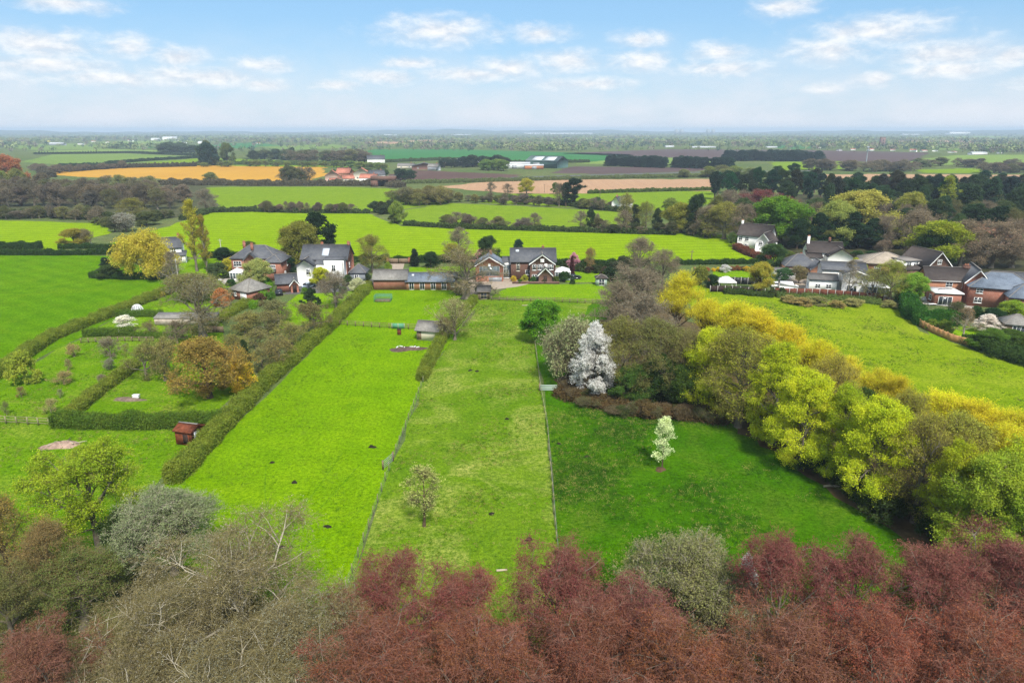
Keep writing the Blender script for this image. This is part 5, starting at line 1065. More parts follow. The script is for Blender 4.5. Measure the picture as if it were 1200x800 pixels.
mb = MB(); mb.box((0,0,.35),(.9,.6,.5)); mb.box((0,0,.66),(1.0,.7,.06)); tag(mb.build('beehive_box', P_white, None, G(160, 467)), 'small white box by the grey brush heap', 'box')
for px, py in [(319,542),(330,641),(435,523),(384,617),(437,524),(345,565),(594,491),(576,602),(620,632),(559,435),(551,434),(655,520),(688,535),(500,553)]:
    lumpy(16, rng.uniform(.28,.5), rng.uniform(.22,.38), .2, px, SPOIL, 'molehill', 'small dark molehill of bare soil in the paddock grass', 'molehill', G(px, py), 'molehills scattered over the paddocks')
mb = MB(); mb.tube([(-1.1,0,.16),(-.3,.1,.2),(.5,-.05,.18),(1.2,.1,.22)], [.12,.15,.13,.06], 8); mb.tube([(.2,0,.2),(.6,.5,.4)], [.06,.02], 6); tag(mb.build('fallen_branch', MAT['bark_pale'], None, G(976, 571)), 'pale fallen branch lying at the foot of the tree belt', 'branch')
mb = MB(); mb.tube([(-.5,0,.08),(.5,.1,.1)], [.12,.09], 8); tag(mb.build('log', TIM_PALE, None, G(588, 669)), 'short pale log lying on the straw-coloured paddock', 'log')
lumpy(18, .75, .6, .25, 9, plain('leaf_mulch', (.09,.055,.03),.95,.1,.4,4), 'mulch_heap', 'reddish mulch heap round the foot of the white blossom tree', 'heap', G(774, 550))

# ------------------------------------------------------------------ cars
def car(label, px, py, rz, paint, name='parked_car', van=False):
    r = empty(name, label, 'van' if van else 'car', G(px, py), rz)
    prof = [(-2.1,.35),(2.1,.35),(2.15,.75),(1.3,.95),(-1.95,1.0),(-2.15,.8)] if not van else [(-2.3,.4),(2.3,.4),(2.35,.95),(1.7,1.15),(-2.3,1.2)]
    b = MB(); b.prism(prof, 'y', -.88, .88); b.build('body', paint, r)
    cab = [(-1.75,.97),(1.05,.93),(.35,1.42),(-1.3,1.45)] if not van else [(-2.3,1.17),(1.55,1.13),(.85,2.0),(-2.28,2.0)]
    c = MB(); V = []
    for y, k in ((-.86,0),(.86,0)):
        for x, z in cab: V.append((x, y*(.8 if z > 1.2 else 1), z))
    c.add(V, ngons=[[3,2,1,0][::-1],[4,5,6,7][::-1],[0,1,5,4][::-1],[1,2,6,5][::-1],[2,3,7,6][::-1],[3,0,4,7][::-1]]); c.build('window', GLASS if not van else paint, r)
    t = MB(); z = 1.46 if not van else 2.02; x0, x1 = (-1.28,.32) if not van else (-2.25,.8); t.box0(x0,x1,-.68,.68,z-.03,z+.02); t.build('roof_panel', paint, r)
    if van: t = MB(); t.add([(1.5,-.8,1.2),(1.5,.8,1.2),(.95,.66,1.9),(.95,-.66,1.9)], [[0,1,2,3]]); t.add([(1.56,-.8,1.2),(1.56,.8,1.2),(1.0,.66,1.9),(1.0,-.66,1.9)], [[0,1,2,3]]); t.build('windscreen', GLASS, r)
    for x in (-1.35, 1.4):
        for y in (-.82, .82):
            w_ = MB(); w_.tube([(x,y-.1,.33),(x,y+.1,.33)], .33, 14); w_.add([(x+.33*math.cos(a),y+s*.1,.33+.33*math.sin(a)) for s in (-1,1) for a in np.linspace(0,2*PI,15)[:-1]], ngons=[list(range(14)),list(range(14,28))]); w_.build('wheel', RUBBER, r)
    for y in (-.6,.6): h_ = MB(); h_.box((2.13,y,.68),(.06,.35,.16)); h_.build('headlight', P_white, r)
    return r
C_sil = plain('car_silver_blue', (.30,.38,.46), .25, .6, .05, 1, .4); C_wh = plain('car_white', (.8,.8,.8), .3, .5, .03, 1); C_bk = plain('car_black', (.02,.022,.028), .2, .6, .1, 1)
car('silver-blue car parked beside the white rendered house', 362, 337, R(75), C_sil)
car('black car parked beside the small red brick garage', 327, 345, R(110), C_bk)
car('dark car parked right of the country house conservatory', 672, 327, R(15), C_bk)
car('pale van parked on the gravel drive behind the panel fence', 924, 339, R(-20), C_wh, 'parked_van', True)
car('white car parked by the right end of the white garage', 908, 336, R(70), C_wh)
# bridge by the village
r = empty('bridge', 'dark brick bridge at the right end of the far village', 'bridge', G(449, 219)); mb = MB(); mb.box0(-9,9,0,8,4.5,7.5); mb.build('deck', B_dark, r); mb = MB(); mb.box0(-9,-4,0,8,0,4.5); mb.build('abutment', B_dark, r); mb = MB(); mb.box0(4,9,0,8,0,4.5); mb.build('abutment', B_dark, r)
# ------------------------------------------------------------------ plants. colours are linear leaf albedos
LIME = (.27, .325, .015); OLIVE = (.15, .155, .04); YEL = (.46, .43, .013); GRN = (.06, .15, .015); DKG = (.018, .042, .014); PINE_ = (.028, .05, .024)
RED = (.20, .052, .045); BROWN = (.11, .075, .045); GREY = (.17, .155, .11); GOLD = (.18, .13, .03); WHITE = (.80, .78, .74); PINK = (.55, .26, .30); YG = (.22, .26, .02); SAGE = (.20, .23, .11); SPR = (.12, .24, .02)

# --- foreground
for px, py, h, w, v, c, lab in [
    (452,655,13,8.0,0,(0.165,0.052,0.046),'copper beech beside the wire fence, leftmost of the foreground red trees'), (548,672,12,8.0,1,(0.179,0.060,0.048),'copper beech with a rounded purple-red crown at the foot of the straw-coloured paddock'),
    (655,640,14,8.2,2,(0.160,0.051,0.046),'tall copper beech reaching up to the end of the right-hand wire fence'), (742,684,13,8.5,0,(0.160,0.052,0.047),'dark copper beech right of the fence end, before the olive bare tree'),
    (925,637,14,8.0,1,(0.181,0.052,0.049),'bright red copper beech in front of the deep green paddock'), (1012,637,14,8.0,2,(0.165,0.049,0.048),'red copper beech standing close beside the bright red one'),
    (1118,652,14,9.5,0,(0.169,0.063,0.051),'mauve copper beech below the dark end of the tree belt'), (1205,634,15,9.5,1,(0.145,0.051,0.046),'mauve-red copper beech cut by the right edge of the photo'),
    (430,735,13,9.0,2,(0.195,0.070,0.036),'orange-brown copper beech at the bottom by the wire fence'), (560,735,13,9.5,0,(0.191,0.070,0.034),'orange-brown copper beech at the bottom below the rounded purple-red crown'),
    (690,725,14,9.5,1,(0.179,0.062,0.035),'rusty copper beech at the bottom middle of the photo'), (810,745,14,9.5,2,(0.195,0.078,0.034),'rusty copper beech at the bottom below the olive bare tree'),
    (930,725,14,9.5,0,(0.168,0.066,0.033),'rusty copper beech at the bottom below the bright red one'), (1050,730,14,9.5,1,(0.179,0.062,0.036),'brown-red copper beech at the bottom, third tree from the right edge'),
    (1165,725,14,10,2,(0.176,0.065,0.035),'brown-mauve copper beech in the bottom right corner'), (50,742,12,8.5,0,(0.184,0.075,0.045),'pinkish copper beech with pale bare branches in the bottom left corner')]:
    TF('beech', px, py, h, w, lab, color=c, name='copper_beech_tree', var=int(rng.integers(5)))
for px, py, h, w, v, c, lab in [(268,618,14,14.5,0,GREY,'big pale-branched bare tree in front of the middle paddock corner'), (372,688,12,10,1,GREY,'silvery bare tree between the big bare tree and the wire fence'),
    (185,690,12,11,1,GREY,'bare grey tree left of the big pale-branched tree'), (250,752,11,12,0,GREY,'bare tree at the bottom edge below the big pale-branched tree'), (345,775,10,10,1,GREY,'low bare tree at the bottom edge below the silvery one'), (140,765,10,9,0,GREY,'bare tree at the bottom edge beside the pinkish beech')]:
    TF('baretree', px, py, h, w, lab, color=c, name='bare_tree', var=v)
TF('sallow', 812, 634, 11, 9.5, 'olive bare willow between the red copper beeches', color=(.15,.16,.06), name='willow_tree')
TF('sallow', 868, 690, 9, 6, 'smaller olive willow left of the bright red copper beech', color=(.15,.16,.07), name='willow_tree')
TF('blossom', 877, 652, 9, 2.6, 'small white blossom tree beside the olive bare willow', color=WHITE, jit=.02, name='blossom_tree')
T('maple', 118, 650, 524, 124, 'yellow-green maple with a clear grey trunk at the left', color=(.20,.24,.016), name='maple_tree')
T('sallow', 205, 672, 578, 128, 'silvery pale willow right of the yellow-green maple', color=(.17,.18,.085), name='willow_tree')
T('openbare', 22, 712, 580, 92, 'slender brown-green tree with visible trunk at the left edge', color=(.22,.17,.04), name='young_tree')
T('openbare', 75, 720, 612, 90, 'reddish-brown leafing tree between the left edge and the maple', color=(.15,.105,.04), name='young_tree')
T('halfleaf', 100, 735, 650, 110, 'olive twiggy bush tree at the foot of the maple', color=(.10,.12,.03), name='evergreen_bush')
T('leafy', 147, 665, 600, 46, 'dark holly-like bush behind the maple trunk', color=(.03,.055,.014), name='evergreen_bush')
T('leafy', 108, 700, 648, 36, 'small bright green bush below the maple', color=(.14,.20,.05), name='leafy_bush')
T('halfleaf', 20, 770, 665, 90, 'olive-brown twiggy tree at the left edge above the pinkish beech', color=(.11,.11,.035), name='leafy_bush')
for px, py, h in [(860,665,8),(1070,660,8),(960,700,8),(640,720,7),(1130,690,8),(760,740,8),(500,770,7),(620,770,7),(880,770,8),(1000,760,8)]:
    TF('leafy', px, py, h, 4.0, 'yellow-green understorey bush showing between the copper beeches', 'understorey bushes between the copper beeches', color=(.15,.20,.03), name='leafy_bush')
for px, py, h, w in [(150,720,6,6),(215,730,6,6),(280,700,5,6),(320,745,6,6),(240,690,5,5),(370,745,5,5),(180,775,6,6),(300,780,6,6),(90,790,6,6)]:
    TF('halfleaf', px, py, h, w, 'olive undergrowth bush below the bare trees at the bottom left', 'undergrowth below the bare trees', color=(.085,.10,.03), name='undergrowth_bush')
# --- paddock trees
T('sparsepear', 497, 616, 545, 48, 'small gnarled pear tree just coming into leaf on the straw-coloured paddock', color=(.26,.28,.09), name='pear_tree', var=0)
T('whitecolumn', 776, 549, 489, 24, 'slim white blossom tree alone on the deep green paddock', color=(.50,.55,.30), name='blossom_tree')
T('bushtree', 633, 402, 352, 42, 'round bright green tree beside the wire fence', color=(.105,.215,.012), name='round_tree')
T('blossom', 694, 468, 379, 50, 'large white cherry in full blossom at the end of the tree belt', color=WHITE, jit=.02, name='cherry_tree')
# --- the tree belt
BG = 'trees of the belt'
belt_list = [
 ('bare',748,330,277,52,(.14,.12,.08),'brown bare tree at the far tip of the tree belt'),('bare',775,345,292,50,(.17,.13,.08),'buff bare tree second from the far tip of the belt'),
 ('bare',742,385,312,76,(.13,.11,.08),'broad grey bare tree in the far part of the belt'),('bare',722,395,330,62,(.14,.12,.08),'grey twiggy tree left of the broad bare one in the belt'),('bare',755,415,345,80,(.13,.115,.085),'ash-grey bare tree behind the white cherry'),
 ('yellowwillow',793,395,318,54,YEL,'brilliant yellow willow, farthest of the yellow row'),('yellowwillow',826,412,350,50,YEL,'yellow willow behind the lime hornbeam, second of the row'),('yellowwillow',856,425,352,62,YEL,'tall yellow willow third of the row in the belt'),
 ('yellowwillow',888,440,362,60,(.56,.52,.02),'yellow willow fourth of the row above the lime trees'),('yellowwillow',918,455,380,62,YEL,'golden yellow willow fifth of the row in the belt'),('yellowwillow',952,468,398,58,YEL,'yellow willow sixth of the row near the belt middle'),
 ('yellowwillow',985,485,418,50,(.42,.40,.03),'dull yellow willow seventh of the row'),('yellowwillow',1022,502,432,56,(.42,.40,.02),'thin pale yellow willow between the fuller yellow willows'),('yellowwillow',1046,514,440,44,(.55,.42,.02),'slender orange-yellow willow in the belt'),
 ('yellowwillow',1092,545,462,74,YEL,'large yellow willow toward the near end of the belt'),('yellowwillow',1132,560,468,80,(.54,.5,.02),'broad yellow willow at the near end of the belt'),('yellowwillow',1180,585,482,84,(.46,.47,.02),'yellow-green willow at the right edge of the belt'),
 ('twigshrub',668,452,372,60,SAGE,'pale sage shrub left of the white cherry'),('twigshrub',652,440,388,34,SAGE,'small pale shrub at the belt corner beside the wire fence'),
 ('halfleaf',728,465,372,66,(.17,.17,.04),'olive half-leafed tree right of the white cherry'),('halfleaf',765,470,372,72,(.14,.14,.04),'dull olive tree with ivy in the belt'),('leafy',772,472,415,52,(.03,.06,.014),'dark ivy-clad thicket in the belt'),
 ('leafy',742,474,428,44,(.05,.10,.018),'dark green holly right of the cherry trunk'),('leafy',800,482,430,46,(.045,.085,.016),'dark leafy thicket at the belt edge'),('halfleaf',800,470,385,62,(.14,.13,.045),'brownish twiggy tree behind the dark thicket'),
 ('hornbeam',828,482,385,62,LIME,'lime green hornbeam, farthest of the lime row'),('halfleaf',866,500,384,92,(.22,.23,.03),'large olive hornbeam just in leaf in the belt'),('hornbeam',905,520,402,70,(.25,.305,.015),'lime hornbeam leaning over the paddock edge'),
 ('hornbeam',936,548,436,80,LIME,'fresh lime hornbeam in the middle of the belt'),('halfleaf',962,530,416,66,(.23,.22,.035),'olive-yellow tree between two lime hornbeams'),('hornbeam',978,560,452,62,(.23,.29,.015),'lime green hornbeam low on the paddock side'),
 ('leafy',1000,520,455,50,(.06,.09,.018),'dark green tree hidden between lime hornbeams'),('hornbeam',1020,592,470,88,LIME,'broad lime hornbeam sweeping down to the paddock'),('halfleaf',1052,570,458,66,(.22,.22,.035),'grey-green twiggy tree behind the broad lime hornbeam'),
 ('halfleaf',1072,612,488,92,(.20,.21,.035),'large grey-olive tree at the shaded bend of the belt'),('halfleaf',1108,610,484,84,(.28,.26,.04),'buff leafing tree at the near end of the belt'),('hornbeam',1108,640,520,72,(.28,.28,.015),'yellow-lime hornbeam over the dark end of the belt'),
 ('hornbeam',1150,668,536,112,(.22,.28,.025),'large mid-green hornbeam above the mauve beeches'),('hornbeam',1200,655,512,100,(.27,.325,.02),'lime hornbeam at the right edge of the photo'),('hornbeam',1190,690,570,90,(.21,.28,.025),'green hornbeam low at the right edge'),('yellowwillow',1160,620,500,90,(.44,.42,.02),'olive-gold willow behind the large mid-green hornbeam')]
for k, px, pb, pt, w, c, lab in belt_list:
    nm = {'bare':'bare_tree','yellowwillow':'willow_tree','twigshrub':'pale_shrub','halfleaf':'leafing_tree','leafy':'evergreen_bush','hornbeam':'hornbeam_tree'}[k]
    T(k, px, pb, pt, w, lab, color=c, name=nm)
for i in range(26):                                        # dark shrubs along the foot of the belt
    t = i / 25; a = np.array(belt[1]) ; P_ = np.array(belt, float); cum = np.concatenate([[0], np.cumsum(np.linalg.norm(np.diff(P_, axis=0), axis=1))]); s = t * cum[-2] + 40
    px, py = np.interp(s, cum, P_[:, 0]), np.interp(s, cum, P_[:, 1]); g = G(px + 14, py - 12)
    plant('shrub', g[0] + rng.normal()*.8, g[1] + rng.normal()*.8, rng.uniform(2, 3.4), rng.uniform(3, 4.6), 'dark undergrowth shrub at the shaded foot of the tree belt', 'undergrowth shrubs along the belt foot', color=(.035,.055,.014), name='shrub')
# --- orchard and gardens at the left
for k, px, pb, pt, w, c, lab, nm in [
 ('oak',238,394,322,80,GREY,'spreading bare oak behind the golden tree','oak_tree'),('golden',246,466,396,96,GOLD,'large golden-orange tree in the orchard','golden_tree'),('golden',281,462,420,44,(.42,.32,.025),'smaller yellow tree at the right side of the golden tree','golden_tree'),
 ('orchard',172,444,398,48,OLIVE,'olive apple tree, left of the pair by the shaggy hedge','apple_tree'),('orchard',194,446,396,44,(.16,.15,.05),'grey-olive apple tree beside the golden tree','apple_tree'),('orchard',130,419,396,26,GREY,'small round greyish orchard tree','apple_tree'),
 ('orchard',128,433,420,18,GREY,'low grey orchard bush below the small round tree','orchard_bush'),('shrub',30,449,412,34,(.22,.26,.03),'yellow-green bushy tree beside the long pasture hedge','bushy_tree'),('orchard',87,418,402,16,(.26,.2,.09),'tiny pinkish-buff orchard tree under the hedge','apple_tree'),
 ('orchard',75,450,435,24,(.24,.2,.08),'low buff orchard tree in the open orchard grass','apple_tree'),('orchard',25,465,453,12,(.2,.16,.06),'tiny brown orchard shrub near the left hedge','apple_tree'),('orchard',60,484,467,18,(.32,.26,.1),'tiny cream-flowered orchard tree above the rail fence','apple_tree'),
 ('orchard',8,486,470,10,(.15,.18,.05),'tiny orchard sapling at the left edge','apple_tree'),('orchard',81,434,420,9,(.22,.18,.08),'twiggy orchard sapling between two buff orchard trees','apple_tree'),('twigshrub',121,452,438,10,GREY,'grey twiggy sapling by the shaggy hedge','sapling'),('orchard',71,466,455,7,SAGE,'thin grey sapling left of the shaggy hedge','sapling'),
 ('whitecolumn',148,389,370,24,(.72,.72,.6),'small white flowering tree in the walled garden','blossom_tree'),('oak',176,393,376,26,BROWN,'gnarled little bare tree in the walled garden','gnarled_tree'),('bare',208,402,376,30,BROWN,'dark twiggy tree below the bare oak','bare_tree'),
 ('twigshrub',232,352,320,70,OLIVE,'wide olive shrub above the bare oak','olive_shrub'),('shrub',260,360,338,24,(.34,.16,.06),'orange-leaved shrub left of the low garage','orange_shrub'),
 ('orchard',288,392,366,48,OLIVE,'olive domed shrub tree left of the garage hedge','apple_tree'),('orchard',314,392,365,40,(.15,.14,.05),'round domed orchard tree left of the lawn','apple_tree'),('orchard',327,380,351,52,(.14,.13,.05),'arching domed orchard tree at the lawn edge','apple_tree'),
 ('orchard',370,390,353,46,(.15,.13,.05),'brownish domed orchard tree by the clipped hedge','apple_tree'),('orchard',342,404,375,46,OLIVE,'olive orchard tree in the middle of the thicket','apple_tree'),('orchard',328,431,394,42,(.17,.16,.055),'olive apple tree nearest the clipped hedge','apple_tree'),
 ('conifer',290,440,399,13,(.03,.045,.016),'slim dark conifer right of the golden tree','conifer_tree'),('orchard',278,425,392,40,OLIVE,'olive orchard tree behind the slim conifer','apple_tree'),('orchard',308,434,406,40,(.17,.17,.06),'low olive tree between the conifer and the clipped hedge','apple_tree'),
 ('orchard',300,410,385,36,(.15,.14,.05),'low olive tree in the thick of the orchard','apple_tree'),('cedar',366,362,338,28,(.03,.055,.02),'small dark flat-branched cedar on the lawn','cedar_tree'),('bare',394,362,318,40,GREY,'grey bare tree in front of the white rendered house','bare_tree'),
 ('leafy',376,334,313,26,(.30,.32,.02),'yellow-green leafy tree against the white rendered house','leafy_tree'),('leafy',303,339,304,34,(.28,.28,.09),'cream-green blossoming tree in front of the red brick house','blossom_tree'),
 ('shrub',419,341,326,18,(.32,.34,.20),'pale round grey-leaved shrub at the top of the clipped hedge','pale_shrub'),('shrub',272,339,327,12,(.04,.075,.02),'dark round bush on the patio lawn','round_bush'),('shrub',305,357,344,18,(.09,.05,.03),'dark red-brown shrub beside the low garage','red_shrub'),
 ('shrub',357,344,337,9,(.09,.18,.02),'small green bush before the silver-blue car','round_bush'),('shrub',408,335,322,14,(.04,.07,.02),'dark shrub below the slate-roofed annexe','round_bush'),('shrub',270,320,302,22,(.30,.30,.03),'yellow shrub left of the red brick house','yellow_shrub'),
 ('shrub',258,326,308,26,(.06,.08,.03),'olive shrub behind the yellow one by the brick house','olive_shrub'),('leafy',262,305,290,24,DKG,'dark round bush behind the red brick house','evergreen_bush'),('leafy',293,296,283,16,(.06,.08,.02),'olive-green tree on the hedge line behind the red brick house','leafy_tree'),
 ('leafy',335,322,300,24,DKG,'dark evergreen right of the red brick house','evergreen_bush'),('shrub',345,330,320,18,(.03,.05,.016),'dark shrub left of the white rendered house','round_bush')]:
    T(k, px, pb, pt, w, lab, color=c, name=nm)
# --- trees round the houses
for k, px, pb, pt, w, c, lab, nm in [
 ('weeping',173,326,270,72,(.30,.25,.035),'large golden weeping willow in the corner of the left pasture','weeping_willow_tree'),('birch',206,342,294,30,GREY,'bare birch right of the golden weeping willow','birch_tree'),
 ('poplar',231,318,234,23,(.27,.23,.03),'tall golden-green poplar, left of the pair','poplar_tree'),('poplar',243,318,252,14,(.22,.19,.035),'thinner poplar on the right side of the tall one','poplar_tree'),('conifer',125,318,302,16,(.03,.05,.025),'small dark conifer left of the weeping willow','conifer_tree'),
 ('leafy',130,325,310,30,(.05,.07,.02),'dark olive bush under the left side of the weeping willow','evergreen_bush'),('leafy',352,313,260,58,(.16,.165,.03),'broad olive-gold tree behind the white rendered house','leafy_tree'),('cedar',373,305,250,52,(.018,.036,.016),'tall dark cedar behind the white rendered house','cedar_tree'),
 ('halfleaf',437,319,275,36,(.19,.17,.035),'rounded olive tree behind the long brick outbuilding','leafing_tree'),('oak',546,350,288,92,GREY,'large bare oak in front of the gravel drive','oak_tree'),('bare',538,300,266,34,GREY,'bare tree behind the large oak on the lime field edge','bare_tree'),
 ('halfleaf',530,308,285,30,(.25,.24,.03),'yellowish tree behind the crown of the large bare oak','leafing_tree'),('blossom',566,312,291,26,PINK,'pink cherry beside the gabled brick gatehouse','cherry_tree'),('leafy',572,312,277,26,(.03,.06,.018),'dark evergreen behind the gabled gatehouse','evergreen_tree'),
 ('conifer',608,312,281,18,(.035,.065,.04),'blue-green conifer behind the country house','conifer_tree'),('conifer',486,312,292,12,(.02,.035,.016),'dark cone-shaped conifer left of the large bare oak','conifer_tree'),('leafy',505,314,295,22,(.025,.05,.016),'dark evergreen left of the large bare oak','evergreen_bush'),
 ('blossom',672,315,296,14,PINK,'small pink cherry right of the country house','cherry_tree'),('conifer',670,322,300,6,(.07,.02,.02),'dark red slender tree in front of the small pink cherry','columnar_tree'),('halfleaf',692,318,290,14,(.24,.16,.06),'thin orange-brown tree right of the small pink cherry','leafing_tree'),
 ('shrub',661,330,318,14,(.035,.07,.018),'dark green round bush below the white conservatory','round_bush'),('shrub',671,333,326,7,(.03,.06,.02),'little dark bush on the front lawn right of the country house','round_bush'),('leafy',715,330,313,16,(.025,.05,.02),'dark round conifer beside the pale green summer house','evergreen_bush'),
 ('airy',533,398,350,58,(.26,.23,.10),'buff twiggy tree leaning over the pale shed','twiggy_tree'),('airy',522,400,371,24,(.16,.10,.08),'reddish twiggy bush beside the pale shed','twiggy_bush'),('shrub',455,322,307,10,(.16,.22,.02),'bright green bush left of the timber gate','round_bush'),
 ('leafy',560,344,336,8,(.05,.11,.02),'small green bush right of the oak trunk','round_bush'),('shrub',537,346,337,10,(.06,.08,.03),'small brown-green bush left of the oak trunk','round_bush')]:
    T(k, px, pb, pt, w, lab, color=c, name=nm)
for px, pb, pt, w, c in [(615,331,322,10,(.28,.28,.03)),(625,331,324,8,(.06,.12,.02)),(633,330,320,9,(.045,.07,.02)),(645,331,322,9,(.06,.06,.025)),(602,330,323,7,(.4,.3,.03)),(652,331,324,8,(.07,.10,.02)),(609,332,327,6,(.05,.11,.02)),(638,332,327,7,(.09,.07,.03))]:
    T('shrub', px, pb, pt, w, 'terrace shrub in the flower bed before the country house', 'terrace shrubs before the country house', color=c, name='shrub')
for px, pb, pt, w, c in [(680,318,308,14,(.04,.06,.02)),(690,320,312,12,(.07,.045,.03)),(700,320,310,14,(.04,.055,.02)),(708,322,312,10,(.06,.05,.03)),(660,316,309,10,(.04,.06,.02)),(720,318,306,16,(.05,.06,.03)),(730,316,300,18,(.06,.07,.03))]:
    T('shrub', px, pb, pt, w, 'dark border shrub along the hedge right of the country house', 'border shrubs right of the country house', color=c, name='shrub')
for px, pb, pt, w, c in [(285,342,332,10,GRN),(312,336,324,14,(.10,.2,.02)),(318,352,342,12,(.07,.14,.02)),(248,318,309,14,(.06,.09,.03)),(250,330,322,10,(.05,.08,.02)),(395,338,331,8,(.08,.13,.03)),(430,330,320,10,(.05,.07,.03)),(402,344,336,10,(.06,.09,.03)),(412,312,300,12,(.05,.08,.02)),(426,310,300,10,(.07,.10,.02)),(322,322,312,10,(.07,.11,.03)),(196,345,337,14,(.08,.11,.03)),(180,352,346,10,(.12,.14,.03)),(190,348,342,8,(.28,.27,.03))]:
    T('shrub', px, pb, pt, w, 'green garden shrub among the houses at the left', 'garden shrubs among the left houses', color=c, name='shrub')
# --- right-hand gardens
for k, px, pb, pt, w, c, lab, nm in [
 ('leafy',905,317,286,32,(.05,.085,.025),'dark leafy tree between the white corner house and the brick bungalow','leafy_tree'),('shrub',858,285,272,11,(.07,.11,.03),'round clipped bush at the left of the white corner house','round_bush'),('shrub',866,288,274,12,(.12,.16,.03),'lighter round bush nearest the white corner house','round_bush'),
 ('shrub',905,302,292,12,(.22,.09,.04),'orange-red shrub under the dark leafy tree','red_shrub'),('leafy',890,342,308,32,(.22,.22,.03),'yellow-green tree right of the gazebo garden','leafy_tree'),('shrub',820,334,312,20,(.15,.17,.03),'olive shrub at the left end of the gazebo garden','olive_shrub'),('leafy',834,338,322,16,(.025,.05,.015),'dark evergreen bush left of the gazebo','evergreen_bush'),
 ('shrub',849,319,310,13,(.75,.74,.70),'round white-flowering bush in the gazebo garden','flowering_bush'),('shrub',842,318,313,7,(.65,.48,.02),'yellow-flowering bush left of the white one','flowering_bush'),('shrub',836,318,314,5,(.65,.46,.02),'small yellow-flowering bush by the timber fence','flowering_bush'),('shrub',875,318,312,8,(.55,.38,.03),'yellow bush at the right of the gazebo lawn','flowering_bush'),
 ('leafy',918,331,314,20,(.05,.10,.035),'green leafy shrub in front of the white garage','leafy_bush'),('twigshrub',936,332,311,20,(.19,.15,.06),'brown-green bush against the red brick bungalow','olive_shrub'),('shrub',950,335,328,8,(.35,.34,.02),'bright yellow-green bush by the white annexe','yellow_shrub'),
 ('birch',993,346,304,24,GREY,'bare tree standing in front of the long white house','bare_tree'),('shrub',998,316,302,18,(.26,.28,.02),'yellow-green shrub between the white house and the beige bungalow','yellow_shrub'),('shrub',1010,322,310,14,(.22,.24,.03),'yellow-green bush at the corner of the beige bungalow','yellow_shrub'),
 ('airy',1020,352,314,40,(.24,.23,.05),'pale yellow-green tree right of the long white house','leafing_tree'),('halfleaf',1042,354,305,42,(.26,.26,.04),'tall yellow-green birch-like tree before the beige bungalow','leafing_tree'),('leafy',1066,356,320,34,(.17,.25,.03),'fresh green leafy tree left of the red brick houses','leafy_tree'),
 ('bare',1034,304,281,22,(.13,.08,.06),'reddish bare weeping tree behind the beige bungalow','bare_tree'),('birch',1127,398,360,32,(.25,.15,.07),'white-stemmed birch with orange-brown twigs in the right-hand garden','birch_tree'),('blossom',1156,390,368,28,(.74,.74,.66),'white blossom bush in the right-hand garden','blossom_tree'),
 ('shrub',1106,391,375,18,(.13,.16,.02),'round olive-green bush behind the orange fence','round_bush'),('shrub',1092,386,374,18,(.12,.17,.02),'wide green bush at the left end of the orange fence','round_bush'),('shrub',1172,388,378,14,(.13,.15,.03),'clipped olive ball bush right of the white blossom bush','round_bush'),
 ('leafy',1160,410,386,40,(.06,.12,.015),'large green laurel bush below the white blossom bush','evergreen_bush'),('leafy',1187,405,388,46,(.055,.10,.016),'dark green laurel at the right edge above the bramble bank','evergreen_bush'),('leafy',1182,378,352,34,(.16,.22,.02),'yellow-green leafy tree before the sprawling slate roof','leafy_tree'),('leafy',1165,380,362,30,DKG,'dark evergreen hedge tree before the sprawling slate roof','evergreen_bush'),
 ('twigshrub',1118,375,353,18,(.05,.075,.02),'dark bush in front of the white-roofed extension','evergreen_bush'),('shrub',1093,350,341,8,(.04,.09,.02),'small clipped bush beside the patio','round_bush'),('shrub',1200,372,360,16,(.2,.22,.03),'olive shrub at the right edge by the slate-roofed house','olive_shrub')]:
    T(k, px, pb, pt, w, lab, color=c, name=nm)
for px, pb, pt, w, c in [(858,317,312,7,(.2,.09,.04)),(864,317,311,8,(.22,.1,.04)),(870,317,312,7,(.14,.1,.04)),(882,318,312,8,(.22,.1,.04)),(828,318,313,7,(.24,.09,.04)),(855,316,312,6,(.15,.08,.04)),(890,318,312,8,(.18,.10,.04))]:
    T('shrub', px, pb, pt, w, 'rusty border shrub along the hedge of the gazebo garden', 'rusty border shrubs of the gazebo garden', color=c, name='shrub')
for px, pb, pt, w, c in [(912,300,292,10,(.06,.10,.03)),(925,303,294,12,(.12,.15,.03)),(940,304,296,10,(.25,.08,.05)),(1000,328,318,12,(.2,.22,.03)),(1005,300,294,14,(.04,.08,.02)),(1022,300,294,16,(.03,.07,.02)),(1065,318,308,12,(.06,.09,.02)),(915,345,337,14,(.05,.07,.02)),(905,347,338,12,(.05,.065,.02)),(1075,345,337,10,(.04,.07,.02)),(1140,372,362,12,(.04,.06,.02)),(1075,322,312,10,(.05,.08,.02))]:
    T('shrub', px, pb, pt, w, 'green garden shrub among the houses at the right', 'garden shrubs among the right houses', color=c, name='shrub')
for px, py, w in [(958,352,30),(940,353,26),(1000,354,26),(925,350,20),(1042,356,20),(980,356,18)]:
    T('shrub', px, py + 4, py - 4, w, 'buff tussocky scrub clump below the panel fence', 'scrub clumps below the panel fence', color=(.22,.19,.07), name='scrub_clump')
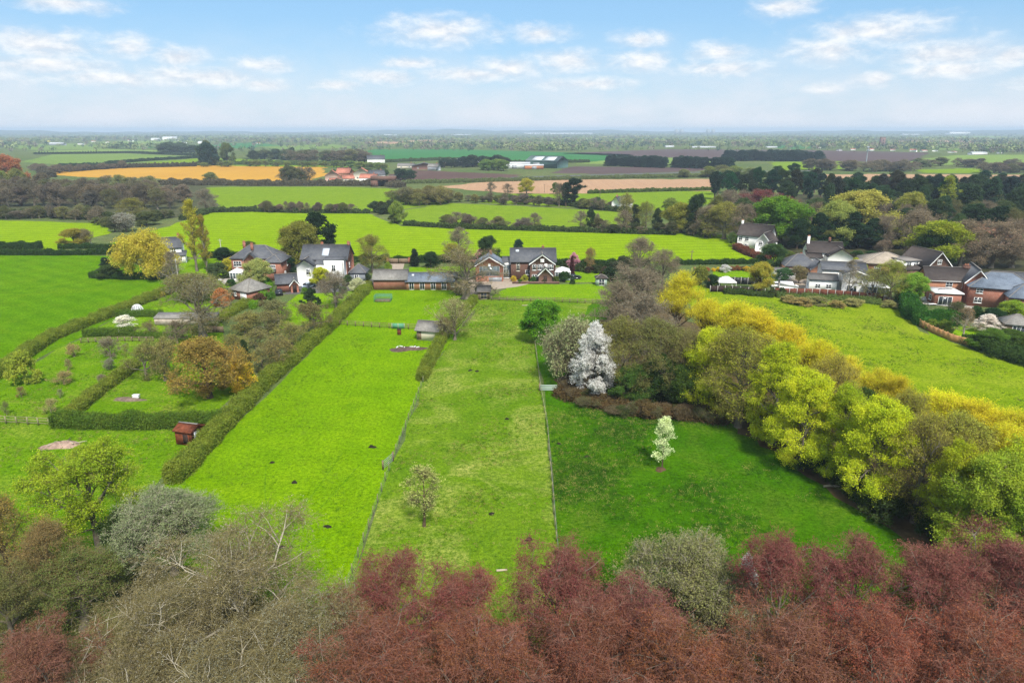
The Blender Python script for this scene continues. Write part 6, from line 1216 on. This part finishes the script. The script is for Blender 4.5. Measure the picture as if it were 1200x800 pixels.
# --- the wood at the right
def wood(k, px, pt, h, w, c, lab, nm, grp=None):
    dm = 240 if px < 1075 else 205; r_ = ray(px, pt); h2 = min(h, HC + r_[2] / r_[1] * dm); w *= (h2 / h) ** .6; h = max(h2, 3)
    TF(k, px, pt, h, w, lab, grp, color=c, name=nm)
wood('beech',893,222,15,17,(.15,.035,.045),'dark red copper beech in front of the pines','copper_beech_tree'); wood('beech',925,230,13,14,(.15,.035,.045),'lower dark red beech at the right of the larger one','copper_beech_tree')
wood('leafy',920,231,17,22,(.085,.165,.015),'broad bright green tree below the dark red beech','leafy_tree'); wood('leafy',1012,224,18,24,(.25,.24,.05),'broad yellow-olive tree in the middle of the wood','leafy_tree'); wood('leafy',986,236,16,14,(.24,.25,.06),'pale yellow-green tree left of the broad yellow-olive one','leafy_tree')
wood('leafy',1108,260,15,18,(.20,.24,.02),'bright yellow-green tree behind the brown-roofed brick house','leafy_tree'); wood('leafy',1072,226,16,13,(.19,.20,.04),'olive-yellow tree right of the broad yellow-olive one','leafy_tree'); wood('poplar',1114,206,20,8,(.22,.23,.03),'tall narrow yellow-green tree among the pines','poplar_tree')
for px, pt, h, w, c, lab in [(1135,258,17,20,(.17,.13,.08),'broad buff bare tree behind the slate-roofed house'),(1172,258,17,20,(.19,.14,.09),'buff bare tree before the pale pink house'),(1198,256,17,18,(.17,.13,.09),'bare tree at the right edge of the wood'),(1080,245,16,18,(.15,.13,.08),'grey-brown bare tree in the wood behind the chalet house'),(1040,252,15,12,(.12,.09,.07),'dark bare tree left of the grey-brown one'),(1155,275,13,14,(.15,.13,.07),'olive-brown bare tree close behind the slate-roofed house'),(1190,285,12,13,(.14,.13,.06),'olive bare tree right of the pale pink house')]:
    wood('bare', px, pt, h, w, c, lab, 'bare_tree')
for px, pt, h, w, lab in [(1000,248,16,17,'dark spreading cedar in the middle of the wood'),(1025,256,14,12,'smaller dark cedar right of the spreading one'),(962,250,16,13,'dark cedar behind the white house with brown roofs'),(1175,242,14,13,'dark cedar leaning among the bare trees at the right')]:
    wood('cedar', px, pt, h, w, (.02,.038,.016), lab, 'cedar_tree')
for px, pt, h, w, c, lab in [(938,256,15,11,DKG,'dark evergreen left of the cedar behind the white house'),(950,270,12,12,DKG,'low dark evergreen behind the tall white chimney'),(985,274,10,12,(.05,.085,.02),'mid-green evergreen behind the brown-roofed white house'),(1050,278,12,11,DKG,'dark evergreen behind the chalet house'),(1098,268,14,12,(.025,.05,.014),'dark evergreen below the bright yellow-green tree'),(1060,262,12,10,(.16,.18,.03),'yellow-olive small tree in the wood behind the bungalow')]:
    wood('leafy', px, pt, h, w, c, lab, 'evergreen_tree')
PG = 'pines of the right-hand wood'
xs = list(np.linspace(838, 1215, 52))
for i, px in enumerate(xs):
    wood('pine', px + rng.normal()*3, (201 if px < 960 else 206) + rng.normal()*3.0, rng.uniform(14, 19), rng.uniform(7, 10.5), [k_ * rng.uniform(.6, 1.3) for k_ in PINE_], 'dark pine in the far row of the right-hand wood', 'pine_tree', PG)
for i in range(34):
    px = rng.uniform(842, 1210); wood('pine' if rng.uniform() < .65 else 'conifer', px, 212 + rng.normal()*3 + (3 if px > 980 else 0), rng.uniform(13, 17), rng.uniform(6, 9), (.032,.056,.024), 'dark pine in the second row of the right-hand wood', 'pine_tree', 'pines of the second row')
for i in range(34):
    px = rng.uniform(870, 1215); c = [(.12,.10,.06),(.09,.10,.035),(.032,.055,.022),(.05,.075,.025)][i % 4]
    wood(['bare','halfleaf','pine','leafy'][i % 4], px, 236 + rng.normal()*7, rng.uniform(10, 14), rng.uniform(7, 11), c, 'mixed dark or half-bare tree inside the right-hand wood', 'woodland_tree', 'mixed trees inside the right-hand wood')
for i in range(20):
    px = rng.uniform(930, 1215); wood('leafy', px, 268 + rng.normal()*4, rng.uniform(6, 9), rng.uniform(6, 9), [(.03,.055,.016),(.06,.09,.02),(.10,.12,.03)][i % 3], 'understorey tree at the house edge of the right-hand wood', 'understorey_tree', 'understorey trees at the wood edge')
# wood left part: the trees from the lime field corner up to the pines
for k, px, pb, pt, w, c, lab in [
 ('halfleaf',848,280,237,54,(.20,.21,.04),'tall pale olive tree at the corner of the lime field'),('leafy',797,272,238,46,(.19,.19,.03),'rounded olive-gold tree on the hedge of the lime field'),('leafy',815,274,228,24,(.03,.05,.018),'dark evergreen between the olive-gold and pale olive trees'),
 ('bare',828,278,240,34,(.15,.11,.07),'brown bare tree left of the pale olive tree'),('bare',870,284,238,34,(.13,.095,.075),'mauve-brown bare tree left of the broad bright green tree'),('halfleaf',757,270,236,22,(.15,.18,.03),'slim ivy-green tree right of the dark hedgerow tree'),
 ('leafy',744,268,240,14,(.03,.045,.02),'dark ivy-clad tree by the hidden white house'),('leafy',770,270,244,12,(.03,.05,.02),'slender dark ivy tree left of the olive-gold tree'),('halfleaf',732,268,226,20,(.20,.21,.05),'pale yellow-green tree left of the hidden white house'),('bare',730,272,246,26,(.12,.10,.07),'bare hedgerow tree at the field corner by the hidden white house'),
 ('leafy',785,250,232,22,(.14,.17,.03),'olive tree behind the olive-gold one'),('leafy',838,268,230,24,(.10,.11,.03),'dull green tree below the pines at the wood corner'),('bare',852,258,222,30,(.13,.10,.07),'brown bare tree under the leftmost pines'),('bare',870,256,222,28,(.12,.095,.07),'dark brown bare tree under the pines'),
 ('leafy',700,243,231,10,(.06,.09,.03),'hedge bush right of the dark pair of pines'),('leafy',878,284,250,26,(.10,.14,.03),'fresh green tree behind the white corner house')]:
    T(k, px, pb, pt, w, lab, color=c, name={'halfleaf':'leafing_tree','leafy':'leafy_tree','bare':'bare_tree'}[k])
# --- hedgerow trees across the fields
for k, px, pb, pt, w, c, lab in [
 ('leafy',465,262,236,20,(.13,.17,.03),'green tree at the field corner below the leafy copse'),('leafy',462,262,252,14,(.08,.11,.03),'low bush at the foot of the field corner tree'),
 ('bare',535,262,248,18,GREY,'bare hedgerow tree left of the lime field notch'),('pine',672,242,209,22,(.02,.038,.02),'dark spreading pine beside the tan stubble field'),('pine',663,242,214,14,(.03,.045,.02),'second dark pine joined to the spreading one'),('bare',655,242,214,16,(.10,.085,.06),'bare tree left of the dark pines'),('leafy',651,228,214,9,(.08,.11,.02),'little green tree left of the dark pines'),
 ('leafy',617,228,209,19,(.27,.24,.03),'golden round tree alone on the tan stubble edge'),('bare',595,228,215,16,(.16,.10,.06),'brown bare tree left of the golden round tree'),('bare',575,228,213,14,GREY,'grey bare tree left of the brown one on the stubble edge'),
 ('bare',680,268,247,22,GREY,'bare hedgerow bush left of the ivy-clad hedgerow tree'),('leafy',692,270,245,11,(.035,.055,.02),'dark ivy-clad hedgerow tree above the lime field'),('bare',700,270,250,12,GREY,'thin bare tree right of the ivy-clad hedgerow tree'),('bare',626,268,249,18,(.17,.16,.09),'pale twiggy hedgerow tree above the lime field'),
 ('halfleaf',157,258,232,36,(.16,.16,.03),'olive tree at the corner of the left lime field'),('twigshrub',148,272,249,26,(.26,.24,.20),'whitish blossom thicket below the olive corner tree'),('leafy',135,272,254,20,(.06,.07,.03),'dark thicket left of the whitish blossom thicket'),('leafy',172,264,248,30,(.08,.09,.03),'dark olive thicket right of the whitish blossom thicket'),
 ('leafy',88,289,268,28,(.21,.20,.03),'yellow-olive bush tree in the left lime field'),('twigshrub',102,288,268,18,(.15,.14,.06),'grey-brown bush touching the yellow-olive bush tree'),('bare',242,247,221,26,GREY,'rounded grey bare tree at the end of the bare wood'),
 ('leafy',14,222,182,32,(.24,.11,.05),'tall orange-brown tree at the left edge'),('leafy',22,226,198,26,(.12,.14,.04),'green tree below the orange-brown one'),('leafy',2,226,200,20,(.17,.20,.05),'pale green tree at the left edge of the bare wood'),
 ('leafy',247,215.5,202,17,(.14,.15,.05),'round olive tree on the lower edge of the orange field'),('bare',178,217,206,14,(.16,.13,.09),'thin bare tree at the left end of the orange field')]:
    T(k, px, pb, pt, w, lab, color=c, name={'halfleaf':'leafing_tree','leafy':'leafy_tree','bare':'bare_tree','pine':'pine_tree','twigshrub':'pale_shrub'}[k])

# copses and hedgerow runs of look-alike trees
def run(kinds, path, n, hgt, wid, cols, label, group, name, spread=2.0, z=0):
    P_ = np.array([G(*p)[:2] for p in path]); cum = np.concatenate([[0], np.cumsum(np.linalg.norm(np.diff(P_, axis=0), axis=1))])
    for i in range(n):
        s = (i + rng.uniform(.1, .9)) / n * cum[-1]; x, y = np.interp(s, cum, P_[:, 0]), np.interp(s, cum, P_[:, 1])
        plant(kinds[i % len(kinds)], x + rng.normal()*spread, y + rng.normal()*spread, rng.uniform(*hgt), rng.uniform(*wid), label, group, color=cols[int(rng.integers(len(cols)))], name=name)
BR = [(.12,.095,.075),(.10,.085,.065),(.14,.115,.08),(.11,.10,.06)]
OL = [(.12,.13,.04),(.09,.10,.035),(.15,.15,.05),(.07,.085,.03)]
for j, (pth, n) in enumerate([([(-60,244),(40,241),(120,243),(200,244)], 26), ([(-60,236),(30,232),(110,233),(215,238)], 28), ([(-60,228),(20,226),(90,228)], 10)]):
    run(['bare','halfleaf','leafy','bare','halfleaf'], pth, n, (9, 13), (10, 14), BR + [(.11,.115,.05),(.09,.10,.045)], 'grey-brown tree in the long half-bare wood below the orange field', 'bare trees of the left wood', 'bare_tree', 4)
run(['halfleaf','bare'], [(110,222),(160,224),(180,226)], 8, (8, 11), (9, 12), [(.17,.19,.06),(.14,.16,.05)], 'pale green tree at the back of the long bare wood', 'pale trees behind the left wood', 'leafing_tree', 4)
run(['bare','halfleaf','twigshrub'], [(-40,257),(40,256),(90,257),(120,260)], 16, (4, 7), (5, 9), BR + OL, 'scrubby tree on the dark hedge above the left yellow-green field', 'scrubby trees of the left field hedge', 'hedgerow_tree', 1.5)
run(['leafy','twigshrub'], [(115,262),(128,268),(190,258),(212,252)], 10, (3, 5), (4, 7), OL, 'olive hedgerow bush round the corner of the left lime field', 'bushes of the left field corner', 'hedgerow_bush', 1.5)
run(['leafy','bare','twigshrub','leafy'], [(305,248),(350,249.5),(410,250)], 18, (2.5, 6.5), (3.5, 6.5), OL + BR, 'hedgerow bush on the hedge between the two green fields', 'bushes between the two green fields', 'hedgerow_bush', 1)
run(['halfleaf','leafy','twigshrub'], [(462,240),(480,241),(500,240),(518,236)], 15, (7, 10), (9, 12), [(.17,.17,.05),(.14,.14,.045),(.13,.12,.05)], 'olive tree in the leafy copse among the green fields', 'trees of the leafy copse', 'copse_tree', 4)
run(['leafy'], [(437,249.5),(450,249),(460,250)], 5, (4, 6), (6, 9), [(.045,.06,.025)], 'dark bush on the hedge left of the field corner tree', 'dark bushes left of the corner tree', 'hedgerow_bush', 1.5)
run(['leafy','twigshrub','bare'], [(522,264),(545,266),(600,268),(635,269)], 16, (2.5, 6), (3.5, 7), OL + BR, 'hedgerow bush along the top edge of the lime field', 'bushes along the top of the lime field', 'hedgerow_bush', 1)
run(['leafy','bare','twigshrub'], [(538,236),(560,237),(600,239),(650,242)], 16, (3.5, 6), (5, 8), OL + BR, 'olive bush in the hedge below the tan stubble field', 'bushes below the tan stubble field', 'hedgerow_bush', 2)
run(['leafy','bare'], [(680,244),(705,246),(728,247)], 9, (4, 6.5), (5, 8), OL + BR, 'hedge bush between the dark pines and the hidden white house', 'bushes right of the dark pines', 'hedgerow_bush', 1.5)
run(['leafy','bare'], [(700,271),(730,273),(790,275),(840,279)], 14, (3, 6), (4, 7), [(.05,.06,.025),(.07,.07,.03)], 'dark undergrowth bush under the hedgerow trees by the lime field corner', 'undergrowth under the corner trees', 'hedgerow_bush', 1.5)
run(['leafy','bare'], [(330,216),(350,215),(362,214.5)], 6, (9, 14), (11, 16), [(.08,.09,.04),(.10,.09,.06)], 'dark tree at the left end of the far village', 'trees left of the far village', 'village_tree', 3)
run(['leafy'], [(385,209),(415,208.5),(436,208),(455,209),(475,212)], 10, (6, 10), (8, 13), [(.06,.09,.035),(.12,.16,.04),(.04,.06,.03)], 'garden tree among the red-roofed far houses', 'trees among the far village houses', 'village_tree', 3)
run(['conifer','leafy'], [(237,194),(250,193.5),(262,193)], 6, (20, 28), (14, 22), [(.03,.05,.03),(.10,.12,.04),(.07,.09,.04)], 'tall dark tree in the clump above the orange field', 'tall clump above the orange field', 'clump_tree', 6)
run(['leafy'], [(520,196.5),(550,196),(575,196),(590,198)], 16, (9, 14), (14, 20), [(.03,.045,.03),(.04,.055,.03)], 'dark tree in the row behind the far farm', 'dark row behind the far farm', 'farm_tree', 3)
run(['leafy'], [(562,199),(580,200),(600,200)], 5, (8, 12), (12, 16), [(.13,.18,.04),(.10,.15,.035)], 'light green tree on the far farm lawn', 'light trees of the far farm lawn', 'farm_tree', 4)
run(['conifer','pine'], [(710,194.5),(740,195.5),(780,197)], 26, (11, 13), (9, 12), [(.032,.055,.034), (.026,.045,.03)], 'dark conifer in the clipped shelter belt above the dark ploughed land', 'conifers of the shelter belt', 'conifer_tree', 1)
run(['conifer','pine'], [(790,196.5),(828,198)], 14, (11, 13), (9, 12), [(.032,.055,.034), (.026,.045,.03)], 'dark conifer in the right half of the shelter belt', 'conifers of the right shelter belt', 'conifer_tree', 1)
run(['conifer','pine'], [(834,198),(858,199)], 9, (11, 13), (9, 12), [(.032,.055,.034), (.026,.045,.03)], 'dark conifer in the short shelter belt over the wood', 'conifers of the short shelter belt', 'conifer_tree', 1)
run(['conifer','pine'], [(858,188.5),(900,188.5),(958,189)], 34, (12, 15), (14, 20), [(.03,.052,.036)], 'dark conifer in the plantation beyond the wood', 'conifers of the far plantation', 'conifer_tree', 6)
run(['leafy','halfleaf'], [(815,208),(835,208),(850,209),(868,207)], 9, (7, 11), (11, 16), [(.14,.17,.04),(.12,.14,.05)], 'pale olive tree at the right end of the tan stubble field', 'pale trees at the stubble end', 'leafing_tree', 4)
run(['bare','bare','leafy'], [(950,199),(990,200),(1040,201),(1060,200)], 26, (8, 12), (13, 19), [(.12,.10,.075),(.13,.12,.06),(.10,.09,.06)], 'grey-brown scrub tree beyond the pines round the mast', 'scrub trees round the mast', 'scrub_tree', 8)
run(['bare','leafy'], [(1150,203),(1180,202),(1230,202)], 14, (8, 12), (13, 19), [(.09,.075,.06),(.10,.11,.05)], 'dark scrub tree at the right beyond the pines', 'scrub trees at the far right', 'scrub_tree', 6)
run(['bare','leafy'], [(1070,196),(1110,195),(1150,196),(1210,197)], 16, (7, 10), (12, 17), [(.10,.09,.06),(.10,.12,.05)], 'scrub tree along the distant right-hand meadow', 'scrub trees of the right meadow', 'scrub_tree', 8)
run(['bare','leafy'], [(360,191),(400,190),(430,191)], 18, (12, 17), (18, 26), [(.10,.09,.06),(.12,.13,.06)], 'grey-green tree in the grove above the village', 'trees of the grove above the village', 'grove_tree', 10)
run(['leafy','conifer'], [(298,187),(330,186),(355,189)], 14, (11, 16), (15, 22), [(.05,.075,.035),(.08,.10,.045)], 'dark green tree in the grove above the orange field', 'dark grove above the orange field', 'grove_tree', 10)
run(['leafy','halfleaf'], [(232,196),(300,195),(390,196),(450,199)], 24, (5, 8), (9, 14), [(.14,.18,.045),(.11,.14,.04)], 'light green bush in the strip above the orange field', 'light bushes above the orange field', 'hedgerow_bush', 4)
run(['leafy'], [(190,181),(205,180),(225,181)], 9, (14, 20), (22, 32), [(.06,.08,.045)], 'dark tree in the round copse over the bright distant meadow', 'trees of the round copse', 'copse_tree', 12)
run(['bare'], [(35,199),(60,204),(100,200),(150,197)], 20, (5, 9), (8, 13), [(.11,.09,.06)], 'brown bush on the field hedge above the left orange field', 'brown bushes above the orange field', 'hedgerow_bush', 3)

# --- far woods and hedgerows that read as one mass
def far_mass(name, label, pts, hgt, cols, faces=26, aspect=1.3):
    """pts: (n,2) feet of far trees; every tree a ragged clump of leaf faces"""
    n = len(pts); h = rng.uniform(hgt[0], hgt[1], n); w_ = h * aspect * rng.uniform(.7, 1.3, n)
    u = rdir(n * faces, rng).reshape(n, faces, 3) * (rng.uniform(.35, 1, (n, faces, 1)))
    p = u * np.stack([w_/2, w_/2, h*.48], 1)[:, None] + np.stack([pts[:, 0], pts[:, 1], h*.5], 1)[:, None]
    mb = MB(); k = rng.integers(0, len(cols), n)
    for c in range(len(cols)):
        q = p[k == c]; hh = np.repeat(h[k == c], faces)
        if len(q): leafquads(mb, q.reshape(-1, 3), hh * .15, rng, c, w=.8)
    mats = [FARM[c] for c in cols]; o = mb.build(name, mats); o['kind'] = 'stuff'; tag(o, label, 'woodland'); return o
FARM = {}
for nm_, c_ in (('far_dark', (.065,.105,.07)), ('far_green', (.14,.20,.08)), ('far_olive', (.20,.23,.10)), ('far_brown', (.19,.17,.13)), ('far_pale', (.26,.31,.13))):
    FARM[nm_] = plain('leaves_' + nm_, c_, .95, .05, .3, .05)
def polar(D0, D1, n, a0=-44, a1=44):
    a = np.radians(rng.uniform(a0, a1, n)); d = rng.uniform(D0, D1, n); return np.stack([d*np.tan(a), d], 1)
def row(D, tilt, n, a0=-42, a1=42, wv=40):
    n = int(n * .75); a = np.linspace(a0, a1, n); x = D*np.tan(np.radians(a)); y = D + tilt*x + wv*np.sin(a*.35 + D) + rng.normal(size=n)*8
    keep = np.sin(a*.9 + D*.013) + .7*np.sin(a*2.3 + D*.031) + rng.normal(size=n)*.35 > -.55; return np.stack([x, y], 1)[keep]
rows = [row(D, t, n) for D, t, n in [(1450,.05,170),(1750,-.04,190),(2050,.03,200),(2400,-.05,220),(2800,.04,240),(3200,-.02,260),(3700,.03,280),(4200,-.03,300),(4800,.02,320),(5500,-.02,340),(6300,.02,360),(7200,0,360),(8000,0,360)]]
far_mass('far_hedgerows', 'hedgerow trees striping the far plain to the horizon', np.concatenate(rows), (6, 13), ['far_dark','far_green','far_olive','far_brown'], 44, 1.5)
def blob(px, py, rx, ry, n):
    n = int(n * .6); q = rng.normal(size=(n, 2)) * .5; return np.array([G(px + a*rx, max(py + b*ry, 156))[:2] for a, b in q])
far_mass('far_woods', 'blue-green woods scattered over the far plain', np.concatenate([blob(*b) for b in [
    (40,166,60,2,220),(110,163,70,1.5,260),(200,162,80,1.2,260),(300,166,90,2.2,300),(330,161,90,1.2,260),(420,165,80,2.5,300),(500,162,90,1.6,300),(560,172,110,3.0,420),(620,166,90,2,320),(690,170,80,3,320),(700,162,90,1.6,300),(790,168,70,2.0,260),
    (870,170,70,2.5,280),(900,163,90,1.5,280),(980,172,60,2.5,260),(1000,165,80,2,280),(1090,173,80,3,340),(1100,165,90,1.8,300),(1180,177,60,2.5,240),(1190,168,60,2.2,240),(1240,172,60,3,200),(-20,172,60,3,220),(140,174,30,1.0,90),(640,176,60,1.5,160)]]), (8, 15), ['far_dark','far_green','far_olive','far_brown','far_pale'], 44, 1.5)
far_mass('horizon_woods', 'hazy woodland covering the horizon hills', polar(5200, 8600, 1500), (10, 16), ['far_dark','far_green','far_olive'], 26, 2.6)

run(['twigshrub','shrub','twigshrub'], [(660,463),(700,475),(745,483),(800,488),(850,493)], 26, (1.2, 2.6), (2.2, 4), [(.11,.075,.035),(.09,.07,.03),(.07,.08,.025)], 'brown bramble clump at the paddock edge below the white cherry', 'bramble clumps below the white cherry', 'bramble_clump', .9)
